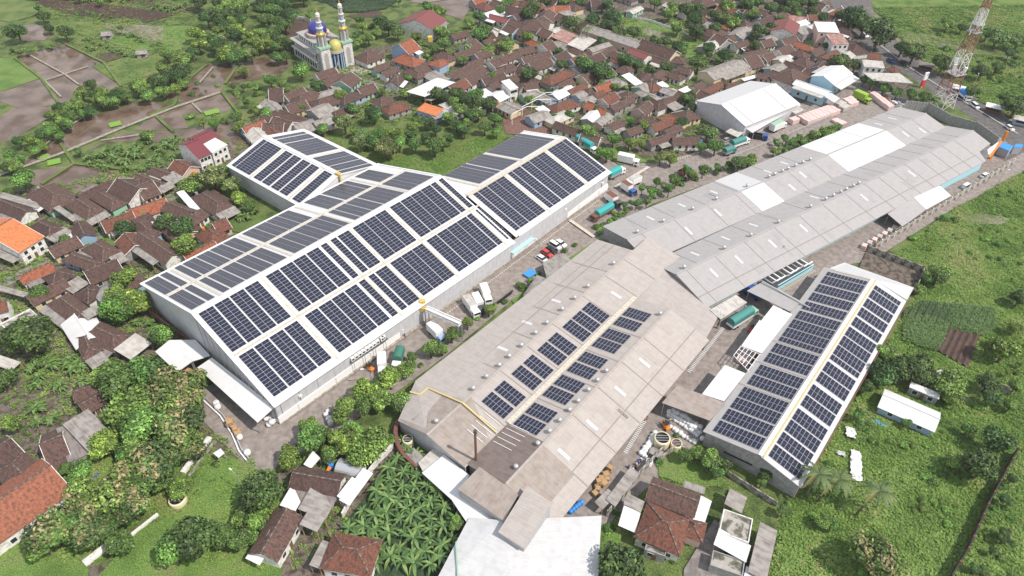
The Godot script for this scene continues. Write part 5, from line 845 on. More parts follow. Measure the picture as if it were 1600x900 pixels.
# east, south, turn, length, width, eaves, form, roof, wall | label
const HOUSES := """
-47.8 -356.3 1.19 15.3 20.2 5.5 g red wh|large hall with a dull red stepped roof and white gable;-52.1 -322.6 0.92 8.6 12.3 5.5 g orr bl|blue-walled two storey house with an orange-red tiled roof;-50.3 -315.4 -0.58 14.1 9.5 2.6 h orr gr
-35.7 -309.9 -0.59 7.4 7.6 4 h orr bl;-33.3 -320.1 -0.73 10.8 7.4 2.6 h br cr;-68.9 -318.3 0.84 11.3 10.6 2.6 h br wh
-61.8 -306.5 0.88 8.9 5 2.6 g br gn;-57.1 -302.2 0.94 9.4 5.2 2.6 g br wh;-53.4 -292.9 1.33 8.6 6.8 2.6 g dk wh
-45.8 -301.3 2.4 11 5.8 2.6 h br gr;-36.4 -283.3 0.88 18.5 11.4 4.5 s white no|wide white canopy roof beside the street behind the brown rows;-32.1 -279.5 0.92 15.5 3.6 3.6 s sheet no
-25.5 -303.6 0.91 14.1 5.9 2.6 g br wh;-20.3 -300.9 0.99 17.2 6.6 2.6 g br gr;-18.8 -294.9 0.92 15.5 5.1 2.6 g br wh
-14.6 -282.5 1.04 6.3 7.5 2.6 g white wh;-7.5 -280.7 0.89 6.9 8.4 2.6 g white gr;-2.7 -284.4 3.74 4.3 7.2 6 s white wh
-8.5 -273.4 1.89 5 5 2.6 h orange gr;-3.6 -308.6 0.71 9.2 7.8 2.6 h br wh;-9.6 -315.2 0.92 10.2 7.6 2.6 g br wh
-3.7 -320.5 0.85 12.2 6.2 2.6 g br wh;-1.6 -297.5 0.48 5.1 5.9 2.6 g br wh;-9.8 -289.5 0.92 6 5.8 2.6 g br wh
-29 -345.6 0.69 9.4 5.7 2.6 g br gr;-22.2 -332.4 1.06 7.9 10.3 2.6 g br wh;-14.7 -338.9 0.89 6.4 5 2.6 g br gr
-2.6 -381.1 -0.54 13.1 8.9 2.6 g dk wh;-9.4 -369.7 -0.64 12.8 7 2.6 g red wh;0.7 -361.6 -0.7 11.3 7.6 2.6 g br wh
-85.3 -298.8 0.76 10.2 6.9 2.6 g br wh;-80.8 -292.8 0.93 12 6.5 2.6 g br gr;-74.5 -291.5 1.26 9.8 10 2.6 g br gn
-64.6 -283.6 0.71 8.5 8.1 2.6 g br gn;-94.2 -278 0.84 9.9 7.4 2.6 g br wh;-88.3 -275.8 0.88 13.4 8.6 2.6 h br wh
-79.4 -272 0.69 12.3 8.6 2.6 h br wh;-79.5 -262.6 0.89 8.9 9.6 3.6 g sheet gr;-89.6 -258.4 -0.53 14.7 5.3 2.6 g br wh
-92.3 -253 -0.45 10.1 7.3 2.6 g br wh;-95.1 -249.4 0.04 8.6 7.7 2.6 g br wh;-101.2 -277.2 0.2 6.2 12.3 2.6 g dk gr
-56 -274 0.87 7.7 7.1 2.6 h br wh;-49.5 -268.1 0.66 11.4 7.6 2.6 h rbr gr;-34.9 -264.7 2.6 10 5.6 3.8 s orange bl|long shed with a bright orange tiled slope and blue end wall
-31.9 -262.4 3.88 5.8 5.1 3 s sheet no;15.4 -372.2 1.24 11.2 11.1 2.6 g br cr;23.8 -385.3 0.09 8.7 7.7 2.6 g orr wh
9.6 -358.6 1.44 13.9 13.8 3.6 h br bl;48 -345.4 -0.71 32.9 9 4 g sheet pk|long grey-roofed school block with a row of pink bays;67.8 -329.7 -0.75 20.2 9.4 4 g dk cr|long dark brown roofed school block continuing the grey one
24.5 -346.1 4.12 11.8 11.2 2.6 s rust no;31.8 -336.4 4.19 15.4 8.6 4 s sheetlight no;39.6 -331.3 0.7 13.4 5 4.2 g sheet pk
14.3 -333.7 0.84 7.8 10 2.6 g br wh;4.1 -328.6 0.56 8.7 6.6 2.6 g br cr;9 -320.8 0.57 16.4 7.2 2.6 g br gr
10.5 -313.3 0.58 12.5 8.7 2.6 g br wh;58.5 -325.6 -0.75 10.7 7.3 3.6 g red wh|red metal gable roof in front of the long school blocks;43.7 -330 0.87 10.1 5.4 2.6 g br wh
67.8 -319.8 -0.68 8.1 5.9 2.6 g br wh;76.2 -321.4 1.37 7 6.5 2.6 h br gr;49.9 -309.4 -0.39 8 7.7 2.6 h br gn
51.6 -297 3.8 5 9.1 3.6 s white no;58.8 -302.4 1.67 7.2 6.4 2.6 h br cr;64.6 -305.2 0.88 9 5 2.6 g br wh
72.1 -303.5 -0.7 8.7 6 2.6 h br wh;77.7 -309.6 -0.56 7.4 6.6 2.6 g br wh;55.4 -291.3 0.92 6.1 8.3 2.6 g sheet gn
60.4 -292.4 2.13 8.1 7.6 2.6 h rbr gr;65.1 -294.8 3.76 3.9 4.4 2.6 s white no;18.8 -300.6 0.8 17.4 7.4 2.6 h rbr gr
21.4 -292.7 0.85 9.7 6.2 2.6 g br wh;26.4 -288.5 0.75 10.4 5.1 2.6 g rbr gr;27.5 -283.4 0.86 6.2 5.6 2.6 g sheet bl
32.7 -287.4 0.51 6.2 5.2 2.6 h br wh;31 -278.3 0.96 6.5 6.1 2.6 g sheet wh;35.5 -284.1 0.76 5.6 5 2.6 g rbr wh
39.5 -280 0.84 9.2 7.1 2.6 g rbr wh;44.5 -275 0.81 14.3 5 2.6 g br gr;48.5 -284 0.71 7.1 7.1 2.6 h br pk
5.9 -282.6 0.59 8 5.9 2.6 g sheet gn;6.1 -290.9 0.32 7.1 5.7 2.6 g br gr;20.2 -273 0.67 13.9 7.8 2.6 h rbr wh
11.4 -269 3.92 4.8 4.6 2.6 s white no;31.4 -263.9 1.04 9.1 6.3 2.6 g white gr;35.8 -261.7 0.97 10.2 5 2.6 g sheet pk
40.1 -256.8 0.72 8.1 5.4 2.6 g br wh;53.4 -271.6 0.94 9.1 7.5 2.6 g br pk;46.9 -252.4 0.62 7.8 5.2 2.6 g br gr
58.5 -257.6 0.66 10.9 5.7 2.6 g rbr wh;62.6 -253.4 0.69 9.3 5 2.6 g br gr;71.1 -266.6 0.48 8.8 8.5 2.6 h br cr
65.6 -280.3 0.59 10.8 5 2.6 h br bl;67.1 -274.4 3.86 6.4 4.8 2.6 s sheet no;56.7 -246 0.54 12 5 2.6 g br gr
66.6 -245.2 0.08 10.7 6.1 2.6 g br wh;20.9 -252.9 -0.64 12 6.1 2.6 g dk wh;29.5 -245.1 -0.36 8.2 7.1 2.6 g br wh
94.6 -307.6 0.64 24.3 10.3 4.6 g sheet cr|cream school building with a long weathered grey roof;101.1 -364.2 -0.69 7.7 11 2.6 g sheet gr;99.8 -356.2 0.62 12.6 11 2.6 h br pk
101.3 -344.5 -0.94 8.2 11 2.6 g br gr;113.7 -356.4 0.94 13.5 8.8 2.6 g sheet bl;105.7 -347.7 0.59 7.3 6.8 2.6 g br pk
110.2 -341.6 0.56 9.3 5.9 2.6 g br wh;119.3 -326.2 0.72 8.5 7 2.6 g br wh;113.1 -329.5 0.41 9 6 2.6 g br wh
113.8 -322.8 0.72 8.4 6.9 2.6 g br wh;109.6 -320.3 0.53 8.7 12 2.6 g br gr;123 -343.2 0.51 8 7.8 2.6 g br wh
80.2 -293.1 0.8 6.8 6.4 2.6 g br cr;85.4 -290.9 0.75 16.5 5 2.6 g rbr gr;96.5 -295.8 0.5 8.4 5 2.6 g br cr
113.8 -305.1 -0.25 8.9 5.2 2.6 g br pk;106 -304 3.69 9.1 2 2.6 s white no;118.6 -307.2 -0.87 5 6.6 2.6 g br wh
46 -393.9 0.05 12.1 8 2.6 g dk wh;63.5 -385.9 0.88 11.1 5.1 2.6 g sheetlight gn;74.1 -290.2 3.87 6.8 3.2 2.6 s white no
135.7 -356.4 1.15 16 12.7 6 g red wh|red two storey house with a broad roof near the main road;145.1 -355 3.72 9.1 7.1 5 s sheet gr;154.2 -351.3 3.09 10.5 10.1 8 s white pk|tall pinkish building with a bright flat white roof
156.9 -341.3 3.21 8.4 9.8 6 s rust wh;165.4 -338.3 1.85 10.4 10 2.6 h dk wh;134.4 -345.3 0.59 10.8 9.7 2.6 g br gr
129.3 -334.5 0.77 11.3 7.9 2.6 g br wh;144.6 -333.5 0.71 9 6.6 2.6 g br gr;150 -329.6 0.74 14.3 5 2.6 g rbr gr
135.6 -321.5 2.3 8.8 8.6 2.6 h br bl;124 -303.5 0.74 15.1 13 3.6 h br wh;167.4 -321.9 -0.39 5.9 6.8 6 g rbr wh
164.1 -313.3 3 9.1 5.8 6 s sheetlight wh|white two storey house with large dark windows behind the station canopy;175.7 -315.7 -0.91 5 5 2.6 h rbr gr;158.1 -379.2 0.09 8.4 7.5 2.6 g rbr wh
149.1 -378.2 -0.32 9.4 8.3 2.6 g rust pk;-102.3 -197.1 2.48 16.4 7.7 2.6 h br wh;-94.8 -191.2 3.99 6.9 4 2.6 s sheet no
-119.7 -218.8 -0.56 8.8 7.6 2.6 g rbr pk;-126.4 -214.9 -0.45 8.2 5 2.6 g br wh;-120.9 -211.8 4.22 5.1 5.9 2.6 s sheet no
-128.1 -209.3 -0.48 12.1 5 2.6 g br wh;-121.2 -205.9 4.16 5.1 3.6 2.6 s sheet no;-132.3 -203.4 -0.53 12.4 11.3 2.6 g dk wh
-127.2 -203.8 0.78 6.3 10.9 2.6 g br pk;-144.7 -203 0.97 12 5 2.6 g dk bl;-137.4 -197.2 2.55 12.8 5.9 2.6 h br gn
-157.3 -198.7 2.52 16.5 10.1 2.6 h br gn;-142.9 -192.5 2.53 14.6 7.2 2.6 h br gn;-136.2 -187.2 4.15 7 3.1 2.6 s sheet no
-147.6 -188.8 4.15 2 10.1 2.6 s sheet no;-166 -191.1 -0.46 14.5 6.5 2.6 g dk wh;-166.3 -195.7 4.42 2.8 16.3 2.6 s sheet no
-158.5 -173.8 1.18 9.2 23.5 5.2 g orange wh|white two storey house with a broad bright orange roof at the left edge;-150.2 -180.9 2.68 11.7 6.5 2.6 h dk wh;-144.6 -177.9 4.28 6.6 3.9 2.6 s sheet no
-155 -166.6 4.34 3.2 8.5 2.6 s sheet no;-127.7 -170.4 2.59 11.2 6.8 2.6 h br bl;-130.2 -164.6 -0.39 14.3 5 2.6 h br bl
-120.5 -166.3 3.96 4 4.5 2.6 s sheet no;-110.1 -170.5 2.51 18.4 6.5 4 g br wh|long white-walled house with brown tiled gable roof beside the solar warehouse;-121.7 -186.7 0.86 5.9 5.9 2.6 g dk wh
-111.1 -192 -0.47 12.2 6.5 2.6 g br gn;-104.9 -188.2 1.14 7 6.2 2.6 g br wh;-110.4 -197.6 3.9 2.5 12.5 2.6 s white no
-95.9 -178.7 2.42 10.1 7.5 2.6 h rbr gn;-95.3 -184.5 0.73 5 7.3 2.6 g rbr pk;-116.7 -233.8 0.95 8.5 9.6 6.4 g maroon wh
-117.7 -226.5 0.86 5.5 15.3 6.2 g maroon wh|white two storey school with a maroon roof beside the flooded fields;-111.3 -228.8 4.19 7.4 6.3 6 s white wh|white flat wing of the maroon school with blue window bays;-142 -159 0.83 9.5 5.7 2.6 g orr wh
-134.5 -157.6 0.89 7.1 6.9 2.6 h dk bl;-143.6 -150 4.52 2 10.4 2.6 s sheet no;-127.8 -153.9 4.22 5.4 4.8 2.6 s sheet no
-122 -150.4 2.65 7.1 6.6 2.6 h dk wh;-123.7 -143.5 2.53 16.1 6.6 2.6 h br gn;-116.9 -141.4 4.1 4.5 3.5 3.8 s sheet no
-109.3 -133.2 2.71 13.1 7 2.6 h br gr;-100.8 -129.6 4.24 7 6 2.6 s sheetlight no;-112.8 -129.8 2.21 10 5 2.6 h br wh
-108 -124.4 4.02 4.5 3.8 2.6 s sheet no;-105.8 -114 0.51 6.2 5.1 2.6 g br pk;-102.9 -110.4 0.83 5.5 5.5 2.6 g br gr
-142.9 -142.1 0.5 5 6.1 4.5 g rbr wh;-134.7 -137.3 4.05 7.9 4.2 4.2 f conc wh;-133.1 -123.4 4.46 3.1 10.4 2.6 s sheetlight no
-101.3 -98.1 3.79 4.5 10.5 3.4 s sheetdark gr;-98.3 -100.5 4.06 6.1 11.6 4.2 s sheet gr;-109.6 -90 2.56 11 7.5 2.6 h br cr
-117.1 -94.9 0.98 7.4 8.4 2.6 g dk wh;-104.9 -96.9 0.62 5 12.2 2.6 g br wh;-105.7 -82.1 0.94 17.7 14 3.8 g orspot wh|long white building with a spotted orange tiled roof at the left edge
-110.9 -83.5 4.09 5.5 4.8 2.6 s sheet no;-42.4 -88.9 -0.17 11.5 6 3.6 g dk wh|dark brown gable house with white gable wall in front of the tank shed;-33.6 -87.7 4.28 9.1 2.6 3.6 s white no
-35.4 -86.9 4.26 5.5 1.4 4.2 s white wh;-48.2 -75.8 1.31 10.7 6.8 3.6 g br wh|brown gable house with sunlit right slope at the bottom edge;-46.9 -84.4 4.45 4.6 3.7 3.2 s white no
-41.2 -83.4 4.44 5.5 6.4 3.2 s sheet no;-41.2 -78.8 4.39 3.5 4.1 4 s sheet no;-31.7 -71.8 3 10.7 8.1 3.8 h rbr wh|reddish brown hip-roofed house at the bottom beside the banana grove
-38 -71.9 4.44 5.7 2.4 3.2 s sheet no;-51.1 -71.4 2.73 3.6 2.8 3.2 s white no;33.1 -79 -0.44 10 9.4 3.6 h rbr wh|reddish tiled hip-roofed house with white ridge strips and side sheets
36.4 -86.7 2.73 11 6.7 3.4 g br wh;39.6 -79.3 1.18 5 5 3.2 h rbr pk;26.2 -81.2 4.36 5.1 3.8 3.2 s white no
27.6 -85 4.3 3 4 3.4 s sheet no;42.3 -83.6 4.26 6.8 2.5 3.2 s white no;41.8 -89.8 2.77 4.8 1.6 2.6 s sheet no
30.9 -74.4 2.79 4.3 1.3 2.6 f conc gr;48.5 -79.6 4.33 5.9 6.2 4 f conc wh;46.9 -75.4 4.23 4.2 7 3.4 s white no
45.3 -71.8 4.36 3.5 6.5 2.8 f conc gr;50.2 -86.3 4.22 4.5 4 3 s sheet no;21.5 -86.4 3.96 4.8 2.3 2.6 s sheet no
25.8 -89.7 4.07 10.8 2.5 2.6 s sheet gr|narrow grey asbestos roof stained black along the factory lane;53.1 -74.4 4.27 12.4 3.8 3.4 s sheet gr;48.9 -69.2 4.27 3.7 1.6 3 s white no
99.7 -113.3 -0.6 13.4 7.4 2.6 g white bl|white-roofed shed with blue side wall in the right meadow;106.1 -119.4 2.56 7.1 1.9 3 s white gr;113.3 -124.6 1.98 3.8 1.8 3 s sheetlight no
-261.4 -404.5 3.67 6.8 9.4 4 s sheet bl|small blue-roofed stall at the top left;-202.3 -341.3 0.25 5 5.6 2.2 g sheet no;-176.4 -320.1 0.24 5 5 2.2 g sheet no
-284.3 -406 1.05 5.9 10.1 3.5 g white wh;-184.4 -407.7 0.71 7.8 5 2.6 g white wh;141.2 -301.3 0.75 17.4 11.3 6 g white sky|larger pale blue shed with a white gable roof in the truck yard
129 -289.8 -0.77 15.8 6.2 5 g white sky|long narrow pale blue shed with a white roof in the truck yard;12.1 -280.3 2.3 11.4 6.1 2.6 g sheet bl;5.2 -298.3 2.38 8.4 6.3 2.6 h dk wh
-20 -278.5 2.42 8.5 8.1 2.6 g orr gr;-36 -298.9 2.31 11.7 8.5 2.5 h sheet bl;36.5 -359.7 2.3 12.7 7.8 2.9 h dk cr
9.4 -262.7 0.64 9.6 7.4 2.8 g sheet bl;37.8 -290.4 0.69 10.4 7.9 2.5 g orr bl;17.9 -262.8 0.8 12.6 7.1 2.6 h sheetlight cr
-42.7 -307.8 0.72 10.6 6.8 2.4 g br gr;40.2 -304.9 0.82 8.4 8.3 2.4 g br gr;5.1 -348.7 2.43 10.2 6.7 2.7 g br gr
-8.7 -303.4 0.75 8.3 6 2.4 g br wh;34.2 -270.1 2.31 11.4 6.7 2.6 g orr cr;-10.4 -297 0.63 12.4 7 2.6 g dk gr
-16.3 -322.5 0.8 9.7 7 2.9 g br gr;20.3 -321.5 0.84 9.8 8 2.8 g dk bl;25.3 -369.4 2.33 11.6 8.4 2.6 g br wh
-25 -324.1 0.76 12.2 6.6 2.4 g br gr;-2.7 -269.6 2.38 8.9 7.1 2.9 g sheet cr;37.1 -311.8 0.66 9.9 6.8 2.4 g sheet bl
-7.4 -333.6 2.24 10.1 7.2 2.8 h br cr;28.5 -319.8 0.75 9.6 6.9 2.6 g rbr bl;1.7 -373.3 0.74 11.1 7.2 2.7 g dk bl
-17.3 -268.9 2.36 8.4 7.9 2.8 g br wh;82.7 -282.4 2.26 9.8 7.9 2.7 g br gr;44.9 -297.3 2.38 10.7 6.9 2.6 h sheet bl
64.6 -262.6 2.25 10.1 7.6 2.5 h orr cr;-17.5 -344.4 0.67 12.9 7.8 2.7 g dk cr;32.5 -301.2 0.84 9.6 7.6 2.5 g br cr
22.1 -336.3 2.31 12.8 6.9 2.5 h sheet cr;36.3 -320.6 0.79 10.4 7.6 2.6 g dk wh;-2.5 -354.4 2.31 8.5 7.6 2.7 g br bl
19.9 -285 0.83 12.6 7.2 2.8 g white bl;15.1 -349.7 2.41 8.2 8.5 2.6 g br cr;29.9 -313 0.85 11.7 7.9 2.6 g sheet wh
48.4 -324.2 2.32 12.9 6 2.6 h br cr;59 -275.9 2.23 10.3 6.6 2.8 h dk wh;67.9 -287.7 2.38 9.1 6.6 2.5 g sheet bl
18.7 -314.4 2.31 12.5 6.8 2.6 g sheet cr;29.7 -327.7 2.27 12.2 6.2 2.7 h br cr;5.5 -305.7 2.24 12 7.6 2.5 g dk wh
-19.3 -312.7 0.71 8.4 6.4 2.7 g br gr;52.2 -261.6 0.68 9 7.8 2.5 h dk gr;-4.2 -340.8 2.25 11.5 6 2.4 g br cr
8.3 -338.2 2.24 9.9 6.1 2.4 g orr bl;-0.7 -291.6 2.43 11.1 6.4 2.7 g br gr;20.8 -355.9 0.68 12.3 6.6 2.7 h sheetlight cr
50.6 -316.7 2.23 11.8 7.7 2.6 h orr gr;-25.8 -288.2 0.85 10.6 8.4 2.9 g rbr bl;-14.1 -353.5 2.3 8 8.2 2.6 g dk wh
72.9 -281.8 2.29 9.5 6.9 2.8 g br wh;57.1 -283.7 2.33 11.6 6 2.8 h sheet wh;-25.4 -270.3 2.36 11.8 7.9 2.7 h sheetlight gr
168.4 -360.6 2.33 9.6 6.1 2.7 h dk gr;109.3 -366.2 0.85 9 6.3 2.4 h orr gr;135.2 -310 2.35 9.8 6.2 2.7 g br cr
123 -359.5 2.44 11.3 6.7 2.7 g sheet bl;148.3 -370.8 0.72 10.6 6 2.7 g white gr;125.4 -380.8 2.35 8.6 8.4 2.6 g br bl
113.8 -386.5 2.36 11.8 8.4 2.8 g rbr bl;165.2 -379.6 2.32 10.2 7 2.9 g br bl;91.5 -385.2 0.79 10 6.3 2.8 g orr wh
159.4 -366.1 0.8 10.3 8.1 2.6 g orr bl;153.4 -387.9 2.21 8.3 8.4 2.5 g br cr;129.3 -315.5 2.25 11 7.1 2.5 g dk wh
163.4 -346.9 2.37 11.3 6.6 2.5 g br cr;130.9 -373.8 0.67 12.6 6.8 2.8 g dk wh;106 -374.9 0.68 9.5 7.6 2.5 g dk gr
141 -340.6 2.27 12.6 6.2 2.6 h orr wh;84.4 -392.5 2.21 9 6.4 2.6 g sheetlight cr;96.5 -375.7 2.31 9.4 7.4 2.5 h br gr
142.3 -365.6 2.44 11.8 6.4 2.6 h orr wh;151.9 -362.9 0.77 12.2 6.6 2.7 g white wh;141.4 -315.7 0.86 8 7.2 2.8 g dk bl
148.2 -320.5 2.32 11.7 6.1 2.4 g dk cr;94.3 -338.7 0.82 10.1 8.4 2.7 g sheetlight gr;98.7 -384.3 2.4 10.7 7.9 2.8 g dk cr
131.8 -386.7 2.3 11.9 6.1 2.4 h br wh;126.9 -350.1 0.79 10.6 7.5 2.8 g sheet gr;136.8 -330.7 2.2 8.1 6.9 2.8 h br gr
169.5 -367.8 2.39 9.4 8 2.8 g dk cr;95.4 -391.9 0.82 10.3 7 2.4 h sheet bl;174.1 -387.4 0.75 12.3 7.4 2.7 h orr wh
118.5 -368.7 0.86 8.3 7.7 2.6 h br wh;140 -379.1 0.66 9.4 8 2.9 g br cr;126.1 -324 0.74 8.1 7.1 2.8 g sheetlight cr
116.8 -336.4 2.34 10.2 7.5 2.5 h br cr;120.5 -314.1 0.68 10.4 7.1 2.7 g sheet bl;158.1 -330.4 0.81 9.4 7.2 2.5 g sheetlight wh
9.3 -384.5 0.79 11.6 8.1 2.4 g rbr gr;-3.8 -393.1 2.38 9.1 8.3 2.8 h rbr wh;-12.3 -395.1 0.84 8.3 7.9 2.7 g sheetlight bl
7.1 -392.7 0.75 10.9 8.1 2.6 h rbr cr;-13 -377 0.79 12.6 7.6 2.7 g white bl;30.7 -388.3 2.23 9.5 7.3 2.8 h br cr
17.3 -395.9 2.44 12.4 7.5 2.7 g dk wh;-20.3 -395.6 0.71 12 7.7 2.5 g orr gr;-17.9 -386.6 2.31 10.1 8.1 2.5 h rbr bl
25.2 -394.5 0.8 10.3 7.2 2.6 h dk cr;24.6 -377.8 0.76 12.7 7.4 2.8 h sheet cr;-9.6 -388.5 2.26 12 7.4 2.8 g br bl
17.1 -382.8 0.72 8.1 6.7 2.7 g orr bl;-96.6 -169.8 0.77 10.4 8.4 2.5 g orr cr;-140 -171.9 0.84 8.9 7.2 2.4 g br cr
-138 -179.9 2.22 8.9 6.4 2.4 g dk bl;-122.5 -160.2 0.73 9.6 8.5 2.7 g dk gr;-134.2 -150.6 0.87 10.7 6.3 2.7 g br cr
-128.5 -184.9 0.68 10 8 2.9 g rbr wh;-118.6 -181.3 2.35 11.5 6.4 2.8 h br bl;-117 -135.9 2.33 12.8 8.4 2.4 g white bl
-107.7 -181.3 2.43 9.7 8 2.5 g br cr;-113.3 -157.1 2.41 10.2 6.4 2.6 h br bl;-122.4 -192.8 0.67 12.9 7.9 2.5 g orr wh
-115.5 -149.5 2.41 11 6.7 2.8 h sheet bl;-119.6 -173.7 2.32 8.9 7.6 2.7 g rbr gr;-70.2 -276.3 0.86 11.7 7.3 2.7 h dk bl
-100 -257.8 0.81 12.7 6 2.8 h dk cr;-84 -252 0.76 8.5 7.2 2.7 g sheet wh;-71.7 -262.7 0.85 9.9 6.2 2.6 h dk bl
-90.6 -266.6 0.7 9.2 8 2.7 g br cr;-92 -242.3 2.27 10.8 6.7 2.7 g rbr bl;-100.4 -267.1 2.26 12.9 6.3 2.6 g sheet gr
-103.1 -249.3 0.79 10 7.2 2.5 g orr bl;-76.6 -254.6 0.77 9 6.8 2.9 g sheet cr;-79.8 -280.2 0.63 12.9 7.7 2.6 h sheet bl
-99.3 -242.8 2.23 10.9 8.3 2.6 g sheetlight wh;153.7 -412.3 0.72 8.8 7.4 2.4 g orr gr;42.2 -410.7 2.28 10.7 6.7 2.8 g br bl
165.9 -396.9 2.29 9.3 7.8 2.8 g br gr;-5.2 -401.8 0.7 11.7 6.1 2.6 g sheet wh;154.3 -403.6 2.3 10.4 6.5 2.7 g rbr gr
61.7 -405.9 2.3 12.2 6.7 2.5 h br gr;28.2 -418.1 2.36 8.2 7.2 2.6 g sheetlight cr;45.2 -418.9 0.71 9.6 6 2.9 h orr bl
7.8 -406.7 2.21 8.1 6.1 2.5 g br cr;119.4 -411.3 2.37 11.2 6.9 2.6 h orr cr;39.2 -399.2 0.84 9.3 8.3 2.7 h br gr
167.4 -411.7 0.85 11.5 6.5 2.5 h br cr;-1.9 -411.1 2.36 12.5 8 2.5 g white wh;32 -402.9 2.3 8.7 7.3 2.6 h orr cr
16.9 -414.4 0.87 11 7.6 2.8 g sheet gr;57.9 -416.8 0.64 8.5 8 2.6 g br gr;26 -408.8 2.38 12.9 8.3 2.7 g br wh
127.8 -403.9 2.23 9.1 6.7 2.4 g br gr;14.5 -406.5 2.31 12.8 7.1 2.6 g sheet gr;-13.2 -408.7 2.32 8.9 8.4 2.8 g white bl
115.2 -400.7 2.44 10.6 7 2.6 g br gr;103 -400.4 0.63 10.4 8.2 2.8 h br gr
"""
func village():
	var rows := []; var items := []
	for line in HOUSES.strip_edges().replace("\n", ";").split(";"):
		var w := line.split("|"); var f := w[0].split(" "); var n := []
		for k in 6: n.append(f[k].to_float())
		var area: float = n[3] * n[4]
		var it := [("small " if area < 70 else "large " if area > 190 else "") + TILE_WORDS[f[7]] + " " + FORM_WORDS[f[6]], Vector2(n[0], n[1])]
		if w.size() == 1: items.append(it)
		else: it.append_array([0, w[1]])
		rows.append([n, f, it])
	name_apart(items)
	for q in rows:
		var n: Array = q[0]; house(n[0], n[1], n[2], n[3], n[4], n[5], q[1][6], q[1][7], q[1][8], q[2][3])

# ------------------------------------------------------------------ mosque, tower, walls and other landmarks
func dome(parent: Node, called: String, c: Vector3, r: float, hgt: float, m: Material):
	var p := []
	for k in 11:
		var t := PI * .5 * k / 10.0; var bulge := r * (cos(t) + .16 * sin(2 * t))
		p.append(Vector2(bulge if k < 10 else .02, hgt * sin(t)))
	p.reverse()
	put(called, smooth_lathe(p, 24), m, parent, Transform3D(Basis(), c))

func minaret(root: Node3D, c: Vector3, hgt: float):
	var st := ST(); box(st, c + Vector3(0, 5.5, 0), Vector3(4.6, 11, 4.6)); var base := done(st, "minaret_base", M.mosque_wall, root)
	for k in 4:
		var b := Basis(Vector3.UP, k * PI / 2); st = ST()
		for q in [Vector3(0, 4.6, 2.32)]: box(st, c + b * q, Vector3(1.9, 6.4, .12), b)
		lathe_arch(st, c, b); done(st, "arched_panel", M.mosque_grey, base)
	st = ST(); box(st, c + Vector3(0, 11.4, 0), Vector3(5.5, .9, 5.5)); done(st, "balcony", M.mint, root)
	st = ST(); tube(st, c + Vector3(0, 11.8, 0), c + Vector3(0, 17.0, 0), 1.6, 1.5, 8); done(st, "minaret_drum", M.mosque_wall, root)
	for k in 8:
		var a := TAU * k / 8 + .39; st = ST(); var d := Vector3(cos(a), 0, sin(a)); bar(st, c + d * 1.95 + Vector3(0, 11.8, 0), c + d * 1.85 + Vector3(0, 16.6, 0), .4); done(st, "column", M.mosque_grey, root)
	put("cornice", smooth_lathe([Vector2(1.2, 1.2), Vector2(2.2, .5), Vector2(2.0, 0)], 16), M.gold, root, Transform3D(Basis(), c + Vector3(0, 16.8, 0)))
	var y := 17.6; var top := hgt - 3.4; var n := 3; var rad := 1.2
	for k in n:
		var y2 := y + (top - y) / (n - k)
		st = ST(); tube(st, c + Vector3(0, y, 0), c + Vector3(0, y2 - .5, 0), rad, rad * .92, 10); done(st, "shaft", M.bl if k != 2 else M.pk, root)
		for j in 6:
			var a := TAU * j / 6; st = ST(); var d := Vector3(cos(a), 0, sin(a)); bar(st, c + d * rad * 1.02 + Vector3(0, y + .3, 0), c + d * rad * .98 + Vector3(0, y2 - .8, 0), .35); done(st, "rib", M.mosque_wall if j % 2 else M.mosque_grey, root)
		put("ring_balcony", smooth_lathe([Vector2(rad * .9, 1.0), Vector2(rad * 1.35, .7), Vector2(rad * 1.35, .2), Vector2(rad, 0)], 14), M.mosque_wall, root, Transform3D(Basis(), c + Vector3(0, y2 - .7, 0)))
		y = y2; rad *= .8
	dome(root, "cap", c + Vector3(0, top + .2, 0), .95, 1.3, M.mosque_wall)
	put("finial", smooth_lathe([Vector2(.01, 2.6), Vector2(.12, 1.2), Vector2(.4, .7), Vector2(.2, .2), Vector2(.3, 0)], 8), M.gold, root, Transform3D(Basis(), c + Vector3(0, top + 1.3, 0)))

func lathe_arch(st: SurfaceTool, c: Vector3, b: Basis):
	for k in 6:
		var t0 := PI * k / 6; var t1 := PI * (k + 1) / 6
		tri(st, c + b * Vector3(0, 7.8, 2.37), c + b * Vector3(cos(t0) * .95, 7.8 + sin(t0) * 1.3, 2.37), c + b * Vector3(cos(t1) * .95, 7.8 + sin(t1) * 1.3, 2.37))

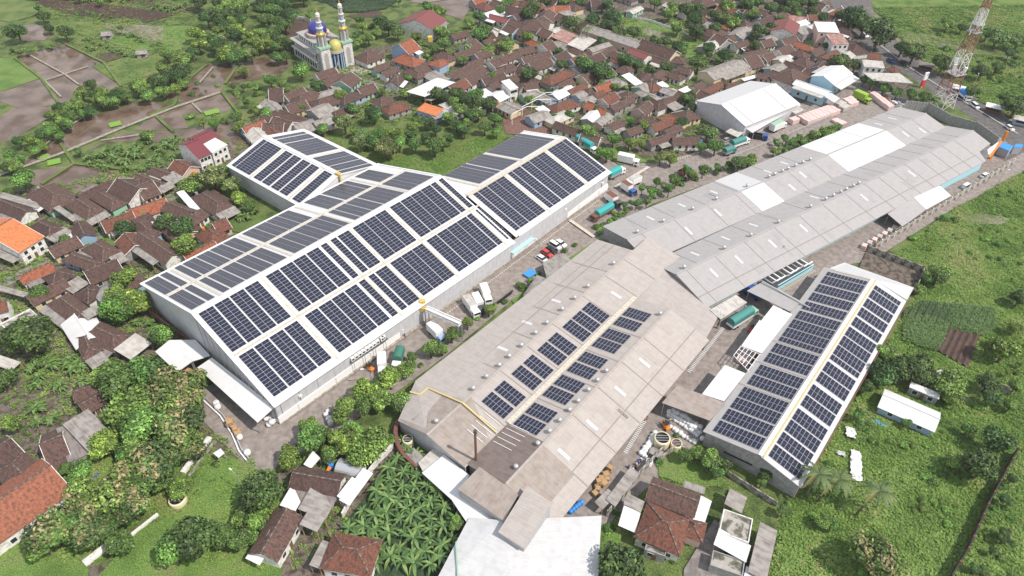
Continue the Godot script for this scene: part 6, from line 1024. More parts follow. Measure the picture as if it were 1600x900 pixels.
func mosque():
	var f0 := Vector3(-89.75, 0, -307.41); var f1 := Vector3(-105.46, 0, -325.28); var back := (f1 - f0).normalized(); var x := Vector3(-back.z, 0, back.x)
	var yaw := atan2(-x.z, x.x)
	var r := thing("mosque", "white mosque with a blue dome, a small yellow dome and two minarets", "mosque", f0, yaw)
	var st: SurfaceTool
	var W := 15.5; var D := 23.0     # local x along the front, -z to the back
	st = ST(); box(st, Vector3(W * .5, 2.2, -D * .5 - 1), Vector3(W + 1, 4.4, D)); done(st, "lower_storey", M.mosque_wall, r)
	st = ST(); box(st, Vector3(W * .5, 6.2, -D * .5 - 1), Vector3(W - 1.0, 3.4, D - 1.5)); done(st, "upper_storey", M.mosque_wall, r)
	st = ST(); box(st, Vector3(W * .5, 4.55, -D * .5 - 1), Vector3(W + 2.6, .35, D + 1.6)); done(st, "gallery_floor", M.mosque_wall, r)
	st = ST(); box(st, Vector3(W * .5, 8.15, -D * .5 - 1), Vector3(W + 2.6, .4, D + 1.6)); done(st, "roof_terrace", M.mosque_grey, r)
	st = ST(); box(st, Vector3(W * .5, 9.6, -D * .5 - 2), Vector3(W - 3.5, 2.6, D - 6.5)); done(st, "upper_tier", M.mosque_wall, r)
	st = ST(); box(st, Vector3(W * .5, 11.05, -D * .5 - 2), Vector3(W - 2.7, .3, D - 5.7)); done(st, "upper_roof", M.mosque_grey, r)
	for k in 9:
		for lev in [[2.3, 2.4], [6.2, 2.0]]:
			st = ST(); box(st, Vector3(-.56 if lev[0] < 4 else .47, lev[0], -2.6 - k * 2.35), Vector3(.12, lev[1], 1.25)); done(st, "window", M.glass, r)
		st = ST(); box(st, Vector3(-1.0, 6.4, -1.6 - k * 2.35), Vector3(.32, 3.2, .32)); done(st, "gallery_column", M.mosque_wall, r)
	for k in 7: st = ST(); box(st, Vector3(1.95 - .26, 9.6, -6.2 - k * 2.2), Vector3(.12, 1.5, .9)); done(st, "window", M.glass, r)
	for k in 4: st = ST(); box(st, Vector3(4.2 + k * 2.3, 9.6, -5.22 - .03), Vector3(.9, 1.5, .12)); done(st, "window", M.glass, r)
	st = ST(); bar(st, Vector3(-1.1, 5.1, -.8), Vector3(-1.1, 5.1, -D - .6), .14, .8); done(st, "gallery_rail", M.mosque_wall, r)
	st = ST(); tube(st, Vector3(W * .5, 11.2, -D * .5 - 1), Vector3(W * .5, 12.6, -D * .5 - 1), 4.5, 4.3, 20); done(st, "drum", M.mosque_wall, r)
	put("dome_ring", smooth_lathe([Vector2(4.3, .5), Vector2(5.3, .35), Vector2(5.3, 0), Vector2(4.4, -.2)], 24), M.pk, r, Transform3D(Basis(), Vector3(W * .5, 12.5, -D * .5 - 1)))
	dome(r, "blue_dome", Vector3(W * .5, 12.8, -D * .5 - 1), 4.0, 5.2, M.dome_blue)
	# entrance porch with the yellow dome
	st = ST(); tube(st, Vector3(W * .55, 7.9, 1.2), Vector3(W * .55, 8.8, 1.2), 3.5, 3.3, 16); done(st, "porch_roof", M.mosque_grey, r)
	dome(r, "yellow_dome", Vector3(W * .55, 8.8, 1.2), 2.7, 4.6, M.dome_yellow)
	put("finial", smooth_lathe([Vector2(.01, 1.8), Vector2(.2, .5), Vector2(.1, 0)], 8), M.gold, r, Transform3D(Basis(), Vector3(W * .55, 13.2, 1.2)))
	for k in 6:
		var a := PI * (k + .5) / 6; st = ST(); var d := Vector3(cos(a) * 3.0, 0, sin(a) * 3.0 + 1.0); tube(st, Vector3(W * .55, 0, 0) + d, Vector3(W * .55, 8, 0) + d, .36, .32, 8); done(st, "porch_column", M.bl, r)
	for k in 3: st = ST(); box(st, Vector3(5.2 + k * 3.0, 3.0, -.44), Vector3(1.7, 5.2, .14)); done(st, "door", M.glass, r)
	minaret(r, Vector3(2.6, 0, .6), 28.5); minaret(r, Vector3(W - 1.6, 0, .6), 30.0)

func fence(called: String, label: String, pts: Array, hgt: float, th: float, m: String, cat := "wall", bay := 0.0, pm := ""):
	# the wall's bays are separate panels between posts
	var c: Vector3 = pts[0]; c.y = 0
	var r := thing(called, label, cat, c)
	for i in pts.size() - 1:
		var a: Vector3 = pts[i] - c; var b: Vector3 = pts[i + 1] - c; a.y = 0; b.y = 0
		var n := maxi(1, roundi(a.distance_to(b) / bay)) if bay > 0 else 1
		for k in n:
			var p := a.lerp(b, float(k) / n); var q := a.lerp(b, (k + 1.0) / n); var st := ST()
			bar(st, p + Vector3(0, hgt * .5, 0), q + Vector3(0, hgt * .5, 0), th, hgt); done(st, "panel", M[m], r)
			if bay > 0: st = ST(); bar(st, p, p + Vector3(0, hgt + .15, 0), th + .14); done(st, "post", M[pm if pm else m], r)
	return r

func tower():
	var c := Vector3(184.72, 0, -284.37)
	var r := thing("lattice_tower", "tall red and white lattice mast with antennas, rising out of the frame", "tower", c, .4)
	var N := 16; var H := 56.0
	var half := func(y: float) -> float: return lerpf(3.5, 0.5, pow(y / H, .8))
	for k in N:
		var y0: float = H * k / N; var y1: float = H * (k + 1) / N; var a: float = half.call(y0); var b: float = half.call(y1)
		var m: Material = M.mast_white if k % 5 < 2 else M.mast_red
		var col := [Vector3(-1, 0, -1), Vector3(1, 0, -1), Vector3(1, 0, 1), Vector3(-1, 0, 1)]
		for i in 4:
			var p: Vector3 = col[i]; var q: Vector3 = col[(i + 1) % 4]
			var st := ST(); bar(st, p * a + Vector3(0, y0, 0), p * b + Vector3(0, y1, 0), .28); done(st, "leg", m, r)
			st = ST(); bar(st, p * a + Vector3(0, y0, 0), q * b + Vector3(0, y1, 0), .13); bar(st, q * a + Vector3(0, y0, 0), p * b + Vector3(0, y1, 0), .13); bar(st, p * b + Vector3(0, y1, 0), q * b + Vector3(0, y1, 0), .13); done(st, "cross_brace", m, r)
	for y in [15.5, 33.0, 36.0]:
		var st := ST(); var w: float = half.call(y) * 2 + 1.2; box(st, Vector3(0, y, 0), Vector3(w, .2, w)); done(st, "platform", M.steel, r)
	for k in 10:
		var y := 33.0 + (k % 5) * 1.4; var a := TAU * k / 10; var d := Vector3(cos(a), 0, sin(a)) * 2.1
		var st := ST(); box(st, d + Vector3(0, y, 0), Vector3(.3, 2.2, .35), Basis(Vector3.UP, -a)); bar(st, d + Vector3(0, y, 0), Vector3(0, y, 0), .08); done(st, "antenna", M.white_paint, r)
	for k in 3:
		var a := 1.0 + k * 2; var st := ST(); var d := Vector3(cos(a), 0, sin(a)) * 2.6 + Vector3(0, 16.6 + k, 0); tube(st, d, d * 1.12, .7, .7, 12); done(st, "dish", M.white_paint, r)

func landmarks():
	mosque()
	tower()
	fence("boundary_wall", "tall grey panel wall across the far ends of the two grey halls", [Vector3(167.08, 0, -280.83), Vector3(176.29, 0, -279.22), Vector3(180.57, 0, -268.45), Vector3(188.81, 0, -262.47), Vector3(191.27, 0, -250.53)], 4.2, .25, "gr", "wall", 2.6, "roof_grey")
	fence("boundary_wall", "pale wall between the longest grey hall's lane and the meadow", [Vector3(191.57, 0, -237.42), Vector3(164.65, 0, -217.35), Vector3(141.96, 0, -200.51), Vector3(117.34, 0, -181.9)], 2.2, .25, "conc", "wall", 4.0, "wh")
	fence("boundary_wall", "weathered panel wall with brown posts round the pipe store", [Vector3(114.34, 0, -180.62), Vector3(128.15, 0, -170.27), Vector3(122.84, 0, -162.35)], 2.6, .22, "conc", "wall", 3.0, "brown_wall")
	fence("garden_wall", "white wall between the banana grove and the white sheds", [Vector3(-27.63, 0, -100.57), Vector3(-30.71, 0, -95.81), Vector3(-33.93, 0, -89.11), Vector3(-36, 0, -82.01)], 2.2, .25, "wh", "wall", 5.0)
	fence("garden_wall", "curved dull red wall around the round cream tank", [Vector3(-27.26, 0, -107.33), Vector3(-27.37, 0, -103.9), Vector3(-26.41, 0, -100.54), Vector3(-24.6, 0, -97.61), Vector3(-21.01, 0, -94.2)], 2.4, .9, "brown_wall")
	fence("net_fence", "black netted wall running down the lower right corner", [Vector3(120.92, 0, -101.89), Vector3(115.11, 0, -96), Vector3(106.27, 0, -86.83), Vector3(96.88, 0, -76.19), Vector3(90.49, 0, -70.06)], 3.2, .3, "black", "fence", 4.0, "rusty")
	fence("garden_wall", "broken low brick wall in front of the shaded warehouse gable", [Vector3(-105.73, 0, -147.2), Vector3(-97.08, 0, -140.51), Vector3(-88.06, 0, -133.88)], 1.8, .3, "brick", "wall", 4.0)
	fence("garden_wall", "long low wall behind the mosque's brown yard", [Vector3(-125.26, 0, -344.04), Vector3(-117.01, 0, -372.09), Vector3(-107.86, 0, -367.23)], 1.6, .3, "wh", "wall", 5.0)
	fence("garden_wall", "low wall below the right solar warehouse beside the garden", [Vector3(35.51, 0, -98.38), Vector3(40.2, 0, -102.3), Vector3(48.7, 0, -96.64), Vector3(55.38, 0, -90.95), Vector3(60.04, 0, -87.03)], 1.8, .25, "conc", "wall", 4.0)
	fence("garden_wall", "factory lane wall behind the stained asbestos roof", [Vector3(21.92, 0, -83.87), Vector3(25.83, 0, -88.61), Vector3(30.35, 0, -94.42), Vector3(37.37, 0, -102)], 2.2, .25, "conc", "wall", 4.0)
	fence("pipe_rail", "pair of white pipes curving along the lower edge of the loading yard", [Vector3(-77.45, 0, -113.92), Vector3(-71.69, 0, -109.18), Vector3(-66.99, 0, -103.71), Vector3(-63.82, 0, -98.87), Vector3(-61.33, 0, -96.34)], .5, .3, "white_paint", "pipe")
	fence("pipe_rail", "outer white pipe beside the loading yard edge", [Vector3(-76.99, 0, -114.52), Vector3(-70.95, 0, -109.36), Vector3(-66.47, 0, -104.07), Vector3(-63.36, 0, -99.4), Vector3(-60.87, 0, -96.85)], .5, .25, "silver", "pipe")
	fence("channel_wall", "pale left bank of the concrete drain below the mango trees", [Vector3(-71.89, 0, -102.52), Vector3(-73.44, 0, -97.67), Vector3(-74.75, 0, -92.51)], .7, 1.2, "wh", "channel")
	fence("channel_wall", "thin right bank of the concrete drain beside the lawn", [Vector3(-70.22, 0, -101.56), Vector3(-71.7, 0, -96.92), Vector3(-72.94, 0, -91.46)], .7, .4, "conc", "channel")
	fence("channel_wall", "low white drain wall under the mango trees at the bottom left", [Vector3(-76.3, 0, -81.94), Vector3(-79.99, 0, -76.96)], .7, .6, "wh", "channel")
	fence("channel_wall", "pale drain wall at the bottom edge below the mango trees", [Vector3(-83.89, 0, -74.46), Vector3(-86.98, 0, -70.36)], .7, 1.6, "wh", "channel")
	fence("school_fence", "low pale wall along the lane below the cream school building", [Vector3(97.89, 0, -303.06), Vector3(111.19, 0, -314.9)], 1.6, .25, "cr", "wall", 4.0)
	fence("field_fence", "long low fence at the far side of the sports field", [Vector3(58.88, 0, -383.08), Vector3(71.08, 0, -376.84), Vector3(88.02, 0, -358.18)], 1.3, .1, "white_paint", "fence", 3.0)
	fence("truck_yard_hedge_wall", "low wall beside the hedge between grey halls and truck yard", [Vector3(82.1, 0, -236.77), Vector3(109.94, 0, -255.88), Vector3(137.81, 0, -276.07)], 1.0, .4, "gr")
	# gate
	var g := thing("entrance_gate", "orange slanted gate beam with a white banner panel at the factory entrance", "gate", Vector3(189.68, 0, -247.48))
	var o := Vector3(189.68, 0, -247.48); var st := ST(); bar(st, Vector3(179.35, 4, -234.72) - o, Vector3(187.56, 6, -243.65) - o, .7, 1.0); done(st, "beam", M.orange_paint, g)
	st = ST(); slab(st, [Vector3(179.49, 4.5, -238.7) - o, Vector3(186.4, 6.5, -243.27) - o, Vector3(180.15, 4.5, -235.73) - o], .2); done(st, "banner_panel", M.white_paint, g)
	for p in [Vector3(184.62, 0, -241.12) - o, Vector3(195.93, 0, -254.03) - o]: st = ST(); bar(st, p, p + Vector3(0, 5, 0), .8); done(st, "pillar", M.orange_paint, g)
	slab_thing("guard_house", "blue-roofed guard house beyond the orange gate beam", [Vector3(188.33, 3.4, -244.37), Vector3(190.64, 3.4, -241.25), Vector3(194.23, 3.4, -245.16), Vector3(191.93, 3.4, -248.35)], "bright_blue", "hut", 1.0)
	slab_thing("guard_house", "small blue-fronted gate shelter beside the road entrance", [Vector3(194.5, 3, -244.87), Vector3(197.43, 3, -244.75), Vector3(199.55, 3, -247.23), Vector3(196.88, 3, -247.86)], "bright_blue", "hut", 1.0)
	# pylon sign
	var s := thing("pylon_sign", "fuel station pylon sign, white and green above, red below", "sign", Vector3(184.4, 0, -303.21), .5)
	st = ST(); box(st, Vector3(0, 1.8, 0), Vector3(2.4, 3.6, .6)); done(st, "lower_panel", M.red_paint, s)
	st = ST(); box(st, Vector3(0, 5.4, 0), Vector3(2.4, 3.4, .6)); done(st, "upper_panel", M.white_paint, s)
	st = ST(); box(st, Vector3(.5, 6.2, .0), Vector3(1.0, 1.2, .66)); done(st, "green_panel", M.gn, s)
	# demolished lot frames
	for k in 3:
		var f := thing("portal_frame", ["nearest bare white portal frame on the demolished brick lot", "middle bare white portal frame on the demolished brick lot", "farthest bare white portal frame on the demolished brick lot"][k], "frame", Vector3(-1.32, 0, -260.33).lerp(Vector3(6.88, 0, -273.37), k / 2.0), 0.55)
		st = ST(); bar(st, Vector3(0, 0, 0), Vector3(0, 5, 0), .2); bar(st, Vector3(14, 0, 0), Vector3(14, 5, 0), .2); done(st, "column", M.white_paint, f)
		st = ST(); bar(st, Vector3(0, 5, 0), Vector3(7, 6.6, 0), .2); bar(st, Vector3(7, 6.6, 0), Vector3(14, 5, 0), .2); done(st, "rafter", M.white_paint, f)
	# kiosks by the road
	var kl := ["dark roadside kiosk under the shade tree", "white roadside kiosk behind the mast", "white roadside stall beside the far shade tree", "grey roadside stall at the right edge"]
	var kp := [Vector3(193.77, 2.8, -321.93), Vector3(198.38, 2.8, -297.67), Vector3(204.94, 2.8, -280.09), Vector3(211.18, 2.8, -269.07)]
	for k in 4:
		var p: Vector3 = kp[k]; var kio := thing("roadside_kiosk", kl[k], "kiosk", Vector3(p.x, 0, p.z), -.55, "stalls beside the main road")
		st = ST(); slab(st, [Vector3(-3.4, 3.1, -2), Vector3(3.4, 3.1, -2), Vector3(3.4, 2.7, 2), Vector3(-3.4, 2.7, 2)], .12); done(st, "roof", M.sheetdark if k == 0 else M.white if k < 3 else M.sheetlight, kio)
		st = ST(); box(st, Vector3(0, 1.25, -.6), Vector3(6, 2.5, 2.4)); done(st, "body", M.bl if k % 2 else M.brown_wall, kio)
		st = ST(); box(st, Vector3(0, 1.6, .64), Vector3(4.6, 1.1, .1)); done(st, "counter", M.black, kio)
	# street lamps and poles
	var lp := [Vector3(190.74, 0, -327.31), Vector3(206.9, 0, -302.19), Vector3(8.29, 0, -173.66), Vector3(-35.67, 0, -119.8), Vector3(18.43, 0, -232.56), Vector3(174.28, 0, -289.85), Vector3(177.17, 0, -221.26), Vector3(202.99, 0, -261.89), Vector3(-59.81, 0, -88.37)]
	var ll := ["street lamp beside the dark kiosk", "street lamp in front of the mast", "lamp pole beside the parked red car", "lamp pole behind the forklift trees", "lamp pole on the verge behind the patterned truck", "lamp pole in the hedge beside the stacked goods", "leaning lamp pole by the meadow wall", "street lamp beside the white car on the main road", "white leaning pole on the lower left lawn"]
	for k in lp.size():
		var l := thing("street_lamp", ll[k], "lamp", lp[k], k * 1.1, "lamp poles")
		st = ST(); tube(st, Vector3.ZERO, Vector3(0, 6.5, 0), .12, .08, 6); done(st, "pole", M.steel, l)
		st = ST(); bar(st, Vector3(0, 6.5, 0), Vector3(1.6, 6.9, 0), .08); done(st, "arm", M.steel, l)
		st = ST(); box(st, Vector3(1.8, 6.85, 0), Vector3(.8, .14, .3)); done(st, "lamp_head", M.white_paint, l)

# ------------------------------------------------------------------ plants
func crown_mesh(kind: String, sd: int) -> ArrayMesh:
	# radius 1 crown: leaf clumps spread through several lobes; scaled when planted
	var r := RandomNumberGenerator.new(); r.seed = sd
	var spec: Array = {
		"d": [9, .50, .52, 4300, .092, [L(.040, .074, .020), L(.062, .110, .029), L(.092, .150, .042)], .85],
		"m": [9, .48, .55, 4300, .095, [L(.066, .118, .027), L(.105, .178, .040), L(.155, .24, .060)], .85],
		"l": [8, .46, .55, 4000, .095, [L(.080, .138, .025), L(.125, .20, .036), L(.185, .26, .056)], .9],
		"o": [10, .40, .62, 4200, .080, [L(.075, .105, .034), L(.115, .150, .052), L(.165, .20, .078)], .9],
		"f": [9, .48, .55, 5000, .082, [L(.055, .092, .024), L(.086, .135, .034), L(.125, .18, .048)], .8],
		"w": [6, .40, .50, 1000, .150, [L(.07, .125, .03), L(.115, .185, .048)], 1.1],
		"s": [7, .50, .50, 1500, .125, [L(.070, .125, .026), L(.115, .19, .040), L(.165, .245, .058)], .62]}[kind]
	var lobes := []
	for k in int(spec[0]):
		var a: float = TAU * k / spec[0] + r.randf() * .9; var rr: float = spec[2] * sqrt(r.randf()) if k else 0.0
		lobes.append([Vector3(cos(a) * rr, r.randf_range(-.22, .42) * spec[6], sin(a) * rr), spec[1] * r.randf_range(.7, 1.15), r.randf_range(.74, 1.25)])
	var v := PackedVector3Array(); var n := PackedVector3Array(); var c := PackedColorArray()
	var cols: Array = spec[5]; var tone := Color(1.04, 1.04, .97) * r.randf_range(.88, 1.15); tone.r *= r.randf_range(.86, 1.03)
	for k in int(spec[3]):
		var lb: Array = lobes[r.randi() % lobes.size()]
		var d := Vector3(r.randfn(), r.randfn() * .85 + .12, r.randfn()).normalized()
		var p: Vector3 = lb[0] + d * lb[1] * (r.randf_range(.55, 1.0) if r.randf() < .75 else r.randf_range(1.0, 1.14)) * Vector3(1, spec[6], 1)
		var nn := (d + Vector3(r.randfn(), r.randfn(), r.randfn()) * .55 + Vector3(0, .35, 0)).normalized()
		var u := nn.cross(Vector3(r.randfn(), r.randfn(), r.randfn())).normalized(); var w := nn.cross(u)
		var s: float = spec[4] * r.randf_range(.55, 1.15)
		var col: Color = cols[r.randi() % cols.size()] * tone * (lb[2] * r.randf_range(.8, 1.25))
		if kind == "f" and p.y > -.1 and d.y > .15 and sin(lb[0].x * 9 + lb[0].z * 7 + p.x * 6) > .2 and r.randf() < .62: col = L(.27, .235, .11) * r.randf_range(.75, 1.25)
		col = Color(col.r, col.g, col.b).srgb_to_linear()
		var q := [p - u * s, p + w * s * .6 + nn * s * .18, p + u * s, p - w * s * .6 + nn * s * .1]
		for i in [0, 1, 2, 0, 2, 3]: v.append(q[i]); n.append(nn); c.append(col)
	var arr := []; arr.resize(Mesh.ARRAY_MAX); arr[Mesh.ARRAY_VERTEX] = v; arr[Mesh.ARRAY_NORMAL] = n; arr[Mesh.ARRAY_COLOR] = c
	var am := ArrayMesh.new(); am.add_surface_from_arrays(Mesh.PRIMITIVE_TRIANGLES, arr)
	return am

func trunk_mesh(sd: int) -> ArrayMesh:
	# unit tree: trunk from y=-1.6 to the crown's heart with three limbs
	var r := RandomNumberGenerator.new(); r.seed = sd; var st := ST()
	var k := Vector3(r.randf_range(-.1, .1), -.35, r.randf_range(-.1, .1))
	tube(st, Vector3(0, -1.7, 0), k, .10, .07, 7, false)
	for i in 4:
		var a := TAU * i / 4 + r.randf(); tube(st, k, k + Vector3(cos(a) * .5, .55, sin(a) * .5), .055, .018, 5, false)
	st.generate_normals(); return st.commit()

func leaf_strip(length: float, width: float, droop: float, c: Color, folded := .12, n := 6) -> ArrayMesh:
	# one long leaf, arching from the origin along +x
	var st := SurfaceTool.new(); st.begin(Mesh.PRIMITIVE_TRIANGLES); st.set_smooth_group(-1)
	var P := []
	for k in n + 1:
		var t := float(k) / n; var x := length * (t - droop * .12 * t * t); var y := length * (.62 * t - droop * t * t)
		var w := width * sin(PI * clampf(.12 + t * .86, 0, 1)) * .5
		P.append([Vector3(x, y, 0), w])
	for k in n:
		for s in [1.0, -1.0]:
			var a: Vector3 = P[k][0]; var b: Vector3 = P[k + 1][0]
			var c0: Vector3 = a + Vector3(0, folded * P[k][1], P[k][1] * s); var c1: Vector3 = b + Vector3(0, folded * P[k + 1][1], P[k + 1][1] * s)
			st.set_color(c * rng.randf_range(.85, 1.15))
			for q in [a, b, c1, a, c1, c0]: st.add_vertex(q)
	st.generate_normals(); return st.commit()

func banana_proto(label: String, leaves: Array) -> Node3D:
	var r := thing("banana_plant", label, "banana plant", Vector3(0, -50, 0), 0, "banana plants in the grove")
	var st := ST(); tube(st, Vector3(0, -.1, 0), Vector3(0, 1.9, 0), .16, .10, 7); done(st, "stem", M.mint, r)
	for k in 9:
		var b := Basis(Vector3.UP, TAU * k * .382 + rng.randf() * .4) * Basis(Vector3.BACK, rng.randf_range(-.35, .35))
		put("leaf", leaves[k % leaves.size()], M.blade, r, Transform3D(b.scaled(Vector3.ONE * rng.randf_range(.75, 1.1)), Vector3(0, 1.75, 0)))
	return r

func banana_clump_mesh(sd: int) -> ArrayMesh:
	var r := RandomNumberGenerator.new(); r.seed = sd; var st := SurfaceTool.new(); var first := true
	for k in 5:
		var c := Vector3(r.randf_range(-1, 1), 0, r.randf_range(-1, 1)) * .8
		for j in 8:
			var b := Basis(Vector3.UP, r.randf() * TAU) * Basis(Vector3.BACK, r.randf_range(-.2, .5))
			var m: ArrayMesh = clump_leaves[r.randi() % clump_leaves.size()]
			st.append_from(m, 0, Transform3D(b.scaled(Vector3.ONE * r.randf_range(.7, 1.1)), c + Vector3(0, r.randf_range(.8, 1.7), 0)))
	return st.commit()
var clump_leaves := []

func palm(label: String, at_: Vector3, hgt: float, lean: Vector3):
	var r := thing("coconut_palm", label, "palm tree", at_, 0, "coconut palms")
	var st := ST(); var top := Vector3(0, hgt, 0) + lean; var prev := Vector3.ZERO
	for k in 8:
		var t := (k + 1) / 8.0; var p := Vector3(lean.x * t * t, hgt * t, lean.z * t * t); tube(st, prev, p, .26 - .1 * (t - .125), .26 - .1 * t, 7, false); prev = p
	done(st, "trunk", M.bark, r)
	for k in 14:
		st = ST(); var low := k > 10
		var c := L(.33, .30, .11) if low else L(.055, .095, .03) if k % 2 else L(.11, .16, .05)
		c = Color(c.r, c.g, c.b).srgb_to_linear()
		st.set_color(c)
		var ln := rng.randf_range(4.2, 5.4); var pr := Vector3.ZERO
		for j in 9:
			var t := (j + 1) / 9.0; var q := Vector3(ln * t * .9, ln * ((.1 if low else .55) * t - (.75 if low else .8) * t * t), 0)
			bar(st, pr, q, .06)
			for s in [1.0, -1.0]:
				var l := .95 * sin(PI * clampf(t * .9 + .05, 0, 1)) * .5 + .08
				tri(st, pr, q, q + Vector3(.15, -.25 * l, s * l)); tri(st, pr, q, pr + (q - pr) * .4 + Vector3(.1, -.25 * l, s * l * .9))
			pr = q
		done(st, "frond", M.frond, r, Transform3D(Basis(Vector3.UP, TAU * k * .382), top))

